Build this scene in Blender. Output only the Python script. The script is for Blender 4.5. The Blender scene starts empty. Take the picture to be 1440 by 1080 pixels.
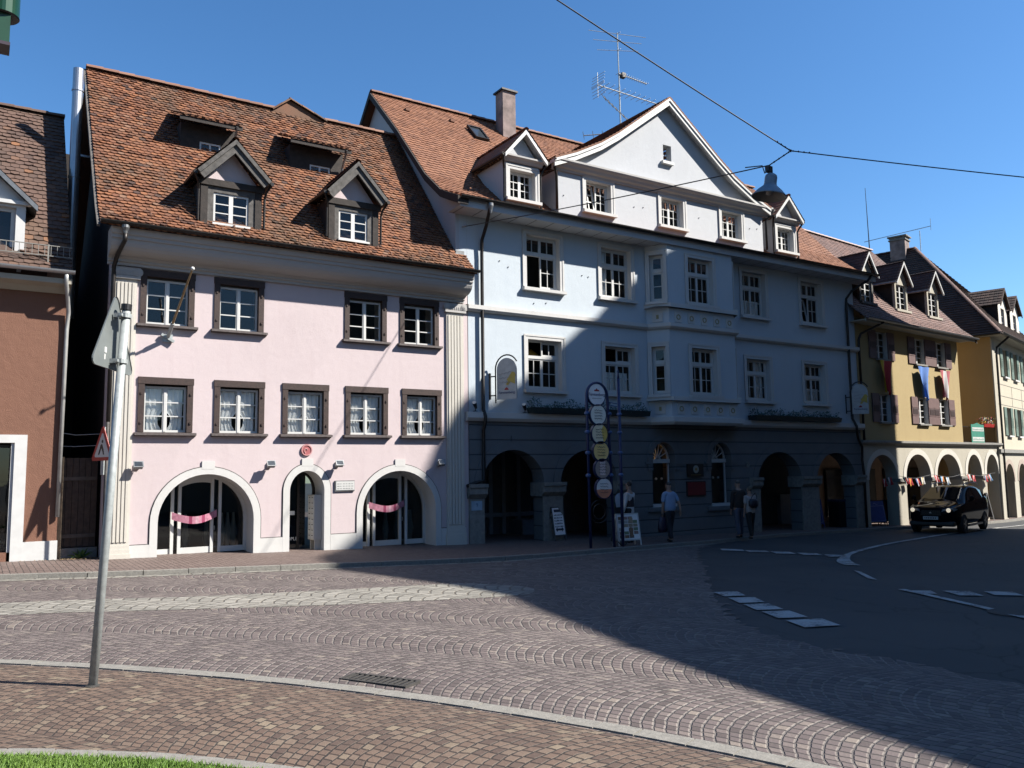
import bpy, bmesh, math, random
from mathutils import Vector, Matrix
R = math.radians
rnd = random.Random(7)
S = bpy.context.scene
COL = S.collection
# ---------------------------------------------------------------- camera
cd = bpy.data.cameras.new('camera'); cam = bpy.data.objects.new('camera', cd); COL.objects.link(cam)
cam.matrix_world = Matrix([[0.840041, -0.044554, -0.54069, 0.0], [-0.542344, -0.094544, -0.83482, 0.0], [-0.013924, 0.994523, -0.103584, 2.07], [0, 0, 0, 1]])
cd.sensor_fit = 'HORIZONTAL'; cd.sensor_width = 36.0; cd.lens = 36.0*1165/1440
cd.clip_start = .05; cd.clip_end = 2000
S.camera = cam
# ---------------------------------------------------------------- sky, sun, exposure
SUN_AZ = math.atan2(.77, -.64); SUN_EL = R(42)
w = bpy.data.worlds.new('World'); S.world = w; w.use_nodes = True
nt = w.node_tree; bg = nt.nodes['Background']
sky = nt.nodes.new('ShaderNodeTexSky'); sky.sky_type = 'NISHITA'; sky.sun_disc = False
sky.sun_elevation = SUN_EL; sky.sun_rotation = SUN_AZ; sky.altitude = 700; sky.air_density = 1.0; sky.dust_density = .6; sky.ozone_density = 2.2
hs = nt.nodes.new('ShaderNodeHueSaturation'); hs.inputs['Saturation'].default_value = 1.2; nt.links.new(sky.outputs[0], hs.inputs['Color'])
mx = nt.nodes.new('ShaderNodeMix'); mx.data_type = 'RGBA'; mx.blend_type = 'MULTIPLY'; mx.inputs[0].default_value = 1; mx.inputs[7].default_value = (.86, 1.0, 1.08, 1)
nt.links.new(hs.outputs[0], mx.inputs[6]); nt.links.new(mx.outputs[2], bg.inputs[0]); bg.inputs[1].default_value = .066
sd = bpy.data.lights.new('sun', 'SUN'); sd.energy = 5.0; sd.angle = R(.7); sd.color = (1, .95, .87)
so = bpy.data.objects.new('sun', sd); COL.objects.link(so); so.location = (20, -20, 40)
so.rotation_euler = Vector((.77*math.cos(SUN_EL), -.64*math.cos(SUN_EL), math.sin(SUN_EL))).to_track_quat('Z', 'Y').to_euler()
S.view_settings.view_transform = 'Standard'; S.view_settings.look = 'None'
S.view_settings.exposure = 1.42; SHADE_DIM = .535; S.view_settings.gamma = 1
S.render.engine = 'CYCLES'; S.cycles.max_bounces = 6; S.cycles.transparent_max_bounces = 12
S.render.resolution_x = 1024; S.render.resolution_y = 768
# ---------------------------------------------------------------- node helpers
def newmat(name):
    m = bpy.data.materials.new(name); m.use_nodes = True
    nt = m.node_tree; return m, nt, nt.nodes['Principled BSDF']
def N(nt, t, **k):
    n = nt.nodes.new(t)
    for a, b in k.items(): setattr(n, a, b)
    return n
def mth(nt, op, a, b=None, c=None):
    n = nt.nodes.new('ShaderNodeMath'); n.operation = op
    for i, v in enumerate((a, b, c)):
        if v is None: continue
        if isinstance(v, (int, float)): n.inputs[i].default_value = v
        else: nt.links.new(v, n.inputs[i])
    return n.outputs[0]
def ramp(nt, fac, stops, const=False):
    r = nt.nodes.new('ShaderNodeValToRGB'); e = r.color_ramp.elements
    while len(e) < len(stops): e.new(.5)
    for q, (p, c) in zip(e, stops): q.position = p; q.color = (c[0], c[1], c[2], 1)
    if const: r.color_ramp.interpolation = 'CONSTANT'
    nt.links.new(fac, r.inputs[0]); return r.outputs[0]
def mix(nt, fac, a, b, typ='MIX'):
    n = nt.nodes.new('ShaderNodeMix'); n.data_type = 'RGBA'; n.blend_type = typ
    for s, v in ((n.inputs[0], fac), (n.inputs[6], a), (n.inputs[7], b)):
        if isinstance(v, (int, float)): s.default_value = v
        elif isinstance(v, tuple): s.default_value = (v[0], v[1], v[2], 1)
        else: nt.links.new(v, s)
    return n.outputs[2]
def noise(nt, scale, vec=None, detail=4, rough=.55):
    n = nt.nodes.new('ShaderNodeTexNoise'); n.inputs['Scale'].default_value = scale
    n.inputs['Detail'].default_value = detail; n.inputs['Roughness'].default_value = rough
    if vec is not None: nt.links.new(vec, n.inputs['Vector'])
    return n.outputs[0]
def bump(nt, p, h, strength=.3, dist=.02):
    b = nt.nodes.new('ShaderNodeBump'); b.inputs['Strength'].default_value = strength; b.inputs['Distance'].default_value = dist
    nt.links.new(h, b.inputs['Height']); nt.links.new(b.outputs[0], p.inputs['Normal'])
def wpos(nt): return nt.nodes.new('ShaderNodeNewGeometry').outputs['Position']
def plain(name, c, rough=.6, metal=0., var=.12, scale=6., bmp=0., bscale=60.):
    m, nt, p = newmat(name); P = wpos(nt)
    n = noise(nt, scale, P)
    a = tuple(x*(1-var) for x in c); b = tuple(min(.95, x*(1+var)) for x in c)
    nt.links.new(ramp(nt, n, ((.3, a), (.7, b))), p.inputs['Base Color'])
    p.inputs['Roughness'].default_value = rough; p.inputs['Metallic'].default_value = metal
    if bmp: bump(nt, p, noise(nt, bscale, P, 3), bmp, .01)
    return m
def stucco(name, c, stain=(.5, .5, .5), amt=.18, grain=110., gb=.35, streak=True):
    m, nt, p = newmat(name); P = wpos(nt)
    col = mix(nt, noise(nt, .9, P, 5), tuple(x*.95 for x in c), tuple(min(.93, x*1.04) for x in c))
    if streak:
        mp = N(nt, 'ShaderNodeMapping'); mp.inputs['Scale'].default_value = (2.2, 2.2, .28); nt.links.new(P, mp.inputs[0])
        st = mth(nt, 'MULTIPLY', ramp(nt, noise(nt, 1.6, mp.outputs[0], 6, .65), ((.5, (0, 0, 0)), (.78, (1, 1, 1)))), amt)
        col = mix(nt, st, col, tuple(a*b for a, b in zip(c, stain)))
    pt = ramp(nt, noise(nt, .42, P, 2, .3), ((.57, (0, 0, 0)), (.60, (1, 1, 1))))      # old patch repairs
    col = mix(nt, mth(nt, 'MULTIPLY', pt, .16), col, tuple(x*.8 for x in c))
    sp = ramp(nt, noise(nt, 34, P, 2), ((.62, (0, 0, 0)), (.75, (1, 1, 1))))
    col = mix(nt, mth(nt, 'MULTIPLY', sp, .10), col, tuple(x*.6 for x in c))
    nt.links.new(col, p.inputs['Base Color']); p.inputs['Roughness'].default_value = .9
    h = mth(nt, 'ADD', noise(nt, grain, P, 3), mth(nt, 'MULTIPLY', noise(nt, 5, P, 3), 1.4))
    bump(nt, p, h, gb, .012); return m
def tilemat(name, stops, dirt=.5, moss=(.10, .085, .05)):
    m, nt, p = newmat(name); P = wpos(nt)
    at = N(nt, 'ShaderNodeAttribute', attribute_name='tint')
    col = ramp(nt, at.outputs['Fac'], stops)
    d = ramp(nt, noise(nt, .55, P, 6, .6), ((.42, (0, 0, 0)), (.66, (1, 1, 1))))
    col = mix(nt, mth(nt, 'MULTIPLY', d, dirt), col, moss)
    col = mix(nt, mth(nt, 'MULTIPLY', noise(nt, 30, P, 3), .35), col, (.05, .035, .03))
    nt.links.new(col, p.inputs['Base Color']); p.inputs['Roughness'].default_value = .85
    bump(nt, p, noise(nt, 70, P, 3), .4, .01); return m
def cobble(name, stops, joint, pw=.13, qw=.14, W=1.7, bulge=.5, cen=(-9, -1.06), r0=14.39, gap=.1, straight=False, rough=.75, dark=.4, xdark=.85, wobble=.05):
    m, nt, p = newmat(name); P = wpos(nt)
    wob = N(nt, 'ShaderNodeTexNoise'); wob.inputs['Scale'].default_value = 5; nt.links.new(P, wob.inputs['Vector'])
    vm = N(nt, 'ShaderNodeVectorMath', operation='MULTIPLY_ADD'); nt.links.new(wob.outputs['Color'], vm.inputs[0])
    vm.inputs[1].default_value = (wobble, wobble, 0); nt.links.new(P, vm.inputs[2])
    sx = N(nt, 'ShaderNodeSeparateXYZ'); nt.links.new(vm.outputs[0], sx.inputs[0])
    if straight:
        s = sx.outputs[0]; rr = mth(nt, 'MULTIPLY', sx.outputs[1], 1.)
        b = mth(nt, 'DIVIDE', rr, W)
    else:
        dx = mth(nt, 'ADD', sx.outputs[0], -cen[0]); dy = mth(nt, 'ADD', sx.outputs[1], -cen[1])
        r = mth(nt, 'SQRT', mth(nt, 'ADD', mth(nt, 'MULTIPLY', dx, dx), mth(nt, 'MULTIPLY', dy, dy)))
        s = mth(nt, 'MULTIPLY', mth(nt, 'ARCTAN2', dy, dx), 16.)
        b = mth(nt, 'DIVIDE', mth(nt, 'ADD', r, -r0), W)
    bi = mth(nt, 'FLOOR', b); bf = mth(nt, 'MULTIPLY_ADD', mth(nt, 'FRACT', b), 2., -1.)
    b2 = mth(nt, 'MULTIPLY', bf, bf)
    row = mth(nt, 'DIVIDE', mth(nt, 'MULTIPLY_ADD', b2, bulge, s), pw)
    ri = mth(nt, 'FLOOR', row); rf = mth(nt, 'FRACT', row)
    wn = N(nt, 'ShaderNodeTexWhiteNoise', noise_dimensions='2D')
    cx = N(nt, 'ShaderNodeCombineXYZ'); nt.links.new(ri, cx.inputs[0]); nt.links.new(bi, cx.inputs[1]); nt.links.new(cx.outputs[0], wn.inputs['Vector'])
    t = mth(nt, 'MULTIPLY', mth(nt, 'MULTIPLY', bf, mth(nt, 'MULTIPLY_ADD', b2, .22, 1.)), W/2/qw)
    u = mth(nt, 'MULTIPLY_ADD', wn.outputs['Value'], 1.7, t)
    ui = mth(nt, 'FLOOR', u); uf = mth(nt, 'FRACT', u)
    e1 = mth(nt, 'MINIMUM', rf, mth(nt, 'SUBTRACT', 1., rf)); e2 = mth(nt, 'MINIMUM', uf, mth(nt, 'SUBTRACT', 1., uf))
    d = mth(nt, 'MINIMUM', e1, e2)
    mask = ramp(nt, d, ((gap*.35, (0, 0, 0)), (gap, (1, 1, 1)))); cross = ramp(nt, e2, ((gap*.5, (1, 1, 1)), (gap*.9, (0, 0, 0))))
    wn2 = N(nt, 'ShaderNodeTexWhiteNoise', noise_dimensions='3D'); c2 = N(nt, 'ShaderNodeCombineXYZ')
    for i, v in enumerate((ri, ui, bi)): nt.links.new(v, c2.inputs[i])
    nt.links.new(c2.outputs[0], wn2.inputs['Vector'])
    stone = ramp(nt, wn2.outputs['Value'], stops)
    stone = mix(nt, mth(nt, 'MULTIPLY', noise(nt, 40, P, 3), .45), stone, tuple(x*.55 for x in stops[0][1]))
    jn = ramp(nt, noise(nt, 2.2, P, 4), ((.38, tuple(x*dark for x in joint)), (.6, joint)))
    jn = mix(nt, mth(nt, 'MULTIPLY', cross, xdark), jn, tuple(x*.28 for x in stops[0][1]))
    big = noise(nt, .45, P, 6, .65)
    col = mix(nt, mask, jn, stone)
    col = mix(nt, mth(nt, 'MULTIPLY', ramp(nt, big, ((.4, (0, 0, 0)), (.68, (1, 1, 1)))), .38), col, tuple(x*.6 for x in stops[1][1]))
    nt.links.new(col, p.inputs['Base Color']); p.inputs['Roughness'].default_value = rough
    h = mth(nt, 'ADD', mask, mth(nt, 'MULTIPLY', wn2.outputs['Value'], .5))
    h = mth(nt, 'ADD', h, mth(nt, 'MULTIPLY', noise(nt, 45, P, 3), .35))
    bump(nt, p, h, .75, .014); return m
def glassmat(name, tint=(.92, .94, .94), refl=.8):
    m, nt, p = newmat(name); out = nt.nodes['Material Output']; nt.nodes.remove(p)
    tr = N(nt, 'ShaderNodeBsdfTransparent'); tr.inputs[0].default_value = (*tint, 1)
    gl = N(nt, 'ShaderNodeBsdfGlossy'); gl.inputs['Roughness'].default_value = .02
    fr = N(nt, 'ShaderNodeFresnel'); fr.inputs[0].default_value = 1.6
    P = wpos(nt); bp = N(nt, 'ShaderNodeBump'); bp.inputs['Strength'].default_value = .06; bp.inputs['Distance'].default_value = .02
    nt.links.new(noise(nt, 2.5, P, 2), bp.inputs['Height']); nt.links.new(bp.outputs[0], gl.inputs['Normal'])
    mx = N(nt, 'ShaderNodeMixShader'); nt.links.new(mth(nt, 'MULTIPLY', fr.outputs[0], refl), mx.inputs[0])
    nt.links.new(tr.outputs[0], mx.inputs[1]); nt.links.new(gl.outputs[0], mx.inputs[2]); nt.links.new(mx.outputs[0], out.inputs[0]); return m
def emit(name, c, s):
    m, nt, p = newmat(name); p.inputs['Base Color'].default_value = (*c, 1)
    p.inputs['Emission Color'].default_value = (*c, 1); p.inputs['Emission Strength'].default_value = s; return m
# ---------------------------------------------------------------- materials
M = {}
M['pink'] = stucco('pink plaster', (.775, .655, .668), (.84, .80, .80), .4)
M['white'] = stucco('white plaster', (.80, .79, .77), (.8, .78, .74), .3)
M['cream'] = stucco('cream plaster', (.78, .74, .665), (.8, .78, .72), .35)
M['cornice'] = stucco('painted grey cornice', (.60, .58, .56), (.7, .7, .7), .4, streak=False)
M['blue'] = stucco('pale blue plaster', (.70, .78, .85), (.82, .84, .88), .3)
M['bluewhite'] = stucco('pale grey blue plaster', (.68, .70, .735), (.85, .86, .88), .3)
M['yellow'] = stucco('ochre yellow plaster', (.50, .38, .18), (.8, .75, .7), .35)
M['orange'] = stucco('orange yellow plaster', (.66, .44, .20), (.85, .8, .75), .35)
M['brown'] = stucco('red brown roughcast', (.265, .125, .08), (.8, .8, .8), .25, 60., .9)
M['arcade'] = stucco('cream arcade plaster', (.56, .52, .43), (.8, .78, .75), .35)
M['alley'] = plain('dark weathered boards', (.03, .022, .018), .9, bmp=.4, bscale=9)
M['room'] = plain('dark room', (.022, .02, .018), .95)  # near-black backing sheets stand in for unlit room depth behind glass
M['timber'] = plain('dark brown painted timber', (.046, .022, .017), .7, var=.35, scale=14, bmp=.5, bscale=30)
M['greywood'] = plain('weathered grey timber', (.12, .112, .105), .85, var=.4, scale=9, bmp=.5, bscale=24)
M['darkwood'] = plain('old brown timber', (.035, .026, .022), .85, var=.4, scale=9, bmp=.5, bscale=24)
M['paint'] = plain('white window paint', (.80, .80, .78), .45, var=.05, scale=3)
M['zinc'] = plain('weathered zinc', (.30, .31, .32), .45, .7, var=.25)
M['darkmetal'] = plain('dark gutter metal', (.035, .03, .028), .45, .5, var=.3)
M['steel'] = plain('stainless steel', (.66, .67, .70), .34, .8, var=.05)
M['galv'] = plain('galvanised steel', (.52, .56, .56), .5, .25, var=.16, scale=18)
M['iron'] = plain('dark cast iron', (.06, .055, .05), .8, var=.3, scale=20)
M['signback'] = plain('grey sign back', (.30, .33, .325), .5, .4, var=.1)
M['glass'] = glassmat('window glass')
M['shopglass'] = glassmat('shop glass', (.45, .5, .5), 1.1)
M['curtain'] = plain('white curtain', (.93, .94, .93), .9, var=.1)
M['tile_pink'] = tilemat('old orange clay tiles', ((0, (.08, .036, .026)), (.2, (.19, .072, .036)), (.5, (.30, .108, .045)), (.8, (.40, .148, .055)), (1, (.33, .17, .10))), .5)
M['tile_blue'] = tilemat('orange clay tiles', ((0, (.28, .115, .06)), (.5, (.385, .155, .075)), (1, (.46, .20, .10))), .25, (.22, .10, .06))
M['tile_brown'] = tilemat('brown clay tiles', ((0, (.10, .055, .042)), (.45, (.165, .09, .065)), (.9, (.20, .11, .075)), (1, (.36, .15, .06))), .25)
M['tile_purple'] = tilemat('purple brown clay tiles', ((0, (.15, .085, .075)), (.5, (.235, .13, .11)), (1, (.32, .17, .13))), .25, (.15, .09, .075))
M['tile_dark'] = tilemat('dark roof tiles', ((0, (.06, .035, .03)), (.5, (.10, .055, .045)), (1, (.15, .08, .06))), .2)
M['ridge'] = tilemat('ridge tiles', ((0, (.30, .14, .09)), (1, (.46, .24, .16))), .2)
M['stone'] = plain('grey stone', (.30, .29, .265), .85, var=.2, scale=9, bmp=.5, bscale=50)
M['chim'] = plain('sooty render chimney', (.32, .245, .225), .9, var=.4, scale=3, bmp=.4)
M['black'] = plain('black paint', (.012, .012, .014), .45)
M['wire'] = plain('dark cable', (.02, .022, .026), .6)
M['red'] = plain('red paint', (.55, .03, .025), .5)
def worn_paint():
    m, nt, p = newmat('worn white road paint'); P = wpos(nt)
    a = ramp(nt, mth(nt, 'ADD', mth(nt, 'MULTIPLY', noise(nt, 26, P, 4, .7), .7), mth(nt, 'MULTIPLY', noise(nt, 2.5, P, 3), .5)), ((.50, (.70, .70, .67)), (.60, (.60, .60, .58)), (.72, (.10, .10, .10))))
    nt.links.new(a, p.inputs['Base Color']); p.inputs['Roughness'].default_value = .85; bump(nt, p, noise(nt, 90, P, 2), .4, .006); return m
M['roadwhite'] = worn_paint()
M['shutter'] = plain('mauve brown shutter', (.18, .105, .10), .65, var=.15)
M['shutter_in'] = plain('dark shutter slats', (.10, .06, .06), .7)
M['greenshutter'] = plain('grey green shutter', (.17, .25, .21), .6, var=.1)
M['bunting_line'] = M['wire']
def dark_rustic():
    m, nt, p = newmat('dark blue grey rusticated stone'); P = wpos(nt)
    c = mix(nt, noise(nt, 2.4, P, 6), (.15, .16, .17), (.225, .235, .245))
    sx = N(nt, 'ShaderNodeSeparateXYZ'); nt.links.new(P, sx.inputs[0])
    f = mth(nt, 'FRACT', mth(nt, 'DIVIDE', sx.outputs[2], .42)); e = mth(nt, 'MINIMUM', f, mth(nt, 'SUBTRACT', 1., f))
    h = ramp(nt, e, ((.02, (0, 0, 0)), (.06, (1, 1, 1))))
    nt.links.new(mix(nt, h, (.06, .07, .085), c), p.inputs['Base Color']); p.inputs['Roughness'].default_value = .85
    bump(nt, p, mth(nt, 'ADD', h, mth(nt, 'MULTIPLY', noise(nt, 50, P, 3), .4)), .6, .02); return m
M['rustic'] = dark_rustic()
def soffit_mat():
    m, nt, p = newmat('painted soffit boards'); P = wpos(nt)
    sx = N(nt, 'ShaderNodeSeparateXYZ'); nt.links.new(P, sx.inputs[0])
    f = mth(nt, 'FRACT', mth(nt, 'DIVIDE', sx.outputs[0], .62)); e = mth(nt, 'MINIMUM', f, mth(nt, 'SUBTRACT', 1., f))
    h = ramp(nt, e, ((.02, (0, 0, 0)), (.05, (1, 1, 1))))
    nt.links.new(mix(nt, h, (.28, .28, .28), (.70, .72, .74)), p.inputs['Base Color']); p.inputs['Roughness'].default_value = .7
    bump(nt, p, h, .6, .02); return m
M['soffit'] = soffit_mat()
def asphalt_mat():
    m, nt, p = newmat('dark asphalt'); P = wpos(nt)
    c = mix(nt, noise(nt, .7, P, 5), (.040, .042, .045), (.062, .063, .066))
    v = N(nt, 'ShaderNodeTexVoronoi', feature='DISTANCE_TO_EDGE'); v.inputs['Scale'].default_value = .42; w2 = N(nt, 'ShaderNodeVectorMath', operation='MULTIPLY_ADD'); nz = N(nt, 'ShaderNodeTexNoise'); nz.inputs['Scale'].default_value = 1.6; nz.inputs['Detail'].default_value = 6; nt.links.new(P, nz.inputs['Vector']); nt.links.new(nz.outputs['Color'], w2.inputs[0]); w2.inputs[1].default_value = (1.1, 1.1, 0); nt.links.new(P, w2.inputs[2]); nt.links.new(w2.outputs[0], v.inputs['Vector'])
    c = mix(nt, ramp(nt, v.outputs['Distance'], ((.004, (1, 1, 1)), (.012, (0, 0, 0)))), c, (.016, .016, .016))
    c = mix(nt, mth(nt, 'MULTIPLY', ramp(nt, noise(nt, .23, P, 3), ((.5, (0, 0, 0)), (.56, (1, 1, 1)))), .45), c, (.085, .083, .08))
    c = mix(nt, mth(nt, 'MULTIPLY', ramp(nt, noise(nt, 120, P, 2), ((.55, (0, 0, 0)), (.7, (1, 1, 1)))), .4), c, (.13, .13, .13))
    nt.links.new(c, p.inputs['Base Color']); p.inputs['Roughness'].default_value = .8
    bump(nt, p, noise(nt, 140, P, 2), .4, .006); return m
M['asphalt'] = asphalt_mat()
M['road'] = cobble('mauve porphyry setts', ((0, (.12, .092, .086)), (.3, (.195, .152, .146)), (.65, (.25, .196, .186)), (.9, (.30, .242, .22)), (1, (.42, .35, .29))), (.32, .285, .255), .105, .125, 1.72, .29, gap=.15, dark=.6, wobble=.035)
M['plaza'] = cobble('brown porphyry setts', ((0, (.13, .085, .066)), (.3, (.21, .138, .10)), (.6, (.265, .175, .125)), (.9, (.285, .205, .15)), (1, (.40, .32, .22))), (.13, .11, .085), 0.10, .12, 1.9, .34, gap=.12, dark=.3, wobble=.06)
M['walk'] = cobble('small brown pavers', ((0, (.19, .13, .11)), (.5, (.27, .19, .165)), (1, (.33, .245, .21))), (.16, .13, .11), .11, .1, 6., 0., straight=True, gap=.1)
M['lightsett'] = cobble('pale granite setts', ((0, (.30, .285, .25)), (.5, (.43, .405, .355)), (1, (.54, .51, .45))), (.24, .21, .17), .17, .19, .85, .1, gap=.12, dark=.5)
M['granite'] = plain('pale granite kerb', (.30, .285, .255), .85, var=.18, scale=20, bmp=.5)
M['soil'] = plain('brown soil', (.10, .07, .045), .95, var=.3)
def grass_mat(name, a, b):
    m, nt, p = newmat(name); P = wpos(nt)
    nt.links.new(mix(nt, noise(nt, 3, P, 3), a, b), p.inputs['Base Color']); p.inputs['Roughness'].default_value = .6
    p.inputs['Subsurface Weight'].default_value = 0; return m
M['grass'] = grass_mat('grass blades', (.075, .16, .022), (.17, .26, .05))
M['leaf'] = grass_mat('leaf green', (.05, .11, .02), (.10, .18, .04))
M['tealleaf'] = grass_mat('blue green trailing leaves', (.05, .13, .13), (.12, .24, .24))
# ---------------------------------------------------------------- mesh builder
class MB:
    def __init__(s, T=None): s.v = []; s.f = []; s.m = []; s.t = []; s.T = T; s.cuts = [0]
    def cut(s):            # what follows is a separate piece
        if len(s.f) > s.cuts[-1]: s.cuts.append(len(s.f))
    def pieces(s):
        out = []; c = s.cuts+[len(s.f)]
        for a, b in zip(c, c[1:]):
            if b <= a: continue
            q = MB(); mp = {}
            for f, m_, t_ in zip(s.f[a:b], s.m[a:b], s.t[a:b]):
                q.f.append(tuple(mp.setdefault(i, len(mp)) for i in f)); q.m.append(m_); q.t.append(t_)
            q.v = [s.v[i] for i in mp]; out.append(q)
        return out
    def add(s, pts, mi=0, t=0.):
        n = len(s.v)
        for p in pts: s.v.append(s.T @ Vector(p) if s.T else Vector(p))
        s.f.append(tuple(range(n, n+len(pts)))); s.m.append(mi); s.t.append(t)
    def box(s, x0, x1, y0, y1, z0, z1, mi=0):
        p = [(x, y, z) for z in (z0, z1) for y in (y0, y1) for x in (x0, x1)]
        n = len(s.v)
        for q in p: s.v.append(s.T @ Vector(q) if s.T else Vector(q))
        for f in ((0, 2, 3, 1), (4, 5, 7, 6), (0, 1, 5, 4), (1, 3, 7, 5), (3, 2, 6, 7), (2, 0, 4, 6)):
            s.f.append(tuple(n+i for i in f)); s.m.append(mi); s.t.append(0.)
    def prism(s, poly, ax, a0, a1, mi=0, cap=True):
        def P(q, a): return {'x': (a, q[0], q[1]), 'y': (q[0], a, q[1]), 'z': (q[0], q[1], a)}[ax]
        k = len(poly)
        for i in range(k):
            q, r = poly[i], poly[(i+1) % k]; s.add([P(q, a0), P(r, a0), P(r, a1), P(q, a1)], mi)
        if cap: s.add([P(q, a0) for q in reversed(poly)], mi); s.add([P(q, a1) for q in poly], mi)
    def beam(s, a, b, wd, ht, mi=0, up=(0, 0, 1)):
        a = Vector(a); b = Vector(b); d = (b-a).normalized(); x = d.cross(Vector(up)).normalized(); u = x.cross(d)
        c = [x*sx*wd/2 + u*sy*ht/2 for sx, sy in ((-1, -1), (1, -1), (1, 1), (-1, 1))]
        A = [a+q for q in c]; B = [b+q for q in c]
        for i in range(4): s.add([A[i], A[(i+1) % 4], B[(i+1) % 4], B[i]], mi)
        s.add(A[::-1], mi); s.add(B, mi)
    def tube(s, path, r, n=8, mi=0, cap=True):
        path = [Vector(p) for p in path]; rings = []; pu = None
        for i, p in enumerate(path):
            d = (path[min(i+1, len(path)-1)]-path[max(i-1, 0)]).normalized()
            if pu is None:
                pu = d.cross(Vector((0, 0, 1)));
                if pu.length < .05: pu = d.cross(Vector((1, 0, 0)))
            x = (pu-d*pu.dot(d)).normalized(); pu = x; y = d.cross(x)
            rr = r[i] if isinstance(r, (list, tuple)) else r
            rings.append([p+(x*math.cos(2*math.pi*k/n)+y*math.sin(2*math.pi*k/n))*rr for k in range(n)])
        s.rings(rings, mi, cap)
    def rings(s, rings, mi=0, cap=True):
        n = len(rings[0]); b = len(s.v)
        for rg in rings:
            for p in rg: s.v.append(s.T @ Vector(p) if s.T else Vector(p))
        for i in range(len(rings)-1):
            for k in range(n):
                s.f.append((b+i*n+k, b+i*n+(k+1) % n, b+(i+1)*n+(k+1) % n, b+(i+1)*n+k)); s.m.append(mi); s.t.append(0.)
        if cap:
            s.f.append(tuple(b+k for k in reversed(range(n)))); s.m.append(mi); s.t.append(0.)
            e = b+(len(rings)-1)*n; s.f.append(tuple(e+k for k in range(n))); s.m.append(mi); s.t.append(0.)
    def lathe(s, prof, c=(0, 0, 0), n=20, mi=0, cap=True):
        c = Vector(c)
        s.rings([[c+Vector((r*math.cos(2*math.pi*k/n), r*math.sin(2*math.pi*k/n), z)) for k in range(n)] for r, z in prof], mi, cap)
    def wall(s, x0, x1, z0, z1, holes=(), y=0., th=.3, mi=0, rmi=None):
        rmi = mi if rmi is None else rmi
        xs = sorted({x0, x1, *[h[0] for h in holes], *[h[1] for h in holes]}); zs = sorted({z0, z1, *[h[2] for h in holes], *[h[3] for h in holes]})
        for i in range(len(xs)-1):
            for j in range(len(zs)-1):
                cx = (xs[i]+xs[i+1])/2; cz = (zs[j]+zs[j+1])/2
                if any(h[0] < cx < h[1] and h[2] < cz < h[3] for h in holes): continue
                a, b, c, d = xs[i], xs[i+1], zs[j], zs[j+1]
                s.add([(a, y, c), (b, y, c), (b, y, d), (a, y, d)], mi)
        for h in holes:
            a, b, c, d = h[:4]; rise = h[4] if len(h) > 4 else 0
            if not rise: pts = [(a, c), (a, d), (b, d), (b, c)]
            else:
                n = 24; xc = (a+b)/2; hw = (b-a)/2; sp = d-rise
                arc = [(xc-hw*math.cos(math.pi*k/n), sp+rise*math.sin(math.pi*k/n)) for k in range(n+1)]
                for p, q in zip(arc, arc[1:]): s.add([(p[0], y, p[1]), (q[0], y, q[1]), (q[0], y, d), (p[0], y, d)], mi)
                pts = [(a, c)]+arc+[(b, c)]
            for p, q in zip(pts, pts[1:]+pts[:1]): s.add([(p[0], y, p[1]), (p[0], y+th, p[1]), (q[0], y+th, q[1]), (q[0], y, q[1])], rmi)
    def archring(s, xc, hw, rise, sp, wd, y0, y1, zb=None, mi=0, n=24, key=None):
        # moulding round an arch: inner hw/rise, outer + wd, legs down to zb
        def pt(k, e): t = math.pi*k/n; return (xc-(hw+e)*math.cos(t), sp+(rise+e)*math.sin(t))
        I = [pt(k, 0) for k in range(n+1)]; O = [pt(k, wd) for k in range(n+1)]
        if zb is not None: I = [(xc-hw, zb)]+I+[(xc+hw, zb)]; O = [(xc-hw-wd, zb)]+O+[(xc+hw+wd, zb)]
        for i in range(len(I)-1):
            a, b, c, d = I[i], I[i+1], O[i+1], O[i]
            s.add([(a[0], y0, a[1]), (b[0], y0, b[1]), (c[0], y0, c[1]), (d[0], y0, d[1])], mi)
            s.add([(d[0], y0, d[1]), (c[0], y0, c[1]), (c[0], y1, c[1]), (d[0], y1, d[1])], mi)
            s.add([(a[0], y0, a[1]), (a[0], y1, a[1]), (b[0], y1, b[1]), (b[0], y0, b[1])], mi)
        if key: s.box(xc-key, xc+key, y0-.004, y1, sp+rise+wd-.05, sp+rise+wd+key*.95, mi)
    def mesh(s, name, mats, off=None, smooth=False):
        me = bpy.data.meshes.new(name); o = Vector(off) if off else Vector()
        me.from_pydata([tuple(v-o) for v in s.v], [], s.f)
        for m in mats: me.materials.append(m)
        me.polygons.foreach_set('material_index', s.m)
        if any(s.t):
            a = me.attributes.new('tint', 'FLOAT', 'FACE'); a.data.foreach_set('value', s.t)
        if smooth: me.polygons.foreach_set('use_smooth', [True]*len(s.f))
        me.update(); return me
    def build(s, name, mats, parent=None, smooth=False, weld=False):
        if len(s.cuts) > 1:
            return [q.build(name, mats, parent, smooth, weld) for q in s.pieces()][0]
        if not isinstance(mats, (list, tuple)): mats = [mats]
        off = None
        if parent is not None:
            r = parent
            while r.parent: r = r.parent
            off = r.get('_off')
            off = OFF.get(r.name)
        me = s.mesh(name, mats, off, smooth)
        if weld or smooth:
            bm = bmesh.new(); bm.from_mesh(me); bmesh.ops.remove_doubles(bm, verts=bm.verts, dist=.0004); bmesh.ops.recalc_face_normals(bm, faces=bm.faces); bm.to_mesh(me); bm.free()
        return link(name, me, parent)
OFF = {}
def link(name, me, parent=None):
    o = bpy.data.objects.new(name, me); COL.objects.link(o); o.parent = parent; return o
def tag(o, label=None, cat=None, group=None, kind=None):
    if label: o['label'] = label
    if cat: o['category'] = cat
    if group: o['group'] = group
    if kind: o['kind'] = kind
    return o
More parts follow.
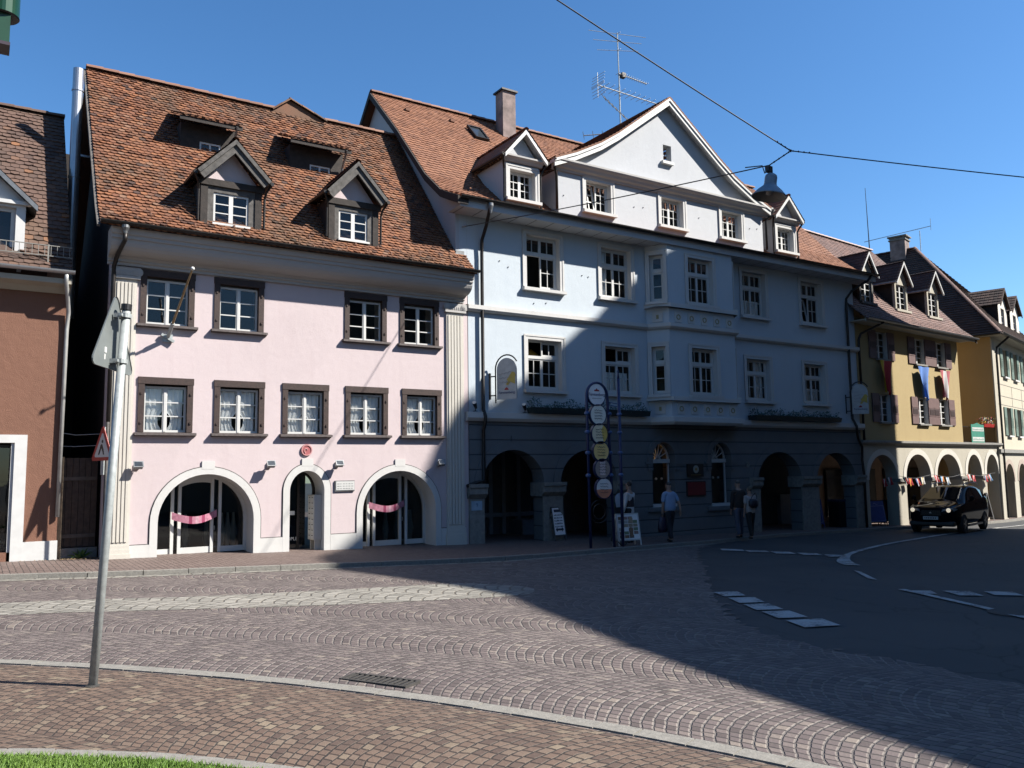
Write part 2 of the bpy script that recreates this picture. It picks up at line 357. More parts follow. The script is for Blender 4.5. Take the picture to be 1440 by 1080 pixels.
def thing(name, loc, label, cat, group=None, rz=0., off=(0, 0, 0)):
    o = bpy.data.objects.new(name, None); COL.objects.link(o); o.location = loc; o.rotation_euler = (0, 0, rz)
    o.empty_display_size = .2; OFF[o.name] = Vector(off); return tag(o, label, cat, group)
def copy_tree(o, parent=None):
    c = o.copy(); COL.objects.link(c); c.parent = parent
    if o.name in OFF: OFF[c.name] = OFF[o.name]
    for ch in list(o.children): copy_tree(ch, c)
    return c
def textmesh(body, size, ext=.004, align='CENTER', shear=0.):
    c = bpy.data.curves.new('lettering', 'FONT'); c.body = body; c.size = size; c.extrude = ext; c.align_x = align; c.align_y = 'CENTER'; c.shear = shear
    o = bpy.data.objects.new('lettering', c); COL.objects.link(o); bpy.context.view_layer.update()
    dg = bpy.context.evaluated_depsgraph_get(); me = bpy.data.meshes.new_from_object(o.evaluated_get(dg)); bpy.data.objects.remove(o); return me
def lettering(body, size, mat, parent, loc, rot=(math.pi/2, 0, 0), shear=0., name='lettering'):
    me = textmesh(body, size, shear=shear); me.materials.clear(); me.materials.append(mat)
    o = link(name, me, parent); o.location = loc; o.rotation_euler = rot; return o
def G(x): return .328-.0233*x          # pavement level
def Gr(x): return G(x)-.08              # carriageway level
def tiles(mb, x0, x1, prof, tw=.18, ex=.155, skip=None, lift=.03, mi=0, edge=None, hooks=0, jit=1., seed=1, base=True):
    # individual plain tiles laid along a roof profile [(y,z)...] from eave to ridge
    r = random.Random(seed); seg = []; L = 0
    for (a, b), (c, d) in zip(prof, prof[1:]):
        l = math.hypot(c-a, d-b); seg.append((L, l, a, b, (c-a)/l, (d-b)/l)); L += l
    def at(s):
        for (s0, l, a, b, u, v) in seg:
            if s <= s0+l or (s0, l, a, b, u, v) == seg[-1]: return a+u*(s-s0), b+v*(s-s0), u, v
    rows = int(L/ex); ex = L/rows
    if base:
        for (a, b), (c, d) in zip(prof, prof[1:]): mb.add([(x0, a, b-.01), (x1, a, b-.01), (x1, c, d-.01), (x0, c, d-.01)], mi, .02)
    for i in range(rows):
        o = (i % 2)*tw/2; n = int((x1-x0)/tw)+2
        y0, z0, u, v = at(i*ex); y1, z1, u1, v1 = at(min(L, (i+1)*ex+.02))
        rowj = r.uniform(-.006, .006)*jit
        for k in range(n):
            a = max(x0, x0+k*tw-o); b = min(x1, x0+(k+1)*tw-o)
            if b-a < .03: continue
            if edge:
                e0, e1 = edge(i*ex/L)
                a = max(a, e0); b = min(b, e1)
                if b-a < .03: continue
            if skip and skip((a+b)/2, (y0+y1)/2): continue
            lf = lift*(1+r.uniform(-.35, .5)*jit); sl = r.uniform(-.012, .012)*jit+rowj; tl = r.uniform(-.008, .008)*jit
            na, nb = -v, u
            ya, za = y0+u*sl+na*lf, z0+v*sl+nb*lf
            yb, zb = y1-v1*.006, z1+u1*.006
            g = .004; t = min(1, max(.02, r.gauss(.5, .24))); xm = (a+b)/2; cr = .03
            mb.add([(a+g, ya+u*cr, za+v*cr+tl), (xm, ya, za), (b-g, ya+u*cr, za+v*cr-tl), (b-g, yb, zb), (a+g, yb, zb)], mi, t)
            dn = .034
            mb.add([(a+g, ya+u*cr, za+v*cr+tl), (a+g, ya+u*cr-na*dn, za+v*cr-nb*dn+tl), (xm, ya-na*dn, za-nb*dn), (xm, ya, za)], mi, t)
            mb.add([(xm, ya, za), (xm, ya-na*dn, za-nb*dn), (b-g, ya+u*cr-na*dn, za+v*cr-nb*dn-tl), (b-g, ya+u*cr, za+v*cr-tl)], mi, t)
            if hooks and i in (1, 3, 5) and (k+i) % 4 == 0:
                mb.box(xm-.02, xm+.02, ya+.02, ya+.05, za, za+.07, hooks)
def ridgecaps(mb, a, b, r=.12, n=None, mi=0):
    a = Vector(a); b = Vector(b); L = (b-a).length; n = n or max(2, int(L/.38)); d = (b-a)/n
    for i in range(n):
        p = a+d*i; q = p+d*1.04; x = d.cross(Vector((0, 0, 1))).normalized(); k = 6
        A = [p+x*math.cos(math.pi*j/k)*r+Vector((0, 0, math.sin(math.pi*j/k)*r*.8-.03)) for j in range(k+1)]
        B = [q+x*math.cos(math.pi*j/k)*r*1.12+Vector((0, 0, math.sin(math.pi*j/k)*r*.95-.03)) for j in range(k+1)]
        t = rnd.uniform(.05, 1)
        for j in range(k): mb.add([A[j], A[j+1], B[j+1], B[j]], mi, t)
        mb.add(B, mi, t)
def sash(mb, x0, x1, z0, z1, y, cols, rows, fw=.05, bw=.024, d=.045):
    mb.box(x0, x0+fw, y, y+d, z0, z1); mb.box(x1-fw, x1, y, y+d, z0, z1)
    mb.box(x0+fw, x1-fw, y, y+d, z0, z0+fw); mb.box(x0+fw, x1-fw, y, y+d, z1-fw, z1)
    for i in range(1, cols):
        x = x0+fw+(x1-x0-2*fw)*i/cols; mb.box(x-bw/2, x+bw/2, y+.008, y+d-.008, z0+fw, z1-fw)
    for i in range(1, rows):
        z = z0+fw+(z1-z0-2*fw)*i/rows; mb.box(x0+fw, x1-fw, y+.004, y+d-.004, z-bw/2, z+bw/2)
def pane(mb, x0, x1, z0, z1, y): mb.add([(x0, y, z0), (x1, y, z0), (x1, y, z1), (x0, y, z1)])
TPL = {}
def template(kind, main, subs): TPL[kind] = (main, subs)
def put(kind, parent, x, y, z, rz=0., name=None):
    r = parent
    while r.parent: r = r.parent
    off = OFF[r.name]; (n, me), subs = TPL[kind]
    o = link(name or n, me, parent); o.location = Vector((x, y, z))-off; o.rotation_euler = (0, 0, rz)
    for sn, sm in subs: link(sn, sm, o)
    return o
# ---------------------------------------------------------------- window templates (drawn once, meshes shared)
def drape(mb, x0, x1, z0, z1, y, side):
    n = 10; k = 6
    def P(i, j):
        t = i/n; z = z1+(z0-z1)*j/k; f = j/k
        w = 1-.40*math.exp(-((f-.74)/.15)**2)-.06*f
        xx = x0+(x1-x0)*t*w if side < 0 else x1-(x1-x0)*t*w
        return (xx, y+.018*math.sin(t*22+j*.4), z)
    for j in range(k):
        for i in range(n): mb.add([P(i, j), P(i+1, j), P(i+1, j+1), P(i, j+1)])
def tpl_pink(kind, curtain):
    W = MB(); sash(W, .135, .60, .10, 1.15, .10, 1, 3, .05, .026); sash(W, .60, 1.065, .10, 1.15, .10, 1, 3, .05, .026)
    W.box(.575, .625, .085, .10, .11, 1.12)
    s = MB(); s.box(.01, .14, -.035, .13, .095, 1.19); s.box(1.06, 1.19, -.035, .13, .095, 1.19); s.box(-.002, 1.202, -.042, .13, 1.19, 1.345)
    for zz in (.28, .95): s.box(.05, .085, -.055, -.035, zz, zz+.045); s.box(1.115, 1.15, -.06, -.035, zz, zz+.05)
    q = MB(); q.prism([(-.13, .02), (-.13, .075), (.13, .10), (.13, 0), (-.03, 0), (-.06, .02)], 'x', -.055, 1.265)
    p = MB(); pane(p, .17, 1.03, .14, 1.11, .122)
    subs = [('surround', s.mesh('surround', [M['timber']])), ('sill', q.mesh('sill', [M['greytimber']])), ('pane', p.mesh('pane', [M['glass']]))]
    if curtain:
        c = MB(); drape(c, .2, .6, .12, 1.1, .2, -1); drape(c, .6, 1.0, .12, 1.1, .2, 1)
        if curtain > 1: c.add([(.22, .21, .15), (.98, .21, .15), (.98, .21, .55), (.22, .21, .55)])
        subs.append(('curtain', c.mesh('curtain', [M['curtain']], smooth=True)))
    template(kind, ('window', W.mesh('window', [M['paint']])), subs)
M['greytimber'] = plain('grey brown sill timber', (.125, .10, .095), .7, var=.3, scale=14, bmp=.5, bscale=30)
tpl_pink('p0', 0); tpl_pink('p1', 1); tpl_pink('p2', 2)
def tpl_blue(kind, wd=1.49, ht=1.87, openl=None, narrow=False, rows=3, tilt=False):
    W = MB(); x0, x1 = (.13, wd-.13) if not narrow else (.10, wd-.10); z0 = .13; z1 = ht-.13; y = .17; xm = (x0+x1)/2
    W.box(x0, x0+.05, y-.01, y+.07, z0, z1); W.box(x1-.05, x1, y-.01, y+.07, z0, z1); W.box(x0+.05, x1-.05, y-.01, y+.07, z0, z0+.05); W.box(x0+.05, x1-.05, y-.01, y+.07, z1-.05, z1)
    p = MB()
    if rows == 3:
        zt = z0+(z1-z0)*.655; W.box(x0+.05, x1-.05, y-.025, y+.06, zt-.045, zt+.045)
        tiers = [(z0+.05, zt-.045, 2), (zt+.045, z1-.05, 1)]
    else: tiers = [(z0+.05, z1-.05, 3)]
    for ti, (a, b, nr) in enumerate(tiers):
        if narrow: sash(W, x0+.05, x1-.05, a, b, y, 1, nr); pane(p, x0+.09, x1-.09, a+.04, b-.04, y+.02); continue
        for side, (c, d) in enumerate(((x0+.05, xm), (xm, x1-.05))):
            if openl == (ti, side):
                q = MB(); sash(q, 0, d-c, a, b, 0, 2, nr)      # leaf swung inward
                T = Matrix.Translation((c, y+.05, 0)) @ Matrix.Rotation(R(72), 4, 'Z')
                if tilt: T = Matrix.Translation((c, y, a)) @ Matrix.Rotation(R(-10), 4, 'X') @ Matrix.Translation((0, 0, -a))
                for f, m_ in zip(q.f, q.m): W.add([T @ q.v[i] for i in f], m_)
                continue
            sash(W, c, d, a, b, y, 2, nr, .045, .022); pane(p, c+.04, d-.04, a+.04, b-.04, y+.02)
    s = MB()
    for a, b, c, d in ((0, x0, z0-.02, ht), (x1, wd, z0-.02, ht), (x0, x1, z1, ht)): s.box(a, b, -.035, .24, c, d)
    s.box(-.02, .04, -.05, -.035, z0, ht-.02); s.box(wd-.04, wd+.02, -.05, -.035, z0, ht-.02); s.box(-.02, wd+.02, -.05, -.035, ht-.04, ht+.015)
    q = MB(); q.prism([(-.15, 0), (-.15, .09), (.2, .13), (.2, 0)], 'x', -.04, wd+.04)
    subs = [('surround', s.mesh('surround', [M['white']])), ('sill', q.mesh('sill', [M['white']])), ('pane', p.mesh('pane', [M['glass']]))]
    template(kind, ('window', W.mesh('window', [M['paint']])), subs)
tpl_blue('b0'); tpl_blue('b_open', openl=(0, 0)); tpl_blue('b_top', openl=(1, 0)); tpl_blue('b_tilt', openl=(0, 0), tilt=True)
tpl_blue('b_low', ht=1.74); tpl_blue('b_lowtop', ht=1.74, openl=(1, 0)); tpl_blue('b_bay', 1.42, 1.80)
tpl_blue('narrow', .66, 1.80, narrow=True); tpl_blue('gab', 1.28, 1.22, rows=1); tpl_blue('gab_open', 1.28, 1.22, rows=1, openl=(0, 0), tilt=True); tpl_blue('dorm', 1.18, 1.14, rows=1)
def holes(lst, wd, ht, ex=.06): return [(x+ex, x+wd-ex, z+ex, z+ht-ex) for x, z in lst]
# ---------------------------------------------------------------- ground (one tilted sheet, sheets 4 mm apart on it)
def sheet(name, pts, dz, mat, kind='structure', base=Gr, sub=0):
    bm = bmesh.new(); vs = [bm.verts.new((x, y, base(x)+dz)) for x, y in pts]; bm.faces.new(vs); bmesh.ops.triangulate(bm, faces=bm.faces[:])
    me = bpy.data.meshes.new(name); bm.to_mesh(me); bm.free(); me.materials.append(mat); o = link(name, me)
    if kind: o['kind'] = kind
    return o
def polar(cx, cy, r, a0, a1, n=40): return [(cx+r*math.cos(a0+(a1-a0)*i/n), cy+r*math.sin(a0+(a1-a0)*i/n)) for i in range(n+1)]
sheet('ground', [(-250, -250), (400, -250), (400, 400), (-250, 400)], -.012, M['asphalt'])
KERB = [(-30, 20.4), (-12, 18.9), (-4, 18.35), (.5, 17.8), (2.2, 17.4), (4.0, 17.14), (6.9, 16.78), (9.0, 16.5), (10.1, 16.4), (12, 16.66), (14.7, 17.19), (18.6, 17.92), (23.3, 19.0), (27.7, 19.44), (33.06, 19.88), (38.2, 20.35), (43.5, 21.35), (55, 24.6), (80, 31.5)]
def smooth(pts, k=6):
    out = []
    P = [Vector((*p, 0)) for p in pts]
    for i in range(len(P)-1):
        a, b, c, d = P[max(i-1, 0)], P[i], P[i+1], P[min(i+2, len(P)-1)]
        for j in range(k):
            t = j/k; q = .5*((2*b)+(c-a)*t+(2*a-5*b+4*c-d)*t*t+(3*b-a-3*c+d)*t**3); out.append((q.x, q.y))
    return out+[tuple(pts[-1])]
KS = smooth(KERB)
ASPH = [(19.5, 18.1), (17.24, 16.86), (15.6, 15.4), (14.1, 13.9), (12.4, 12.1), (10.58, 10.22), (9.4, 8.8), (8.62, 7.9), (8.12, 6.7), (8.1, 5.5), (8.2, 4), (8.6, 1), (9.2, -3), (12, -14)]
rj = random.Random(17); ASPH = [(x+rj.uniform(-.12, .12), y+rj.uniform(-.12, .12)) for x, y in smooth(ASPH, 14)]
rd = [p for p in KS if p[0] <= 19.5]
sheet('cobbled_road', [(-30, -14)]+[(x, y+.1) for x, y in rd]+ASPH, -.004, M['road'])
sheet('light_sett_strip', smooth([(-14, 16.3), (-6, 15.6), (.4, 14.52), (1.8, 14.2), (3.24, 13.75), (5.5, 13.42), (6.8, 13.3), (7.5, 13.1), (8.0, 12.5), (8.1, 11.9), (7.7, 11.45), (7.2, 11.35), (6.36, 11.5), (4.63, 11.85), (2.95, 12.4), (1.62, 12.87), (.37, 13.25), (-6, 14.6), (-14, 15.4)], 4), 0., M['lightsett'])
C0 = (-9, -1.06)
sheet('plaza_paving', polar(*C0, 14.28, R(-65), R(115), 80)+[(-24, 12), (-24, -14)], 0., M['plaza'])
def ribbon(name, pts, wd, dz, mat, th=.0, kind='structure', base=Gr):
    mb = MB(); L = len(pts); l = []; r_ = []
    for i, p in enumerate(pts):
        a = Vector(pts[max(i-1, 0)]); b = Vector(pts[min(i+1, L-1)]); d = (b-a).normalized(); n = Vector((-d.y, d.x))
        w_ = wd[i] if isinstance(wd, list) else wd
        l.append(Vector(p)+n*w_/2); r_.append(Vector(p)-n*w_/2)
    for i in range(L-1):
        A = [(q.x, q.y, base(q.x)+dz) for q in (l[i], l[i+1], r_[i+1], r_[i])]; mb.add(A)
        if th:
            B = [(x, y, z-th) for x, y, z in A]; mb.add([A[0], B[0], B[1], A[1]]); mb.add([A[3], A[2], B[2], B[3]])
            if i == 0: mb.add([A[0], A[3], B[3], B[0]])
            if i == L-2: mb.add([A[1], B[1], B[2], A[2]])
    o = mb.build(name, mat)
    if kind: o['kind'] = kind
    return o
def stonestrip(name, pts, wd, dz, mat, ln=.5, th=.06, seed=3):
    # row of separate edging stones along a line
    mb = MB(); r = random.Random(seed); acc = 0; seg = []
    P = [Vector(p) for p in pts]; cum = [0]
    for a, b in zip(P, P[1:]): cum.append(cum[-1]+(b-a).length)
    def at(s):
        for i in range(len(P)-1):
            if s <= cum[i+1]: return P[i]+(P[i+1]-P[i])*((s-cum[i])/(cum[i+1]-cum[i]))
        return P[-1]
    s = 0
    while s < cum[-1]-.05:
        e = min(cum[-1], s+ln*r.uniform(.8, 1.2)); a = at(s+.006); b = at(e-.006); d = (b-a).normalized(); n = Vector((-d.y, d.x))*wd/2; j = r.uniform(-.003, .003)
        T = [(q.x, q.y, Gr(q.x)+dz+j) for q in (a+n, b+n, b-n, a-n)]; B = [(x, y, z-th) for x, y, z in T]
        mb.add(T)
        for i in range(4): mb.add([T[i], B[i], B[(i+1) % 4], T[(i+1) % 4]])
        s = e
    o = mb.build(name, mat); o['kind'] = 'structure'; return o
stonestrip('edging_strip', polar(*C0, 14.40, R(-50), R(105), 90), .17, .008, M['granite'], .34)
# pavement with kerb, running on under the arcades
sheet('pavement', [(x, y+.14) for x, y in KS]+[(80, 44), (-30, 44)], 0., M['walk'], base=G)
stonestrip('kerb', [(x, y+.06) for x, y in KS], .16, .084, M['granite'], 1.0, .16, 5)
ribbon('gutter_strip', [(x, y-.16) for x, y in KS if x < 19], .26, .001, M['lightsett'])
# markings
def marks(name, polys, dz=.006):
    mb = MB()
    for p in polys: mb.add([(x, y, Gr(x)+dz) for x, y in p])
    o = mb.build(name, M['roadwhite']); o['kind'] = 'structure'
marks('crossing_marking', [[(10.41, 10.01), (10.83, 9.87), (10.56, 9.45), (10.18, 9.55)], [(10.11, 9.41), (10.54, 9.25), (10.24, 8.79), (9.83, 8.92)], [(9.78, 8.81), (10.17, 8.66), (9.91, 8.17), (9.50, 8.31)], [(9.46, 8.19), (9.87, 8.04), (9.63, 7.53), (9.19, 7.67)], [(9.14, 7.51), (9.68, 7.35), (9.44, 6.89), (8.90, 7.02)]])
dl = [(16.75, 16.35), (17.35, 15.75), (17.62, 15.2), (17.87, 14.75), (18.0, 14.45), (18.2, 14.05), (18.3, 13.75), (18.4, 13.3)]
marks('dashed_marking', [[(17.3, 16.33), (17.7, 15.89), (17.32, 15.47), (16.93, 15.89)], [(17.5, 15.63), (17.96, 15.32), (17.6, 14.86), (17.17, 15.17)], [(17.82, 15.04), (18.16, 14.7), (17.82, 14.2), (17.42, 14.52)], [(18.09, 14.39), (18.43, 14.06), (18.07, 13.6), (17.71, 13.89)], [(18.28, 13.71), (18.63, 13.38), (18.2, 12.94), (17.83, 13.24)]])
rl = smooth([(16.5, 11.65), (16.95, 12.15), (17.75, 12.75), (19.33, 13.65), (22.49, 14.9), (26.1, 16.0), (30.3, 17.15), (34.5, 18.05), (39.5, 19.0), (46, 20.6)], 6)
o = ribbon('edge_line_marking', rl, [.34 if i < 8 else max(.16, .34-.02*(i-8)) for i in range(len(rl))], .006, M['roadwhite'])
marks('short_dash_marking', [[(15.52, 10.93), (15.42, 10.70), (14.43, 9.68), (14.50, 9.92)]])
marks('yield_line_marking', [[(13.96, 8.14), (14.31, 7.88), (13.93, 7.44), (13.62, 7.66)], [(14.5, 7.74), (14.86, 7.45), (14.52, 7.1), (14.17, 7.38)], [(15.05, 7.32), (15.4, 7.05), (15.05, 6.7), (14.72, 6.95)], [(13.5, 8.46), (13.78, 8.25), (13.5, 7.97), (13.36, 8.06)]])
ribbon('lane_line_marking', [(13.53, 8.62), (13.3, 8.12), (12.7, 6.9), (12.1, 5.8), (11.2, 3.9), (10.8, 2.5)], .15, .007, M['roadwhite'])
# lawn: kerb stones, soil, blades
CG = (-2.44, 2.16)
stonestrip('lawn_edging', polar(*CG, 5.25, R(-60), R(120), 50), .13, .012, M['granite'], .3, .1, 8)
sheet('lawn_soil', polar(*CG, 5.18, R(-60), R(120), 50)+[(-8, 5), (-8, -3)], .006, M['soil'])
mb = MB(); r = random.Random(4)
for i in range(26000):
    a = R(r.uniform(28, 100)); q = 5.14-abs(r.gauss(0, .33)); x = CG[0]+q*math.cos(a); y = CG[1]+q*math.sin(a); z = Gr(x)+.005
    h = r.uniform(.025, .055)*(1.15 if r.random() < .1 else 1); b = r.uniform(0, 6.28); dx, dy = math.cos(b), math.sin(b); ln = r.uniform(.008, .035); wd = .004
    mb.add([(x-dy*wd, y+dx*wd, z), (x+dy*wd, y-dx*wd, z), (x+dx*ln*.4+dy*wd*.7, y+dy*ln*.4-dx*wd*.7, z+h*.6), (x+dx*ln, y+dy*ln, z+h), (x+dx*ln*.4-dy*wd*.7, y+dy*ln*.4+dx*wd*.7, z+h*.6)])
tag(mb.build('lawn_grass', M['grass']), 'short bright green lawn grass inside the curved stone edging in the near corner', 'grass', kind='stuff')
# drain grate and manhole
t = thing('drain_grate', (3.20, 7.24, Gr(3.16)), 'long iron drain grate set beside the pale edging strip', 'drain grate', rz=math.atan2(-.75, .43), off=(0, 0, 0))
mb = MB(); mb.box(-.37, .37, -.12, -.095, -.02, .012); mb.box(-.37, .37, .095, .12, -.02, .012); mb.box(-.37, -.345, -.095, .095, -.02, .012); mb.box(.345, .37, -.095, .095, -.02, .012); mb.build('frame', M['iron'], t)
mb = MB()
for i in range(11): mb.cut(); mb.box(-.33+i*.062, -.308+i*.062, -.094, .094, -.06, .010)
mb.build('bar', M['iron'], t)
mb = MB(); mb.box(-.345, .345, -.095, .095, -.012, .002); mb.build('shaft_shade', M['black'], t)  # black plate painted in place of the unlit shaft under the bars
mb = MB(); mb.lathe([(.33, 0), (.33, .012), (.28, .012), (.28, .008), (.27, .014), (0.001, .014)], (12.48, 6.26, Gr(12.48)-.002), 28)
tag(mb.build('manhole_cover', M['iron']), 'round iron manhole cover in the asphalt at the right edge', 'manhole cover')
# ================================================================= PINK HOUSE (frame: x along the street, y into the house from the facade)
pk = thing('pink_house', (2.35, 20.2, G(2.35)), 'pale pink plastered house with dark brown window surrounds and old orange tiled roof', 'house', off=(2.35, 0, G(2.35)))
PX0, PX1 = 2.4, 11.62
PU = [3.0, 4.63, 7.91, 9.48]; PL = [3.02, 4.68, 6.31, 7.95, 9.55]
ph = [(x+.03, x+1.17, 5.43+.03, 5.43+1.31) for x in PU]+[(x+.03, x+1.17, 2.95+.03, 2.95+1.31) for x in PL]
ARCH = [(3.52, 5.66, -1, 2.08, 1.07), (6.53, 7.41, -1, 2.13, .5), (8.44, 10.55, -1, 2.10, 1.05)]
mb = MB(); mb.wall(PX0, PX1, -1, 7.5, ph+ARCH, 0, .75, 0, 1)
mb.add([(PX0, 0, -1), (PX0, 0, 7.5), (PX0, .5, 7.5), (PX0, .5, -1)])
mb.build('wall', [M['pink'], M['white']], pk)
mb = MB()                       # side wall: dark boards, gable end facing the alley
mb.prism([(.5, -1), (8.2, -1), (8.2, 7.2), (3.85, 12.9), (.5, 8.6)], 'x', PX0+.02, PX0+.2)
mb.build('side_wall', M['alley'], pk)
mb = MB(); mb.box(PX0+.25, PX1-.3, 1.3, 1.35, 2.7, 7.6); mb.box(PX0+.25, PX1-.3, .8, 1.3, 2.6, 2.68); mb.box(PX0+.25, PX1-.3, .8, 1.3, 5.0, 5.05); mb.build('dark_backing', M['room'], pk)
# white plinth with arch bands
mb = MB()
xs = [(PX0+.02, 3.36), (5.82, 6.37), (7.58, 8.28), (10.72, PX1-.13)]
for a, b in xs: mb.box(a, b, -.03, 0.001, -1, .53)
for (a, b, c, d, rise) in ARCH: mb.archring((a+b)/2, (b-a)/2, rise, d-rise, .165, -.032, .001, -1, key=.145)
mb.build('plinth', M['white'], pk)
mb = MB()                       # thin dark joint line round the white bands
for (a, b, c, d, rise) in ARCH: mb.cut(); mb.archring((a+b)/2, (b-a)/2+.165, rise+.165, d-rise, .02, -.012, .001, .55)
for a, b in xs: mb.cut(); mb.box(a, b, -.012, .001, .53, .548)
mb.build('joint_line', M['greywood'], pk)
for nm, x0, x1 in (('pilaster', 2.47, 2.93), ('pilaster', 10.90, 11.44)):
    mb = MB(); n = 5; wd = (x1-x0)
    mb.box(x0, x1, -.055, -.001, .55, 6.5)
    for i in range(n): a = x0+.035+(wd-.07)*i/n; mb.box(a+.012, a+(wd-.07)/n-.012, -.078, -.055, .62, 6.42)
    mb.box(x0-.04, x1+.04, -.09, -.001, -1, .36); mb.box(x0-.02, x1+.02, -.075, -.001, .36, .46); mb.box(x0-.01, x1+.01, -.065, -.001, .46, .55)
    p = mb.build(nm, M['cream'], pk)
    mb = MB(); mb.box(x0-.06, x1+.06, -.11, -.001, 6.5, 6.56); mb.box(x0-.03, x1+.03, -.09, -.001, 6.56, 6.76)
    for i in range(7): a = x0+.05+(wd-.1)*i/7; mb.box(a, a+.035, -.105, -.09, 6.58, 6.66)
    for cx in (x0-.01, x1+.01):
        for rr, dd in ((.10, -.115), (.07, -.127), (.035, -.139)):
            k = 18; mb.prism([(cx+rr*math.cos(6.283*j/k), 6.66+rr*math.sin(6.283*j/k)) for j in range(k)], 'y', dd, -.09)
    mb.build('capital', M['cornice'], p)
mb = MB(); PR = [(0, 6.80), (-.07, 6.80), (-.07, 6.86), (-.12, 6.88), (-.12, 6.93), (-.20, 6.97)]
for i in range(7): t = i/6; PR.append((-.20-.36*math.sin(t*1.571), 6.98+.30*(1-math.cos(t*1.571))))
PR += [(-.60, 7.29), (-.60, 7.36), (-.64, 7.38), (-.68, 7.50), (-.68, 7.55), (0, 7.55)]
mb.prism(PR, 'x', 2.30, 11.46); mb.build('cornice', M['cornice'], pk)
# roof
PPROF = [(-.76, 7.50), (-.2, 8.04), (1.23, 9.77), (2.75, 11.64), (3.85, 13.0)]
RT = MB(); D_PK = [(4.24, 5.64, -.15), (7.40, 8.74, -.15)]
tiles(RT, 2.05, 11.20, PPROF, .155, .122, lambda x, y: any(a < x < b and y0+.1 < y < .85 for a, b, y0 in D_PK) or ((4.5 < x < 5.3 or 7.45 < x < 8.35) and 1.95 < y < 2.2), .034, hooks=1, jit=.85, seed=11)
RT.add([(2.05, 3.85, 12.98), (11.2, 3.85, 12.98), (11.2, 8.6, 7.2), (2.05, 8.6, 7.2)], 0, .3)
E1 = [(-.76, 7.50), (-.2, 8.04), (-.06, 8.20)]
tiles(RT, 11.20, 11.52, E1, .155, .122, None, .034, seed=12)
rf = RT.build('roof', [M['tile_pink'], M['ridge']], pk)
mb = MB(); ridgecaps(mb, (2.05, 3.85, 13.05), (7.15, 3.85, 13.05), .12); mb.cut(); ridgecaps(mb, (8.7, 3.85, 13.05), (11.2, 3.85, 13.05), .12); mb.build('ridge_tiles', M['ridge'], rf)
mb = MB(); mb.prism([(y, z-.02) for y, z in PPROF]+[(3.85, 12.84), (2.75, 11.46), (1.23, 9.6), (-.2, 7.98), (-.72, 7.44)], 'x', 1.99, 2.05); mb.build('verge_board', M['greywood'], rf)
mb = MB()                       # little cross roof breaking the ridge
a, b, c = (7.0, 3.8, 13.02), (7.6, 3.85, 13.42), (8.75, 3.8, 12.98)
mb.add([(7.0, 3.75, 12.9), (7.6, 3.8, 13.42), (8.75, 3.75, 12.9)], 0, .5); mb.add([(7.0, 3.75, 12.9), (6.9, 6, 12.6), (7.6, 6, 13.42), (7.6, 3.8, 13.42)], 0, .4); mb.add([(8.75, 3.75, 12.9), (7.6, 3.8, 13.42), (7.6, 6, 13.42), (8.85, 6, 12.6)], 0, .6)
ridgecaps(mb, (7.05, 3.75, 12.98), (7.6, 3.8, 13.44), .09); ridgecaps(mb, (8.75, 3.75, 12.98), (7.6, 3.8, 13.44), .09)
mb.build('cross_roof', M['tile_pink'], rf)
mb = MB(); mb.tube([(9.28, 4.6, 12.4), (9.28, 4.6, 13.25)], .075, 12); mb.tube([(9.28, 4.6, 13.25), (9.28, 4.6, 13.38)], .095, 12); mb.build('vent_pipe', M['white'], rf)
mb = MB(); mb.box(11.2, 11.42, -.05, .03, 8.2, 8.24); mb.box(11.23, 11.5, -.03, -.01, 8.2, 8.32); mb.build('flashing', M['zinc'], rf)
def halfgutter(mb, x0, x1, y, z, r=.075):
    n = 8; P = [(y-r*math.cos(math.pi*k/n), z-r*math.sin(math.pi*k/n)) for k in range(n+1)]; Q = [(y-(r-.012)*math.cos(math.pi*k/n), z-(r-.012)*math.sin(math.pi*k/n)) for k in range(n+1)]
    mb.prism(P+Q[::-1], 'x', x0, x1)
mb = MB(); halfgutter(mb, 2.05, 11.54, -.80, 7.60); mb.build('gutter', M['darkmetal'], pk)
mb = MB(); mb.lathe([(.035, 7.32), (.05, 7.40), (.085, 7.47), (.085, 7.53)], (2.55, -.78, 0), 12); mb.build('rain_hopper', M['zinc'], pk)
mb = MB(); mb.tube([(2.55, -.78, 7.35), (2.55, -.76, 7.2), (2.46, -.35, 6.95), (2.43, -.12, 6.75), (2.43, -.10, 6.5), (2.43, -.10, .2)], .048, 10); mb.build('downpipe', M['darkmetal'], pk, smooth=True)
mb = MB(); mb.tube([(1.80, 2.9, 6.0), (1.80, 2.9, 12.1), (1.80, 2.9, 12.5)], .125, 18); mb.tube([(1.80, 2.9, 11.9), (1.80, 2.9, 11.95)], .142, 18); mb.tube([(1.80, 2.9, 9.6), (1.80, 2.9, 9.65)], .142, 18); mb.box(1.8, 2.2, 2.88, 2.92, 10.2, 10.25); mb.build('flue_pipe', M['steel'], pk, smooth=False)
for x in PU: put('p0', pk, x, 0, 5.43)
for i, x in enumerate(PL): put('p2' if i in (2,) else 'p1', pk, x, 0, 2.95)
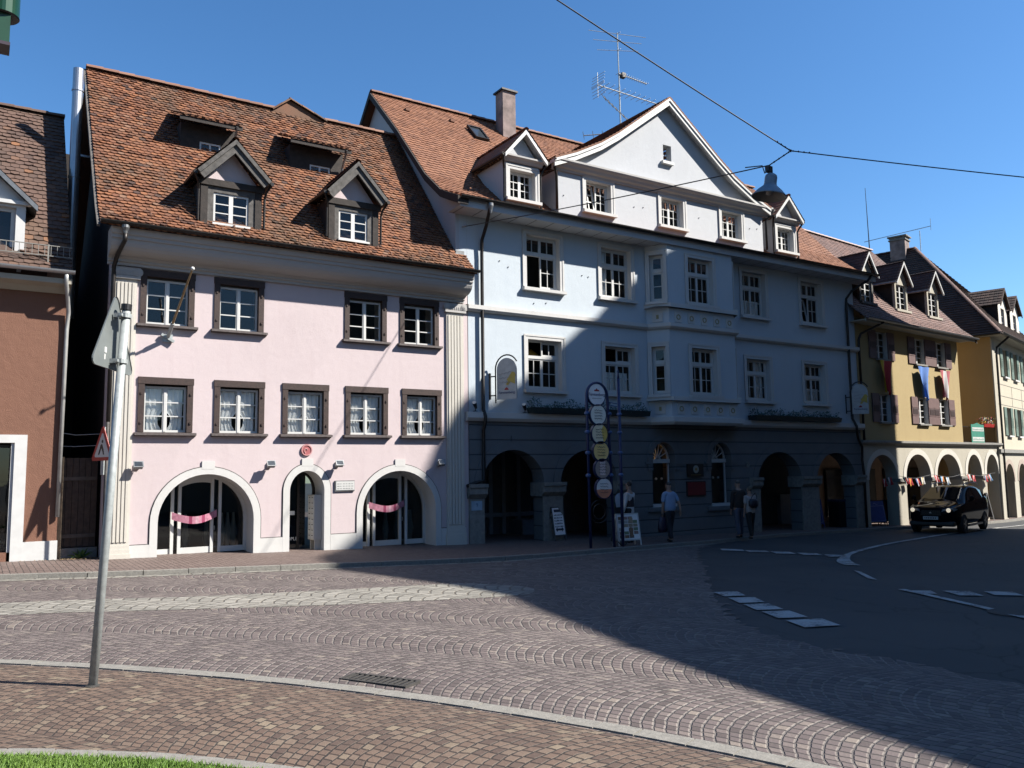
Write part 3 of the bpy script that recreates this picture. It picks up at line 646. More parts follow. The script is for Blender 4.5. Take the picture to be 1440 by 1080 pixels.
# dormers
def gable_dormer(x0, x1, zb, ze, za, yf, wx, wz0, wz1):
    d = MB(); xm = (x0+x1)/2+.0; pz = ze+.02
    d.box(x0, x0+.16, yf, yf+.12, zb, ze-.3); d.box(x1-.16, x1, yf, yf+.12, zb, ze-.3); d.box(x0-.06, x1+.06, yf-.03, yf+.12, ze-.36, ze-.20); d.box(x0, x1, yf, yf+.1, zb-.06, zb+.03)
    for xx in (x0, x1-.08): d.box(xx, xx+.08, yf+.12, yf+1.6, zb, ze-.2)
    dm = d.build('dormer', M['darkwood'], pk)
    g = MB(); g.prism([(x0+.1, ze-.21), (xm, za-.12), (x1-.1, ze-.21)], 'y', yf+.04, yf+.09); g.build('gable_panel', M['pink'], dm)
    b = MB(); hw = (x1-x0)/2+.15
    for s in (-1, 1):
        A = Vector((xm+s*hw, 0, ze-.12)); B = Vector((xm, 0, za+.10)); n = (B-A).normalized(); dn = Vector((n.z*s, 0, -n.x*s)); dn = dn if dn.z < 0 else -dn
        for y0, y1, o, wd in ((yf-.26, yf-.2, 0, .24), (yf-.31, yf-.26, 0, .09)):
            P = [A, B, B+Vector((0, 0, -wd*1.35)), A+dn*wd]
            b.prism([(p.x, p.z) for p in P], 'y', y0, y1)
        P = [A+Vector((0, 0, -.02)), B+Vector((0, 0, -.02)), B+Vector((0, 0, -.07)), A+Vector((0, 0, -.07))]; b.prism([(p.x, p.z) for p in P], 'y', yf-.2, yf+.3)
    b.build('barge_board', M['greywood'], dm)
    t = MB(); nx = 11
    for s in (-1, 1):
        for i in range(nx):
            f0, f1 = i/nx, (i+1)/nx+.02
            for k in range(13):
                y0 = yf-.28+k*.165; y1 = y0+.16; fa = xm+s*hw*(1-f0)*1.02; fb = xm+s*hw*(1-f1)*1.02; za0 = ze-.1+(za-ze+.22)*f0; zb0 = ze-.1+(za-ze+.22)*f1
                if y0 > 1.1+ f0*.9: continue
                t.add([(fa, y0, za0+.035), (fa, y1, za0+.035), (fb, y1, zb0+.01), (fb, y0, zb0+.01)], 0, rnd.uniform(.05, .95))
                t.add([(fa, y0, za0+.035), (fa, y0, za0), (fa, y1, za0), (fa, y1, za0+.035)], 0, .1)
    ridgecaps(t, (xm, yf-.28, za+.13), (xm, yf+1.9, za+.13), .085, 6); t.build('dormer_roof', M['tile_pink'], dm)
    w_ = MB(); sash(w_, wx[0], (wx[0]+wx[1])/2, wz0, wz1, yf+.06, 1, 3, .05); sash(w_, (wx[0]+wx[1])/2, wx[1], wz0, wz1, yf+.06, 1, 3, .05); w_.box(wx[0]-.03, wx[1]+.03, yf-.05, yf+.06, wz0-.05, wz0)
    w_.build('window', M['paint'], dm)
    p = MB(); pane(p, wx[0]+.03, wx[1]-.03, wz0, wz1, yf+.08); p.build('pane', M['glass'], dm)
    p = MB(); p.box(x0+.1, x1-.1, yf+.3, yf+.34, zb, ze-.2); p.build('dormer_backing', M['room'], dm)
    for xx in (x0+.15, x1-.15): pass
    c = MB(); c.box(x0+.14, wx[0], yf+.03, yf+.1, zb, ze-.3); c.box(wx[1], x1-.14, yf+.03, yf+.1, zb, ze-.3); c.box(wx[0], wx[1], yf+.03, yf+.1, wz1, ze-.3); c.build('frame', M['greywood'], dm)
    gp = MB()
    for s in (-1, 1):
        xx = xm+s*(hw+.03); gp.cut(); gp.tube([(xx, yf-.25, ze-.16), (xx, yf+.9, ze-.12)], .05, 8); gp.tube([(xx, yf-.2, ze-.18), (xx-s*.1, yf-.1, ze-.35), (xx-s*.12, yf-.02, ze-.5), (xx-s*.12, yf+.0, zb+.1)], .03, 8)
    gp.build('downpipe', M['darkmetal'], dm)
gable_dormer(4.22, 5.66, 7.95, 9.30, 9.97, -.24, (4.52, 5.35), 8.04, 8.80)
gable_dormer(7.38, 8.76, 8.0, 9.36, 10.04, -.24, (7.66, 8.46), 8.10, 8.87)
def shed_dormer(x0, x1, z0, zt, yf, wx, wz):
    d = MB(); d.box(x0+.1, wx[0], yf, yf+.08, z0-.1, zt); d.box(wx[1], x1-.1, yf, yf+.08, z0-.1, zt); d.box(wx[0], wx[1], yf, yf+.08, wz[1], zt); d.box(x0+.1, x0+.18, yf+.08, yf+1, z0-.1, zt); d.box(x1-.18, x1-.1, yf+.08, yf+1, z0-.1, zt)
    d.box(x0, x1, yf-.42, yf-.38, zt-.10, zt+.01)
    dm = d.build('dormer', M['darkwood'], pk)
    t = MB(); tiles(t, x0, x1, [(yf-.45, zt+.02), (yf+.95, zt+.62)], .175, .15, seed=int(x0*10)); t.build('dormer_roof', M['tile_pink'], dm)
    w_ = MB(); sash(w_, wx[0], wx[1], wz[0], wz[1], yf+.02, 2, 1, .045, .05); w_.build('window', M['paint'], dm)
    p = MB(); pane(p, wx[0], wx[1], *wz, yf+.05); p.build('pane', M['glass'], dm)
    p = MB(); p.box(x0+.15, x1-.15, yf+.4, yf+.44, z0-.1, zt); p.build('dormer_backing', M['room'], dm)
    p = MB(); p.tube([(x1-.15, yf-.44, zt-.02), (x1-.15, yf-.3, zt-.2), (x1-.15, yf-.1, zt-.45), (x1-.15, yf, z0)], .032, 8); p.build('downpipe', M['zinc'], dm)
shed_dormer(4.02, 5.60, 10.4, 11.24, 1.86, (4.60, 5.14), (10.46, 10.80))
shed_dormer(6.90, 8.66, 10.38, 11.22, 1.86, (7.58, 8.18), (10.46, 10.76))
# shop fronts in the arches
for (a, b, c, d, rise), dx in ((ARCH[0], (.42, 1.38)), (ARCH[2], (.42, 1.40))):
    y = .62; zb = G(a)-.02; w_ = MB(); xm = (a+b)/2; hw = (b-a)/2; sp = d-rise
    def top(x): return sp+rise*math.sqrt(max(0, 1-((x-xm)/hw)**2))-.02
    w_.archring(xm, hw-.07, rise-.07, sp, .10, y-.03, y+.06, zb)
    for x in (a+dx[0], a+dx[0]+.16, a+dx[1]-.06, a+dx[1]+.12): w_.box(x-.035, x+.035, y-.035, y+.06, zb, top(x))
    w_.box(a+.05, a+dx[0], y, y+.05, zb, zb+.13); w_.box(a+dx[0]+.16, a+dx[1]-.06, y-.01, y+.05, zb, zb+.14); w_.box(a+dx[1]+.12, b-.05, y, y+.05, zb, zb+.13)
    n = 10; xl, xr = a+dx[0]+.19, a+dx[1]-.09
    for i in range(n):
        u0 = xl+(xr-xl)*i/n; u1 = xl+(xr-xl)*(i+1)/n; w_.add([(u0, y-.02, top(u0)-.17), (u1, y-.02, top(u1)-.17), (u1, y-.02, top(u1)), (u0, y-.02, top(u0))])
    sf = w_.build('shop_window', M['paint'], pk)
    p = MB(); p.add([(a, y+.03, zb), (b, y+.03, zb), (b, y+.03, sp)]+[(xm+hw*math.cos(math.pi*k/14), y+.03, sp+rise*math.sin(math.pi*k/14)) for k in range(1, 14)]+[(a, y+.03, sp)]); p.build('pane', M['shopglass'], sf)
    p = MB(); p.box(a-.3, b+.3, y+1.6, y+1.65, zb, 2.5); p.box(a-.3, b+.3, y+.1, y+1.6, 2.3, 2.4); p.box(a-.32, a-.3, y, y+1.6, zb, 2.4); p.box(b+.3, b+.32, y, y+1.6, zb, 2.4)
    p.build('dark_backing', M['room'], sf)
    p = MB(); p.box(a+dx[1]-.02, a+dx[1]+.0, y-.08, y-.03, .75, .85); p.cut(); p.box(a+dx[1]-.02, a+dx[1]+.0, y-.08, y-.03, 1.15, 1.25); p.build('door_handle', M['zinc'], sf)
    p = MB()
    for q in range(5): p.cut(); xx = rnd.uniform(a+.1, b-.1); p.lathe([(.05, zb+.1), (.09, zb+.4), (.05, zb+.7), (.03, zb+.9)], (xx, y+.5, 0), 10)
    p.build('display_piece', M['cream'], sf)
    bn = MB(); n = 14; bz = 1.04 if a < 5 else 1.12
    def bp(i, dz): t = i/n; x = a+dx[0]-.03+(dx[1]-dx[0]+.06)*t; return (x, y-.12-.12*math.sin(math.pi*t), bz+dz-.13*math.sin(math.pi*t)+.03*t)
    for i in range(n): bn.add([bp(i, 0), bp(i+1, 0), bp(i+1, .17), bp(i, .17)], (0, 1, 0, 2)[(i*5) % 4 if 4 < i < 10 else 0])
    bn.add([bp(6, .04), bp(8, .04), bp(8, .13), bp(6, .13)], 1)
    o = bn.build('banner', [plain('pink cloth', (.62, .26, .36), .9, var=.3, scale=12), plain('dark pink cloth', (.36, .05, .13), .9), plain('pale pink cloth', (.66, .38, .46), .9, var=.25, scale=14)])
    o.location = (0, 20.2, 0); tag(o, 'pink fabric banner sagging across the glass door of the '+('left shop arch, sunlit' if a < 5 else 'right shop arch, shaded'), 'banner', 'pink banners on shop doors')
# passage doorway
a, b, c, d, rise = ARCH[1]; zb = G(7)-.02
p = MB(); p.archring((a+b)/2, (b-a)/2-.06, rise-.05, d-rise, .08, .66, .72, zb); p.box(a+.42, a+.47, .64, .7, zb, 2.1); p.build('door_frame', M['darkwood'], pk)
p = MB(); pane(p, a, b, zb, 2.1, .70); dg = p.build('door_glass', M['shopglass'], pk)
lettering('HOPLE', .12, M['paint'], dg, (a+.26-2.35, .69, .42-G(2.35)))
p = MB(); p.box(a+.1, a+.36, .685, .695, 1.02, 1.12); p.box(a+.02, a+.16, .685, .695, 1.55, 1.75); p.build('door_notice', M['paint'], dg)
p = MB(); p.box(a-.2, b+.2, 2, 2.05, zb, 2.5); p.build('passage_backing', M['room'], pk)
mx = thing('mailbox_panel', (b-.05, 20.2+.34, zb+.35), 'cream mailbox cabinet with many small flaps inside the pink house doorway', 'mailbox', off=(b-.05, .34, zb+.35))
p = MB(); p.box(b-.20, b-.005, .14, .60, .40, 1.52); p.box(b-.16, b-.005, .2, .24, zb, .4); p.box(b-.16, b-.005, .50, .54, zb, .4); p.build('cabinet', M['cream'], mx)
p = MB()
for i in range(8):
    for j in range(2): p.cut(); p.box(b-.21, b-.20, .165+j*.21, .355+j*.21, .43+i*.135, .545+i*.135)
p.build('flap', M['white'], mx)
p = MB()
for i in range(8):
    for j in range(2): p.box(b-.215, b-.21, .20+j*.21, .30+j*.21, .50+i*.135, .52+i*.135)
p.build('letter_slot', M['greywood'], mx)
# things fixed on the pink wall
for i, (x, lab) in enumerate(((3.05, 'small floodlight on the pink wall beside the left pilaster'), (6.0, 'small floodlight on the pink wall left of the round red medallion'), (7.73, 'small floodlight on the pink wall above the white name plate'), (10.64, 'small floodlight on the pink wall right of the right shop arch'))):
    if i == 0:
        fl = thing('wall_floodlight', (x, 20.2, 2.27), lab, 'floodlight', 'floodlights on the pink house')
        p = MB(); p.box(-.05, .05, -.04, -.0, -.06, .06); p.tube([(0, -.03, 0), (0, -.16, .03)], .018, 8); p.build('bracket', M['galv'], fl)
        p = MB(Matrix.Translation((0, -.2, .02)) @ Matrix.Rotation(R(-35), 4, 'X')); p.box(-.09, .09, -.05, .05, -.065, .065); p.box(-.105, .105, -.06, -.05, -.08, .08); p.build('lamp_head', M['zinc'], fl)
        p = MB(Matrix.Translation((0, -.2, .02)) @ Matrix.Rotation(R(-35), 4, 'X')); p.add([(-.085, -.062, -.06), (.085, -.062, -.06), (.085, -.062, .06), (-.085, -.062, .06)]); p.build('lens', M['glass'], fl)
    else: o = copy_tree(fl); o.location = (x, 20.2, 2.27); o['label'] = lab
fp = thing('flag_pole', (3.61, 20.2, 5.2), 'bare slanted flag pole without a flag sticking out of the pink wall', 'flag pole', off=(3.61, 0, 5.2))
p = MB(); tip = Vector((3.77, -1.75, 6.5)); b0 = Vector((3.61, -.05, 5.22)); p.tube([b0, b0+(tip-b0)*.22], .045, 10); p.box(3.50, 3.72, -.05, 0, 5.12, 5.30); p.beam((3.47, -.07, 5.29), (3.75, -.07, 5.13), .05, .06); p.build('holder', M['galv'], fp)
p = MB(); p.tube([b0+(tip-b0)*.15, tip], [.03, .02], 10); p.build('staff', plain('varnished wood', (.42, .27, .12), .5), fp)
p = MB(); p.lathe([(.005, -.045), (.035, -.03), (.045, 0), (.035, .03), (.005, .045)], tip, 12); p.build('knob', M['paint'], fp, smooth=True)
md = thing('wall_medallion', (6.94, 20.2, 2.64), 'round red plaster medallion above the passage door of the pink house', 'medallion', off=(6.94, 0, 2.64))
def disc(mb, x, z, r, y0, y1, n=28, mi=0): mb.prism([(x+r*math.cos(6.2832*k/n), z+r*math.sin(6.2832*k/n)) for k in range(n)], 'y', y0, y1, mi)
p = MB(); disc(p, 6.94, 2.64, .145, -.03, .0); p.build('plate', plain('dusty red plaster', (.50, .14, .15), .8), md)
p = MB(); p.archring(6.94, .115, .115, 2.64, .022, -.045, -.03); p.T = Matrix.Translation((6.94*2, 0, 2.64*2)) @ Matrix.Diagonal((-1, 1, -1, 1)); p.archring(6.94, .115, .115, 2.64, .022, -.045, -.03); p.T = None
p.tube([(6.94+.012*k*math.cos(k*.62), -.035, 2.64+.012*k*math.sin(k*.62)) for k in range(1, 8)], .014, 6); p.build('relief', plain('pale red plaster', (.70, .36, .36), .8), md)
sg = thing('name_plate', (7.95, 20.2, 1.75), 'white rectangular name plate between the passage door and the right arch of the pink house', 'sign', off=(7.95, 0, 1.75))
p = MB(); p.box(7.68, 8.21, -.04, 0, 1.60, 1.87); p.build('backing', M['zinc'], sg)
p = MB(); p.box(7.71, 8.20, -.05, -.04, 1.63, 1.85); p.build('plate', M['paint'], sg)
p = MB()
for i in range(3):
    for j in range(6): p.box(7.74+j*.075, 7.74+j*.075+rnd.uniform(.03, .06), -.053, -.05, 1.66+i*.06, 1.675+i*.06)
p.build('faint_print', M['zinc'], sg)
# ================================================================= BLUE HOUSE
bh = thing('blue_house', (11.6, 20.2, G(11.6)), 'long pale blue house with white trims, dark arcade, bay window and white front gable', 'house', off=(11.6, 0, G(11.6)))
BX0, BX1 = 11.60, 29.58
BT = [('b_open', 13.52), ('b0', 16.40), ('b0', 22.92), ('b_tilt', 26.18)]; BB = [('b_lowtop', 13.52), ('b_lowtop', 16.46), ('b_low', 22.98), ('b_low', 26.16)]
hs = [(x+.05, x+1.44, 7.47, 9.24) for _, x in BT]+[(x+.05, x+1.44, 4.42, 6.06) for _, x in BB]+[(18.6, 22.2, 3.9, 9.2)]
mb = MB(); mb.wall(BX0, BX1, 3.5, 9.45, hs, 0, .3); mb.box(11.352, BX0-.001, .002, .02, 7.9, 9.45); mb.build('wall', M['blue'], bh)
mb = MB(); mb.prism([(0, 6.5), (0, 9.45), (-.5, 9.5), (-.2, 9.78), (.3, 9.98), (1.28, 10.78), (3.27, 12.9), (5.46, 15.0), (7.6, 12.9), (9.6, 10.8), (11, 9.6), (11, 6.5)], 'x', 11.23, 11.35); mb.build('gable_wall', M['bluewhite'], bh)
mb = MB(); mb.box(11.7, 29.4, 1.25, 1.3, 3.5, 9.3); mb.box(15.1, 24.1, 1.0, 1.05, 10.0, 11.3); mb.box(19.0, 20.2, 1.0, 1.05, 12, 13.6); mb.box(BX0, BX1, .3, 1.3, 6.35, 6.4); mb.build('dark_backing', M['room'], bh)
# ground floor arcade wall
AH = [(12.03, 14.15, -2, 2.66, 1.0), (14.76, 16.95, -2, 2.66, 1.0), (18.45, 19.43, .82, 2.92, .56), (21.12, 22.10, .76, 2.92, .56), (23.45, 25.85, -2, 2.60, 1.08), (26.72, 29.08, -2, 2.57, 1.06)]
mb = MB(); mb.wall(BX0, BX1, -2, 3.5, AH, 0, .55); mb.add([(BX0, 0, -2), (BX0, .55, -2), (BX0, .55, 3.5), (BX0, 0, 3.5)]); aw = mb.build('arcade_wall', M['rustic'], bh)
mb = MB(); SL_ = MB()
for (a, b, c, d, rise) in (AH[0], AH[1], AH[4], AH[5]): mb.cut(); mb.archring((a+b)/2, (b-a)/2, rise, d-rise, .26, -.03, .0, None, n=30)
for (a, b, c, d, rise) in (AH[2], AH[3]): mb.cut(); mb.archring((a+b)/2, (b-a)/2, rise, d-rise, .2, -.05, .0, 2.0, n=24); mb.box(a-.3, a-.02, -.07, 0, 2.2, 2.28); mb.box(b+.02, b+.3, -.07, 0, 2.2, 2.28); SL_.cut(); SL_.box(a-.24, b+.24, -.09, 0, c-.14, c)
mb.cut(); mb.box(13.02, 13.24, -.05, 0, 2.9, 3.06); mb.build('arch_moulding', M['rustic'], aw); SL_.build('window_ledge', M['rustic'], aw)
mb = MB()
for a, b in ((11.62, 12.05), (14.12, 14.78), (16.92, 17.3), (23.1, 23.48), (25.82, 26.74), (29.05, 29.5)):
    mb.cut(); mb.prism([(-.04, 1.30), (-.16, 1.42), (-.16, 1.58), (-.2, 1.60), (-.2, 1.70), (.55, 1.70), (.55, 1.30)], 'x', a-.08, b+.08)
    mb.box(a-.03, b+.03, -.05, .0, -2, 1.29)
mb.build('impost', M['stone'], aw)
for (a, b, c, d, rise) in (AH[2], AH[3]):           # fan windows
    w_ = MB(); xm = (a+b)/2; hw = (b-a)/2; sp = d-rise; y = .26
    w_.archring(xm, hw-.05, rise-.05, sp, .06, y, y+.06, c)
    w_.box(a, b, y-.05, y+.06, 2.24, 2.37); w_.box(a, b, y, y+.06, c, c+.05)
    for k in range(1, 7): t = math.pi*k/7; w_.beam((xm, y+.03, sp+.02), (xm-hw*.97*math.cos(t), y+.03, sp+rise*.97*math.sin(t)), .03, .022, up=(0, 1, 0))
    w_.archring(xm, .09, .09, sp, .03, y-.01, y+.05, n=12); w_.box(a-.02, b+.02, -.06, y, c, c+.09)
    f = w_.build('window', M['paint'], bh)
    p = MB(); p.add([(a, y+.04, c), (b, y+.04, c), (b, y+.04, sp)]+[(xm+hw*math.cos(math.pi*k/14), y+.04, sp+rise*math.sin(math.pi*k/14)) for k in range(1, 14)]+[(a, y+.04, sp)]); p.build('pane', M['glass'], f)
    p = MB()
    for k in range(4): p.cut(); p.lathe([(.005, -.045), (.035, -.03), (.045, 0), (.035, .03), (.005, .045)], (a+.12+k*.25, y+.25, 1.72), 10)
    p.build('globe_lamp', M['curtain'], f, smooth=True)
p = MB(); p.lathe([(.01, 0), (.06, .03), (.05, .16), (.01, .2)], (18.62, .42, 2.42), 10); p.build('lit_lamp', emit('warm lamp', (1, .5, .12), 2.2), bh, smooth=True)
# belts (run round the bay)
BAY = [(18.40, 0), (18.84, -.60), (21.90, -.60), (22.36, 0)]
def beltrun(mb, x0, x1, z0, z1, pr):
    def run(pts, d): 
        out = []
        for i, p in enumerate(pts):
            a = Vector(pts[max(i-1, 0)]); b = Vector(p); c = Vector(pts[min(i+1, len(pts)-1)])
            n1 = (b-a) if i else (c-b); n2 = (c-b) if i < len(pts)-1 else (b-a); n1 = Vector((n1.y, -n1.x)).normalized(); n2 = Vector((n2.y, -n2.x)).normalized()
            n = (n1+n2).normalized(); out.append(b+n*(d/max(.4, n.dot(n1))))
        return out
    pts = [(x0, 0)]+BAY+[(x1, 0)]
    for (d0, za), (d1, zb) in (((pr*.55, z0), (pr, z0+(z1-z0)*.35)), ((pr, z0+(z1-z0)*.35), (pr, z1)), ((pr, z1), (0, z1+.02)), ((0, z0), (pr*.55, z0))):
        A = run(pts, d0); B = run(pts, d1)
        for i in range(len(pts)-1): mb.add([(A[i].x, A[i].y, za), (A[i+1].x, A[i+1].y, za), (B[i+1].x, B[i+1].y, zb), (B[i].x, B[i].y, zb)])
    for x in (x0, x1): mb.add([(x, 0, z0), (x, -pr*.55, z0), (x, -pr, z0+(z1-z0)*.35), (x, -pr, z1), (x, 0, z1)])
mb = MB(); beltrun(mb, 11.56, 29.62, 6.60, 6.78, .15); mb.build('belt_course', M['white'], bh)
mb = MB(); beltrun(mb, 11.50, 29.66, 3.47, 3.71, .17); mb.build('belt_course', M['white'], bh)
# bay window
T1 = Matrix.Translation((18.40, 0, 0)) @ Matrix.Rotation(math.atan2(-.6, .44), 4, 'Z'); T3 = Matrix.Translation((21.90, -.6, 0)) @ Matrix.Rotation(math.atan2(.6, .46), 4, 'Z')
mb = MB()
BW = [(19.62, 7.42), (19.66, 4.36)]
mb.wall(18.84, 21.90, 3.5, 9.42, [(x+.05, x+1.37, z+.06, z+1.74) for x, z in BW], -.6, .2)
for T in (T1, T3):
    mb.T = T; mb.wall(0, .744 if T is T1 else .756, 3.5, 9.42, [(.07, .67, z+.06, z+1.74) for _, z in BW], 0, .15); mb.T = None
mb.add([(18.4, 0, 3.5), (18.84, -.6, 3.5), (21.9, -.6, 3.5), (22.36, 0, 3.5)])
bay = mb.build('bay_window', M['blue'], bh)
for x, z in BW: put('b_bay', bay, x, -.6, z)
for z in (7.42, 4.36): put('narrow', bay, 18.40+.04*.59, -.04*.81, z, math.atan2(-.6, .44)); put('narrow', bay, 21.90+.05*.6, -.6+.05*.8, z, math.atan2(.6, .46))
mb = MB()
for z in (7.30, 4.24):
    mb.cut(); pts = [(18.30, .0), (18.80, -.74), (21.94, -.74), (22.46, .0)]
    for (a, b), (c, d) in zip(pts, pts[1:]): mb.add([(a, b, z), (c, d, z), (c, d, z+.14), (a, b, z+.14)]); mb.add([(a, b, z), (c, d, z), (c*.99+.2, d+.15, z), (a*.99+.2, d+.15, z)])
    mb.add([(x, y, z+.14) for x, y in pts]+[]); mb.add([(x, y, z) for x, y in pts])
mb.build('bay_sill', M['white'], bay)
mb = MB(); mb2 = MB()
for z in (6.84, 3.82):
    for i in range(5):
        x = 19.08+i*.60; mb.cut(); mb2.cut(); mb.box(x, x+.30, -.63, -.599, z, z+.33); cx = x+.15
        mb2.T = Matrix.Translation((cx, -.645, z+.165)); mb2.archring(0, .06, .06, 0, .03, 0, .02, n=12); mb2.T = mb2.T @ Matrix.Rotation(math.pi, 4, 'Y'); mb2.archring(0, .06, .06, 0, .03, 0, .02, n=12); mb2.T = None
    mb.cut(); mb2.cut(); mb.T = T1; mb.box(.20, .54, -.03, .001, z, z+.33); mb.T = None; mb2.T = T1; mb2.box(.33, .41, -.045, -.03, z+.10, z+.23); mb2.T = None
pq = mb.build('ornament_panel', M['white'], bay); mb2.build('rosette', plain('ochre relief', (.45, .40, .22), .8), pq)
for k, x in BT: put(k, bh, x, 0, 7.41)
for k, x in BB: put(k, bh, x, 0, 4.34)
for x, z, a, b, h in ((16.46, 4.34, .2, 1.3, .62), (22.98, 4.34, .2, .55, 1.45), (22.98, 4.34, .95, 1.3, 1.45), (22.92, 7.41, .2, 1.3, .55), (16.40, 7.41, .2, .6, 1.5), (26.16, 4.34, .2, 1.3, .5)):
    m = MB(); n = 26
    for i in range(n): u0 = x+a+(b-a)*i/n; u1 = x+a+(b-a)*(i+1)/n; m.add([(u0, .33+.02*math.sin(i*1.9), z+.2), (u1, .33+.02*math.sin((i+1)*1.9), z+.2), (u1, .33+.02*math.sin((i+1)*1.9), z+.2+h), (u0, .33+.02*math.sin(i*1.9), z+.2+h)])
    m.build('curtain', M['curtain'], bh, smooth=True)
p = MB(); p.lathe([(.02, 0), (.22, .05), (.25, .12), (.05, .3)], (14.35, .9, 5.5), 14); p.build('hanging_lampshade', plain('yellow lamp shade', (.75, .45, .06), .6), bh, smooth=True)
# eaves, fascia, gutter
mb = MB(); mb.add([(11.0, -.66, 9.42), (BX1+.5, -.66, 9.42), (BX1+.5, .02, 9.40), (11.0, .02, 9.40)]); mb.build('soffit', M['soffit'], bh)
mb = MB(); mb.box(11.0, BX1+.55, -.70, -.66, 9.40, 9.63); mb.build('fascia', M['bluewhite'], bh)
BPROF = [(-.76, 9.66), (-.3, 9.86), (.3, 10.14), (1.28, 10.92), (3.27, 13.02), (5.46, 15.15)]
BR1 = 30.35
mb = MB(); halfgutter(mb, 10.96, BX1+.6, -.80, 9.68, .085); gtr = mb.build('gutter', M['darkmetal'], bh)
GX0, GX1 = 14.90, 24.33
def gablez(x):
    for (a, c), (b, d) in zip(((14.6, 11.62), (17.2, 12.98), (19.52, 14.72), (21.85, 13.0)), ((17.2, 12.98), (19.52, 14.72), (21.85, 13.0), (24.5, 11.62))):
        if a <= x <= b: return c+(d-c)*(x-a)/(b-a)
    return 0
def roofz(y):
    for (a, c), (b, d) in zip(BPROF, BPROF[1:]):
        if a <= y <= b: return c+(d-c)*(y-a)/(b-a)
    return 20
def bskip(x, y): return (GX0+.15 < x < GX1-.15 and y > .05 and roofz(y) < gablez(x)-.1) or (13.1 < x < 14.1 and .1 < y < 1.3) or (25.1 < x < 26.1 and .1 < y < 1.3) or (14.2 < x < 14.75 and 3.85 < y < 4.55)
RT = MB(); tiles(RT, 10.95, BR1, BPROF, .185, .16, bskip, .026, jit=.45, seed=21)
for i in range(6):
    x = 11.9+i*1.75
    if x < 15.2 or x > 28: RT.box(x, x+.16, 4.62, 4.84, 14.42, 14.52, 0)
RT.add([(10.95, 5.46, 15.12), (BR1, 5.46, 15.12), (BR1, 11.6, 9.2), (10.95, 11.6, 9.2)], 0, .4)
rf = RT.build('roof', M['tile_blue'], bh)
mb = MB(); ridgecaps(mb, (10.95, 5.46, 15.2), (BR1, 5.46, 15.2), .12); mb.build('ridge_tiles', M['ridge'], rf)
mb = MB(); mb.prism([(y, z+.01) for y, z in BPROF]+[(y, z-.22) for y, z in reversed(BPROF)], 'x', 10.90, 10.95); mb.prism([(5.46, 15.16), (11.5, 9.3), (11.5, 9.1), (5.46, 14.94)], 'x', 10.90, 10.95); mb.prism([(y, z-.03) for y, z in BPROF]+[(y, z-.2) for y, z in reversed(BPROF)], 'x', 10.95, 11.24); mb.build('verge_board', M['darkwood'], rf)
mb = MB(); mb.box(15.80, 16.36, 4.55, 5.05, 13.5, 16.08); mb.box(15.66, 16.49, 4.51, 5.09, 14.2, 14.26) if 0 else None; ch = mb.build('chimney', M['chim'], rf)
mb = MB(); mb.box(15.73, 16.43, 4.48, 5.12, 16.08, 16.14); mb.box(15.77, 16.39, 4.52, 5.08, 16.14, 16.17); mb.build('chimney_cap', M['darkmetal'], ch)
sl = (13.02-10.92)/(3.27-1.28)
T = Matrix.Translation((14.2, 3.85, 13.02+sl*.58)) @ Matrix.Rotation(math.atan(sl), 4, 'X')
mb = MB(T); mb.box(0, .56, 0, .06, -.02, .08); mb.box(0, .56, .86, .92, -.02, .08); mb.box(0, .06, .06, .86, -.02, .08); mb.box(.5, .56, .06, .86, -.02, .08); sk = mb.build('skylight', M['darkmetal'], rf)
mb = MB(T); mb.box(.05, .51, .05, .87, .0, .04); mb.build('pane', plain('dark roof glass', (.05, .06, .07), .1), sk)
# front cross gable
gz = 11.42
mb = MB(); GH = [(15.85, 10.17), (19.08, 10.17), (22.0, 10.17)]
mb.wall(GX0, GX1, 9.9, gz, [(x+.05, x+1.23, z+.06, z+1.16) for x, z in GH], 0, .25); mb.box(GX0, GX0+.12, 0.001, 3, 9.6, gz); mb.box(GX1-.12, GX1, 0.001, 3, 9.6, gz)
# tympanum with a real opening for the little window
W0 = (19.40, 19.78, 12.54, 13.15); ap = (19.68, 14.82)
rk = [(14.9, 11.62), (15.5, 11.90), (16.4, 12.42), (17.2, 12.98)]; rkr = [(24.36, 11.62), (23.75, 11.92), (22.9, 12.42), (22.1, 12.98)]
mb.add([(14.9, .0, gz), (W0[0], .0, gz), (W0[0], 0, 14.60), (17.2, 0, 12.93), (16.45, 0, 12.44), (15.45, 0, 11.92), (14.9, 0, 11.70)])
mb.add([(W0[1], 0, gz), (24.36, 0, gz), (24.36, 0, 11.63), (23.62, 0, 11.92), (22.6, 0, 12.45), (21.85, 0, 12.95), (W0[1], 0, 14.46)])
mb.add([(W0[0], 0, gz), (W0[1], 0, gz), (W0[1], 0, W0[2]), (W0[0], 0, W0[2])]); mb.add([(W0[0], 0, W0[3]), (W0[1], 0, W0[3]), (W0[1], 0, 14.46), (19.52, 0, 14.67), (W0[0], 0, 14.60)])
for (a, c), (b, d) in (((W0[0], W0[2]), (W0[0], W0[3])), ((W0[0], W0[3]), (W0[1], W0[3])), ((W0[1], W0[3]), (W0[1], W0[2])), ((W0[1], W0[2]), (W0[0], W0[2]))): mb.add([(a, 0, c), (a, .25, c), (b, .25, d), (b, 0, d)])
cg = mb.build('front_gable', M['bluewhite'], bh)
for i, (x, z) in enumerate(GH): put('gab_open' if i == 0 else 'gab', cg, x, 0, z)
mb = MB(); sash(mb, W0[0], W0[1], W0[2], W0[3], .16, 1, 2, .04, .025); mb.box(W0[0]-.12, W0[1]+.02, -.12, .1, W0[2]-.10, W0[2]); w_ = mb.build('window', M['paint'], cg)
mb = MB(); pane(mb, *W0, .19); mb.build('pane', M['glass'], w_)
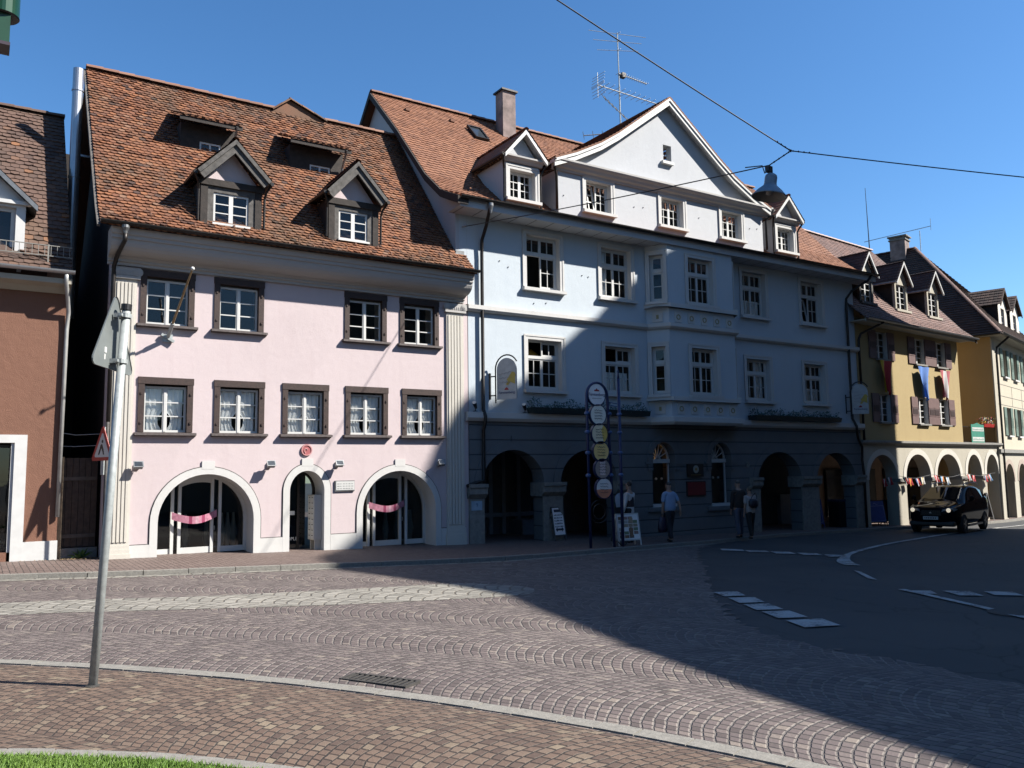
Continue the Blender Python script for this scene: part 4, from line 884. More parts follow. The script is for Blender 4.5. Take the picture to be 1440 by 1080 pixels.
mb = MB(); CP = [(0, 11.36), (-.06, 11.36), (-.08, 11.42), (-.16, 11.46), (-.20, 11.53), (-.27, 11.58), (-.30, 11.62), (-.30, 11.68), (0, 11.72)]; mb.prism(CP, 'x', 14.66, 24.62); mb.build('gable_cornice', M['cornice'], cg)
# raking boards and roof of the gable
OUT = [(14.6, 11.62), (15.45, 11.97), (16.45, 12.49), (17.2, 12.98), (19.52, 14.72), (21.85, 13.0), (22.6, 12.50), (23.62, 11.97), (24.5, 11.62)]
def off(pts, d):
    return [(x, z-d) for x, z in pts]
mb = MB(); I = off(OUT, .24)
for i in range(len(OUT)-1):
    a, b, c, d = OUT[i], OUT[i+1], I[i+1], I[i]
    mb.prism([a, b, c, d], 'y', -.27, -.21); mb.prism([a, b, (b[0], b[1]-.09), (a[0], a[1]-.09)], 'y', -.305, -.27)
mb.build('barge_board', M['paint'], cg)
mb = MB(); I = off(OUT, .10)
for i in range(len(OUT)-1): a, b, c, d = OUT[i], OUT[i+1], I[i+1], I[i]; mb.prism([a, b, c, d], 'y', -.21, .0)
mb.build('gable_soffit', M['bluewhite'], cg)
mb = MB(); UP = [(x, z+.05) for x, z in OUT]
for i in range(len(OUT)-1):
    (a, c), (b, d) = UP[i], UP[i+1]; n = max(2, int(math.hypot(b-a, d-c)/.16))
    for k in range(n):
        f0, f1 = k/n, (k+1)/n; lft = i < 4
        e0, e1 = (.03, .0) if lft else (0., .03)
        for q in range(34):
            y0 = -.31+q*.18; mb.add([(a+(b-a)*f0, y0, c+(d-c)*f0+e0), (a+(b-a)*f1, y0, c+(d-c)*f1+e1), (a+(b-a)*f1, y0+.176, c+(d-c)*f1+e1), (a+(b-a)*f0, y0+.176, c+(d-c)*f0+e0)], 0, min(1, max(.02, rnd.gauss(.5, .2))))
        mb.add([(a+(b-a)*f0, -.31, c+(d-c)*f0+e0), (a+(b-a)*f1, -.31, c+(d-c)*f1+e1), (a+(b-a)*f1, -.31, c+(d-c)*f1-.05), (a+(b-a)*f0, -.31, c+(d-c)*f0-.05)], 0, .2)
mb.build('gable_roof', M['tile_blue'], cg)
mb = MB(); mb.tube([(14.62, -.3, 11.62), (14.68, -.12, 11.4), (14.80, -.06, 11.2), (14.80, -.06, 10.1)], .04, 8); mb.cut(); mb.tube([(24.7, -.3, 11.62), (24.6, -.12, 11.4), (24.45, -.06, 11.2), (24.45, -.06, 10.1)], .04, 8); mb.build('downpipe', M['darkmetal'], cg, smooth=True)
# small dormers
def bdormer(x0, x1, zb, ze, za):
    xm = (x0+x1)/2; hw = (x1-x0)/2+.16; d = MB(); yf = .06
    d.wall(x0, x1, zb-.2, ze, [(x0+.07, x1-.07, zb+.08, zb+1.08)], yf, .2); d.box(x0, x0+.06, yf+.001, 2.0, zb-.2, ze); d.box(x1-.06, x1, yf+.001, 2.0, zb-.2, ze); d.prism([(x0, ze), (xm, za-.08), (x1, ze)], 'y', yf, yf+.08)
    dm = d.build('dormer', M['bluewhite'], bh); put('dorm', dm, x0+(x1-x0-1.18)/2, yf, zb)
    c = MB(); c.prism([(yf, ze-.12), (yf-.06, ze-.10), (yf-.12, ze-.02), (yf-.2, ze+.03), (yf-.2, ze+.08), (yf, ze+.08)], 'x', x0-.1, x1+.1); c.build('cornice', M['cornice'], dm)
    b = MB()
    for s in (-1, 1):
        A = (xm+s*hw, ze+.05); B = (xm, za+.06); b.prism([A, B, (B[0], B[1]-.15), (A[0], A[1]-.13)], 'y', yf-.28, yf-.2); b.prism([A, B, (B[0], B[1]-.05), (A[0], A[1]-.05)], 'y', yf-.2, yf+.2)
    b.build('barge_board', M['paint'], dm)
    t = MB()
    for s in (-1, 1):
        for i in range(6):
            f0, f1 = i/6, (i+1)/6+.01
            for k in range(18):
                y0 = yf-.3+k*.17; fa = xm+s*(hw+.03)*(1-f0); fb = xm+s*(hw+.03)*(1-f1); z0 = ze+.06+(za-ze)*f0; z1 = ze+.06+(za-ze)*f1
                t.add([(fa, y0, z0+.03), (fa, y0+.166, z0+.03), (fb, y0+.166, z1+.01), (fb, y0, z1+.01)], 0, rnd.uniform(.1, .9)); t.add([(fa, y0, z0+.03), (fa, y0, z0-.01), (fa, y0+.166, z0-.01), (fa, y0+.166, z0+.03)], 0, .1)
    ridgecaps(t, (xm, yf-.3, za+.09), (xm, yf+2.7, za+.09), .08, 7); t.build('dormer_roof', M['tile_blue'], dm)
    g = MB()
    for s in (-1, 1): g.cut(); g.tube([(xm+s*(hw+.05), yf-.2, ze), (xm+s*(hw-.05), yf-.08, ze-.2), (xm+s*(hw-.10), yf-.03, ze-.35), (xm+s*(hw-.10), yf-.03, zb-.1)], .035, 8); g.tube([(xm+s*(hw+.05), yf-.25, ze+.02), (xm+s*(hw+.05), yf+1.6, ze+.04)], .05, 8)
    g.build('downpipe', M['darkmetal'], dm); r_ = MB(); r_.box(x0+.1, x1-.1, yf+.5, yf+.55, zb, ze); r_.build('dormer_backing', M['room'], dm)
bdormer(12.99, 14.20, 10.10, 11.42, 12.28); bdormer(25.02, 26.30, 10.12, 11.42, 12.30)
# downpipes
mb = MB(); mb.tube([(11.92, -.82, 9.6), (11.92, -.78, 9.45), (12.02, -.4, 9.05), (12.04, -.12, 8.7), (12.04, -.10, 8.3), (12.04, -.10, 3.8), (12.04, -.22, 3.6), (12.04, -.2, 3.4), (12.04, -.10, 3.2), (12.04, -.1, 1.8), (11.84, -.08, 1.75), (11.5, -.08, 1.65)], .05, 10); mb.build('downpipe', M['darkmetal'], bh, smooth=True)
mb = MB(); mb.tube([(29.75, -.8, 9.6), (29.6, -.7, 9.4), (29.1, -.3, 9.0), (28.98, -.12, 8.7), (28.98, -.1, 8.3), (28.98, -.1, 3.9), (29.0, -.25, 3.6), (29.0, -.25, 3.4), (29.25, -.12, 3.1), (29.5, -.10, 2.8), (29.45, -.1, 2.3), (29.52, -.1, 1.7), (29.52, -.1, -.4)], .05, 10); mb.build('downpipe', M['darkmetal'], bh, smooth=True)
mb = MB(); mb.lathe([(.03, 9.3), (.05, 9.4), (.08, 9.5), (.08, 9.58)], (11.92, -.82, 0), 12); mb.build('rain_hopper', M['zinc'], bh)
mb = MB()
for x, z in ((13.0, 8.05), (16.0, 8.1), (15.75, 8.12), (17.9, 8.0), (14.35, 7.1), (12.7, 8.2), (15.1, 10.6), (18.0, 10.7), (18.4, 10.75), (21.0, 10.8), (23.6, 10.8), (24.0, 10.85), (13.9, 7.05)): mb.cut(); mb.box(x-.012, x+.012, -.025, 0, z-.012, z+.012)
mb.build('iron_hook', M['darkmetal'], bh)
# arcade interior
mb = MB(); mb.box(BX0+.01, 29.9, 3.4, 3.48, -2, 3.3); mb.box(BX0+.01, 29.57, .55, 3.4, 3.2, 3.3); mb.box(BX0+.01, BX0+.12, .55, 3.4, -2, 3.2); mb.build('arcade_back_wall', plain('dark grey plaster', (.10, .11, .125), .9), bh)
mb = MB()
for x in (13.55, 14.25, 14.75, 15.35, 16.0): mb.box(x, x+.14, 3.28, 3.395, -.2, 2.9)
mb.box(13.2, 16.4, 3.22, 3.40, .55, .68); mb.box(15.1, 16.3, 2.6, 3.39, -.2, .45); mb.box(15.8, 16.3, 2.2, 2.6, -.2, .25); mb.build('shop_front', plain('grey blue woodwork', (.24, .28, .33), .7), bh)
mb = MB(); mb.box(25.0, 26.1, 2.2, 2.3, -.4, .55); mb.box(25.0, 25.06, 2.2, 2.3, .55, 2.4); mb.box(26.04, 26.1, 2.2, 2.3, .55, 2.4); mb.box(25.06, 26.04, 2.24, 2.28, .95, 1.02); mb.cut(); mb.box(28.5, 29.4, 3.2, 3.38, -.5, .9); mb.build('kiosk_front', plain('pale blue panel', (.30, .36, .44), .6), bh)
# ---- things on the blue house
def troughs(x0, x1, z, lab):
    t = thing('flower_trough', ((x0+x1)/2, 20.2-.2, z), lab, 'flower box', 'flower troughs on the blue house ledge', off=((x0+x1)/2, -.2, z))
    m = MB(); m.prism([(-.36, z), (-.40, z+.16), (-.06, z+.16), (-.1, z)], 'x', x0, x1); m.build('trough', plain('black green trough', (.02, .035, .035), .6), t)
    m = MB(); r = random.Random(int(x0))
    for i in range(int((x1-x0)*420)):
        x = r.uniform(x0-.05, x1+.02); cl = .55+.45*math.sin(x*7)*math.sin(x*2.3+1); h = r.uniform(.1, .17+.30*cl); y = -.23+r.gauss(0, .07); a = r.uniform(0, 6.28); l = r.uniform(.03, .06)
        d = Vector((math.cos(a), math.sin(a)*.6, r.uniform(-.3, .8))).normalized()*l; s_ = Vector((r.uniform(-1, 1), r.uniform(-1, 1), r.uniform(-1, 1))).cross(d).normalized()*l*.45; c = Vector((x, y, z+h))
        m.add([c, c+d*.5+s_, c+d, c+d*.5-s_])
    m.build('foliage', M['tealleaf'], t)
    m = MB()
    m.beam((x0+.1, -.425, z+.278), (x1-.1, -.425, z+.278), .006, .006)
    for i in range(int((x1-x0)*3.2)): xx = x0+.15+i/3.2; m.box(xx, xx+.14, -.43, -.42, z+.27, z+.285)
    m.build('rail', M['galv'], t)
troughs(13.55, 18.1, 3.73, 'long dark trough with blue green foliage on the ledge left of the bay window'); troughs(23.0, 27.9, 3.73, 'long dark trough with blue green foliage on the ledge right of the bay window')
for i, (x, lab) in enumerate(((11.75, 'small black spotlight on the ledge next to the left downpipe of the blue house'), (13.42, 'small black spotlight at the left end of the left flower trough'), (28.0, 'small black spotlight at the right end of the right flower trough'))):
    if i == 0:
        sp = thing('spotlight', (x, 20.2-.15, 3.73), lab, 'spotlight', 'spotlights on the blue house ledge'); m = MB(); m.tube([(0, 0, 0), (0, -.02, .12)], .015, 6); m.box(-.05, .05, -.04, .04, 0, .015); m.build('stand', M['black'], sp)
        m = MB(); m.tube([(0.05, .05, .10), (-.07, -.06, .24)], [.04, .065], 12); m.build('lamp_head', M['black'], sp)
        m = MB(); m.tube([(-.07, -.06, .24), (-.076, -.066, .247)], .058, 12); m.build('lens', M['paint'], sp)
    else: o = copy_tree(sp); o.location = (x, 20.2-.15, 3.73); o['label'] = lab
def hangsign(x, lab, flip):
    # arched advertising board standing out on two arms, seen a little from the front
    t = thing('hanging_sign', (x, 20.2, 4.20), lab, 'hanging sign', 'arched hanging signs on the blue house')
    T = Matrix.Rotation(R(-58 if not flip else -40), 4, 'Z')
    sx = .18; wdt = .72
    m = MB(T)
    path = [(sx, 0, -.22), (sx, 0, .75)]+[(sx+wdt/2-wdt/2*math.cos(math.pi*k/12), 0, .75+.40*math.sin(math.pi*k/12)) for k in range(1, 11)]; m.tube(path, .022, 8)
    m.tube([(0, 0, .55), (sx, 0, .55)], .018, 8); m.tube([(0, 0, .0), (sx, 0, .0)], .018, 8); m.box(-.02, .02, -.04, .04, -.1, .65); fr = m.build('bracket', M['black'], t)
    m = MB(T); a, b = sx+.055, sx+wdt-.055
    poly = [(a, -.12), (b, -.12), (b, .72)]+[((a+b)/2+(b-a)/2*math.cos(math.pi*k/12), .72+.34*math.sin(math.pi*k/12)) for k in range(1, 12)]+[(a, .72)]
    m.prism(poly, 'y', -.03, .03); bd = m.build('board', plain('cream white board', (.72, .70, .68), .5), t)
    m = MB(T); c = (a+b)/2
    for i in range(9):
        q = i/8; m.add([(c-.02+.25*q, -.036, .30+.34*q), (c+.04+.25*q, -.036, .27+.28*q), (c+.06+.24*min(1, q+.12), -.036, .27+.28*min(1, q+.12)), (c+.0+.24*min(1, q+.12), -.036, .32+.34*min(1, q+.12))])
    m.add([(c, -.037, .42), (c+.27, -.037, .30), (c+.27, -.037, .62), (c+.18, -.037, .66)]); m.build('yellow_swirl', plain('golden yellow print', (.78, .55, .10), .5), bd)
    m = MB(T); m.prism([(c-.07, .14), (c+.07, .14), (c+.045, .19), (c, .22), (c-.045, .19)], 'y', -.036, -.03); m.build('red_emblem', M['red'], bd)
    me = textmesh('Fürstenberg', .105); me.materials.clear(); me.materials.append(plain('dark blue print', (.05, .06, .20), .5)); o = link('lettering', me, bd); o.matrix_local = T @ Matrix.Translation((c, -.034, .07)) @ Matrix.Rotation(math.pi/2, 4, 'X')
    m = MB(T)
    for j in range(3): m.tube([(a+.06+k*.035, -.034, .36+j*.11+.05*j*k/14+.02*math.sin(k*1.9+j)) for k in range(12)], .006, 5)
    m.build('script_line', plain('grey print', (.42, .40, .40), .5), bd)
hangsign(12.33, 'arched white hanging sign with yellow swirl beside the left downpipe of the blue house', False); hangsign(28.75, 'arched white hanging sign in the shade at the right end of the blue house', True)
t = thing('menu_case', (20.3, 20.2, 2.0), 'dark square wall case with a pale round dial above the dark red board', 'wall case', off=(20.3, 0, 2.0))
m = MB(); m.box(19.97, 20.68, -.09, 0, 1.77, 2.2); m.build('case', plain('dark brown case', (.03, .02, .018), .5), t); m = MB(); disc(m, 20.32, 2.02, .13, -.10, -.09, 20); m.build('dial', plain('pale dial', (.45, .47, .42), .6), t); m = MB(); disc(m, 20.32, 2.02, .05, -.105, -.10, 14); m.box(20.08, 20.55, -.1, -.09, 1.82, 1.84); m.build('emblem', plain('brass', (.45, .33, .12), .4, .8), t)
t = thing('notice_board', (20.35, 20.2, 1.38), 'plain dark red board on the blue house wall under the square case', 'notice board', off=(20.35, 0, 1.38))
m = MB(); m.box(19.93, 20.8, -.05, 0, 1.13, 1.62); m.build('frame', plain('dark frame', (.05, .02, .02), .6), t); m = MB(); m.box(19.96, 20.77, -.06, -.05, 1.16, 1.59); m.build('panel', plain('deep red panel', (.22, .012, .015), .6), t)
t = thing('round_wall_plate', (22.95, 20.2, 2.16), 'small round plate on the dark wall right of the right fan window', 'wall plate'); m = MB(); disc(m, 0, 0, .10, -.03, 0, 20); m.build('plate', M['stone'], t); m = MB(); m.archring(0, .06, .06, 0, .02, -.04, -.03, n=14); m.build('ring', M['zinc'], t)
t = thing('house_number_plate', (11.82, 20.2, 1.10), 'small pale blue plate on the first pillar of the dark arcade', 'sign'); m = MB(); m.box(-.17, .17, -.065, -.052, -.13, .13); m.build('plate', plain('pale blue enamel', (.42, .58, .72), .4), t); m = MB(); m.tube([(-.03, -.068, .02), (.0, -.068, .07), (.03, -.068, .02), (0, -.068, -.02)], .008, 5); m.build('mark', plain('dark blue enamel', (.05, .1, .3), .4), t)
# aerial on the roof
an = thing('roof_aerial', (22.3, 25.7, 15.2), 'tall roof mast with several television aerials behind the white front gable', 'aerial', off=(22.0, 5.5, 15.2))
m = MB(); m.tube([(22.0, 5.5, 14.8), (21.98, 5.5, 18.3)], .032, 8); m.tube([(21.98, 5.5, 18.3), (21.95, 5.5, 20.6)], .024, 8); m.build('mast', M['galv'], an)
def yagi(c, d, L, n, el, up=(0, 0, 1), tri=False, r=.012):
    m = MB(); c = Vector(c); d = Vector(d).normalized(); s = d.cross(Vector(up)).normalized(); m.tube([c-d*L*.5, c+d*L*.5], .022, 6)
    for i in range(n): q = c+d*(L*(i/(n-1)-.5)); e = el*(1-.35*i/n); m.tube([q-s*e/2, q+s*e/2], r, 4)
    if tri:
        for a in (-1, 1):
            for k in range(4): q = c-d*(L*.5-.02*k)+Vector((0, 0, a*(.05+.13*k))); m.tube([q-s*el*.5, q+s*el*.5], r, 4)
        m.tube([c-d*L*.5-Vector((0, 0, .55)), c-d*L*.5+Vector((0, 0, .55))], .012, 5)
    m.build('aerial', M['galv'], an)
for z, w_ in ((20.55, 2.5), (20.2, 2.0), (19.8, 1.6)):
    m = MB(); m.tube([(21.95-w_/2, 5.9, z), (21.95+w_/2, 5.1, z)], .012, 5); m.tube([(21.95, 5.5, z), (21.95, 5.3, z)], .012, 5); m.build('dipole', M['galv'], an)
yagi((22.75, 5.5, 18.75), (1, .06, 0), 1.7, 14, .3, tri=False); yagi((22.35, 5.4, 17.9), (1, .02, 0), 3.3, 12, .8, tri=True); yagi((21.7, 5.3, 17.0), (.35, -.5, -.72), 1.9, 9, .9); yagi((21.6, 5.6, 16.1), (1, -.9, 0), 2.4, 7, .8); yagi((22.3, 5.5, 16.4), (.8, .6, .2), 1.1, 5, .7)
m = MB(); m.box(22.1, 22.3, 5.4, 5.6, 18.65, 18.85); m.build('amplifier_box', M['darkmetal'], an)
# ================================================================= YELLOW HOUSE (turned 5.5 degrees)
YR = R(5.5); YO = Vector((29.60, 20.22, 0))
yh = thing('yellow_house', (YO.x, YO.y, G(30)), 'ochre yellow house with mauve brown shutters, two steep dormers and a cream arcade below', 'house', rz=YR, off=(0, 0, G(30)))
def yw(x, y, z): return Vector((YO.x+x*math.cos(YR)-y*math.sin(YR), YO.y+x*math.sin(YR)+y*math.cos(YR), z))
YW = [2.06, 5.36, 7.36]; hs = [(x-.47, x+.47, z, z+1.16) for x in YW for z in (3.84, 6.47)]
mb = MB(); mb.wall(0, 9.15, 3.05, 8.05, hs, 0, .3); mb.add([(9.15, 0, 3.0), (9.15, 8, 3.0), (9.15, 8, 8.3), (9.15, 4.1, 12.9), (9.15, 0, 8.3)]); mb.build('wall', M['yellow'], yh)
mb = MB(); mb.box(0.05, 9.1, .9, .95, 3.1, 8); mb.build('dark_backing', M['room'], yh)
YA = [(.46, 2.75, -2, 2.49, 1.0), (3.5, 5.72, -2, 2.51, 1.0), (6.3, 8.60, -2, 2.52, 1.0), (9.34, 10.88, -2, 2.51, .95), (11.4, 12.78, -2, 2.51, .95)]
mb = MB(); mb.wall(0, 13.1, -2, 3.0, YA, 0, .5); aw = mb.build('arcade_wall', M['arcade'], yh)
mb = MB()
for a, b, c, d, rise in YA: mb.cut(); mb.archring((a+b)/2, (b-a)/2, rise, d-rise, .24, -.02, 0, None, n=26)
mb.build('arch_moulding', M['cream'], aw)
mb = MB()
for a, b in ((2.78, 3.47), (5.75, 6.27), (8.63, 9.31), (10.9, 11.37)): mb.cut(); mb.box(a-.05, b+.05, -.07, .5, 1.36, 1.50)
mb.build('impost', M['stone'], aw)
mb = MB(); mb.prism([(0, 2.88), (-.08, 2.90), (-.16, 2.98), (-.16, 3.06), (0, 3.08)], 'x', -.1, 13.15); mb.build('ledge', M['stone'], yh)
mb = MB(); mb.box(9.2, 13.1, 0, 4.5, 2.98, 3.02); mb.build('terrace_floor', M['stone'], yh)
mb = MB(); mb.box(-.6, 13.1, 3.52, 3.6, -2, 3.3); mb.box(.12, 13.1, .5, 3.5, 2.8, 2.9); mb.build('arcade_back_wall', plain('brown plaster', (.30, .22, .16), .9), yh)
mb = MB()
for i, x in enumerate((.6, 3.0, 5.6, 8.2, 10.6)): mb.cut(); mb.box(x, x+1.7, 3.38, 3.49, -.2, 1.9)
mb.build('shop_window', plain('dark shop glass', (.03, .035, .04), .1), yh)
def shutter_tpl(kind, wd, ht, mat, inner):
    m = MB(); m.box(0, wd, -.05, -.005, 0, ht); m.box(.0, wd, -.062, -.05, ht*.30, ht*.34); m.box(.0, wd, -.062, -.05, ht*.60, ht*.64)
    q = MB(); q.box(.06, wd-.06, -.058, -.05, ht*.36, ht*.58)
    for k in range(7): z = ht*.37+k*ht*.03; q.beam((.07, -.06, z), (wd-.07, -.06, z), .02, .012)
    template(kind, ('shutter', m.mesh('shutter', [mat])), [('louvre', q.mesh('louvre', [inner]))])
shutter_tpl('ysh', .56, 1.18, M['shutter'], M['shutter_in'])
m = MB(); sash(m, .0, .47, 0, 1.16, .12, 1, 4, .05, .03); sash(m, .47, .94, 0, 1.16, .12, 1, 4, .05, .03); m.box(-.01, .03, -.01, .12, 0, 1.16); m.box(.91, .95, -.01, .12, 0, 1.16)
p = MB(); pane(p, .05, .89, .05, 1.11, .15); s_ = MB(); s_.box(-.05, .99, -.12, .12, -.07, 0)
template('yw', ('window', m.mesh('window', [M['paint']])), [('pane', p.mesh('pane', [M['glass']])), ('sill', s_.mesh('sill', [M['stone']]))])
for x in YW:
    for z in (3.84, 6.47): put('yw', yh, x-.47, 0, z); put('ysh', yh, x-1.04, 0, z-.01); put('ysh', yh, x+.48, 0, z-.01)
YP = [(-.75, 7.86), (-.1, 8.42), (1.0, 9.7), (4.1, 13.15)]
RT = MB(); tiles(RT, -.4, 9.5, YP, .2, .17, lambda x, y: any(abs(x-q) < .5 and .3 < y < 1.2 for q in (4.45, 7.45)), .025, jit=.4, seed=31)
tiles(RT, -.4, 9.5, [(8.95, 7.86), (4.1, 13.15)], .3, .3, None, .02, seed=32)
rf = RT.build('roof', M['tile_purple'], yh)
mb = MB(); ridgecaps(mb, (-.4, 4.1, 13.2), (9.55, 4.1, 13.2), .11); mb.build('ridge_tiles', plain('pale ridge tiles', (.55, .42, .38), .8), rf)
mb = MB(); mb.prism([(y, z+.02) for y, z in YP]+[(y, z-.2) for y, z in reversed(YP)], 'x', 9.5, 9.56); mb.build('verge_board', M['darkwood'], rf)
mb = MB(); mb.box(-.35, 9.5, -.66, 0, 7.80, 7.84); mb.box(-.35, 9.5, -.7, -.66, 7.74, 7.9); mb.build('soffit', M['arcade'], yh)
mb = MB(); halfgutter(mb, -.35, 9.6, -.78, 7.90, .08); mb.build('gutter', M['zinc'], yh)
mb = MB(); mb.tube([(.9, -.78, 7.82), (.8, -.6, 7.7), (.2, -.15, 7.35), (.1, -.1, 7.1), (.1, -.1, 5.4)], .05, 8); mb.tube([(.1, -.1, 5.4), (.1, -.1, 3.0)], .05, 8); mb.build('downpipe', M['darkmetal'], yh, smooth=True)
def ydorm(xc, dark=False):
    d = MB(); x0, x1 = xc-.55, xc+.55; zb, ze, za = 8.85, 10.1, 10.95; yf = .22
    d.box(x0, x0+.12, yf, yf+.12, zb, ze); d.box(x1-.12, x1, yf, yf+.12, zb, ze); d.box(x0, x1, yf, yf+.12, ze-.12, ze); d.box(x0-.1, x1+.1, yf-.12, yf+.1, zb-.1, zb)
    dm = d.build('dormer', M['arcade'] if not dark else M['greywood'], yh)
    b = MB(); b.box(x0+.01, x0+.08, yf+.12, 1.9, zb, ze); b.cut(); b.box(x1-.08, x1-.01, yf+.12, 1.9, zb, ze); b.build('cheek', M['darkwood'], dm)
    g = MB(); g.prism([(x0-.02, ze), (xc, za-.06), (x1+.02, ze)], 'y', yf, yf+.08); g.build('gable_panel', M['arcade'], dm)
    b = MB()
    for s in (-1, 1): A = (xc+s*.72, ze-.08); B = (xc, za+.06); b.prism([A, B, (B[0], B[1]-.13), (A[0], A[1]-.10)], 'y', yf-.22, yf-.16)
    b.build('barge_board', M['paint'], dm)
    t = MB()
    for s in (-1, 1):
        for i in range(7):
            f0, f1 = i/7, (i+1)/7+.01
            for k in range(13):
                y0 = yf-.22+k*.22; fa = xc+s*.75*(1-f0); fb = xc+s*.75*(1-f1); z0 = ze-.08+(za-ze+.14)*f0; z1 = ze-.08+(za-ze+.14)*f1
                t.add([(fa, y0, z0+.03), (fa, y0+.215, z0+.03), (fb, y0+.215, z1), (fb, y0, z1)], 0, rnd.uniform(.1, .9)); t.add([(fa, y0, z0+.03), (fa, y0+.215, z0+.03), (fa, y0+.215, z0-.01), (fa, y0, z0-.01)], 0, .2)
    ridgecaps(t, (xc, yf-.22, za+.07), (xc, 2.6, za+.07), .07, 6); t.build('dormer_roof', M['tile_dark'], dm)
    w_ = MB(); sash(w_, x0+.12, xc, zb, ze-.12, yf+.07, 1, 4, .045, .022); sash(w_, xc, x1-.12, zb, ze-.12, yf+.07, 1, 4, .045, .022); w_.build('window', M['paint'], dm)
    p = MB(); pane(p, x0+.12, x1-.12, zb, ze-.12, yf+.09); p.build('pane', M['glass'], dm); p = MB(); p.box(x0+.1, x1-.1, yf+.5, yf+.55, zb, ze); p.build('dormer_backing', M['room'], dm)
    g = MB(); g.tube([(x0-.2, yf-.2, ze-.1), (x0-.2, 1.5, ze-.06)], .05, 8); g.build('gutter', M['zinc'], dm)
ydorm(1.55, True); ydorm(4.52); ydorm(7.5)
mb = MB(); mb.tube([(9.42, 4.1, 12.9), (9.33, 4.1, 16.5)], [.03, .012], 8); mb.build('rod_aerial', M['darkmetal'], rf)
mb = MB()
for i in range(40): x = 9.25+i*.098; mb.tube([(x, .08, 3.02), (x, .08, 3.80)], .01, 4)
for z in (3.1, 3.82): mb.beam((9.2, .08, z), (13.1, .08, z), .035, .03)
mb.build('terrace_railing', M['black'], yh)
# flags from the sills
def flag(x, z, lab, cols, ln, twist):
    o0 = yw(x, -.18, z); t = MB(Matrix.Translation(YO) @ Matrix.Rotation(YR, 4, 'Z')); n, k = 12, 14
    def P(i, j):
        u = i/n; v = j/k; nar = 1-.62*v*(.6+.4*v); xx = x-.48+.96*(.5+(u-.5)*nar)+twist*v*v; return (xx, -.20-.10*math.sin(u*9+v*3)*(.4+.6*v), z-ln*v*(1-.06*math.sin(u*6)))
    for j in range(k):
        for i in range(n): t.add([P(i, j), P(i+1, j), P(i+1, j+1), P(i, j+1)], min(len(cols)-1, int(i/n*len(cols))))
    th = t.build('flag', [FC[c] for c in cols], smooth=True); OFF[th.name] = Vector(); tag(th, lab, 'flag', 'long flags hanging from the yellow house'); return th
FC = {c: plain(c+' flag cloth', v, .8, var=.06) for c, v in dict(red=(.62, .03, .04), gold=(.80, .52, .03), blue=(.10, .26, .72), white=(.78, .77, .76), dullred=(.50, .10, .12), green=(.03, .30, .12), orange=(.75, .25, .04), navy=(.04, .06, .25), lightblue=(.25, .5, .8)).items()}
flag(2.0, 6.38, 'red and yellow flag hanging in the shade under the leftmost upper window with shutters', ['gold', 'red', 'red'], 1.35, .1)
f = flag(5.25, 6.34, 'bright blue flag hanging between two rows of windows on the yellow house', ['blue', 'blue'], 1.42, .12)
m = MB(Matrix.Translation(YO) @ Matrix.Rotation(YR, 4, 'Z'))
for i in range(9): a = i*.7; m.cut(); m.lathe([(.001, 0), (.028, .0), (.028, .004), (.001, .004)], (5.32+.12*math.cos(a), -.36, 5.75+.16*math.sin(a)), 5)
m.build('star', FC['gold'], f)
flag(7.3, 6.3, 'dull red and white flag hanging under the right upper window of the yellow house', ['dullred', 'white', 'dullred'], 1.28, -.05)
# bunting across the arcade
gt = thing('flag_bunting', yw(2.0, -.22, 1.6), 'string of small national flags strung across the sunlit cream arcade', 'bunting', rz=YR, off=(2.0, -.22, 1.6))
m = MB(); cord = [(x, -.22, 1.62-.12*math.sin((x-2.2)/9.6*math.pi*3)**2) for x in [2.2+i*.24 for i in range(41)]]; m.tube(cord, .008, 4); m.build('cord', M['wire'], gt)
fl = [(2.85, ('green', 'white', 'red')), (3.35, ('red', 'gold', 'red')), (3.95, ('navy', 'white', 'red')), (4.45, ('white', 'gold', 'white')), (5.65, ('red', 'white', 'red')), (6.25, ('lightblue', 'white', 'orange')), (6.75, ('white', 'lightblue', 'white')), (8.9, ('red', 'white', 'white')), (9.4, ('red', 'white', 'red')), (10.7, ('navy', 'white', 'red')), (11.1, ('red', 'white', 'lightblue')), (1.2, ('red', 'white', 'red')), (1.65, ('white', 'navy', 'red'))]
for x, c in fl:
    m = MB(); z = 1.6-.12*math.sin((x-2.2)/9.6*math.pi*3)**2; sk_ = rnd.uniform(.0, .28)
    for i in range(3):
        for j in range(4):
            def P(u, v): return (x-.14+.30*u+sk_*v, -.23-.05*math.sin(u*5+v*2)*v, z-.37*v+.08*u*v)
            m.add([P(i/3, j/4), P((i+1)/3, j/4), P((i+1)/3, (j+1)/4), P(i/3, (j+1)/4)], i)
    m.build('small_flag', [FC[q] for q in c], gt)
# terrace banner and flowers
t = thing('terrace_banner', yw(10.7, .0, 3.05), 'green and white banner tied to the terrace railing above the arcade', 'banner', rz=YR, off=(10.7, 0, 3.05))
m = MB(); m.box(10.02, 11.42, -.02, .0, 3.06, 3.94); m.prism([(10.3, 3.94), (11.1, 3.94), (10.7, 4.02)], 'y', -.02, 0); m.build('cloth', plain('green banner cloth', (.02, .26, .18), .7), t)
m = MB(); m.box(10.12, 11.36, -.026, -.02, 3.62, 3.80); m.cut(); m.box(10.12, 11.36, -.026, -.02, 3.14, 3.34); m.build('white_band', M['paint'], t)
m = MB()
for z in (3.65, 3.18):
    for i in range(9): x = 10.18+i*.13; m.box(x, x+.03, -.03, -.026, z, z+rnd.uniform(.07, .13)); m.box(x, x+.08, -.03, -.026, z+.04, z+.06)
m.build('illegible_lettering', plain('green print', (.03, .30, .20), .7), t)
t = thing('terrace_flower_box', yw(12.0, .12, 3.82), 'planter of red and yellow flowers on the terrace railing', 'flower box', rz=YR, off=(12.0, .12, 3.82))
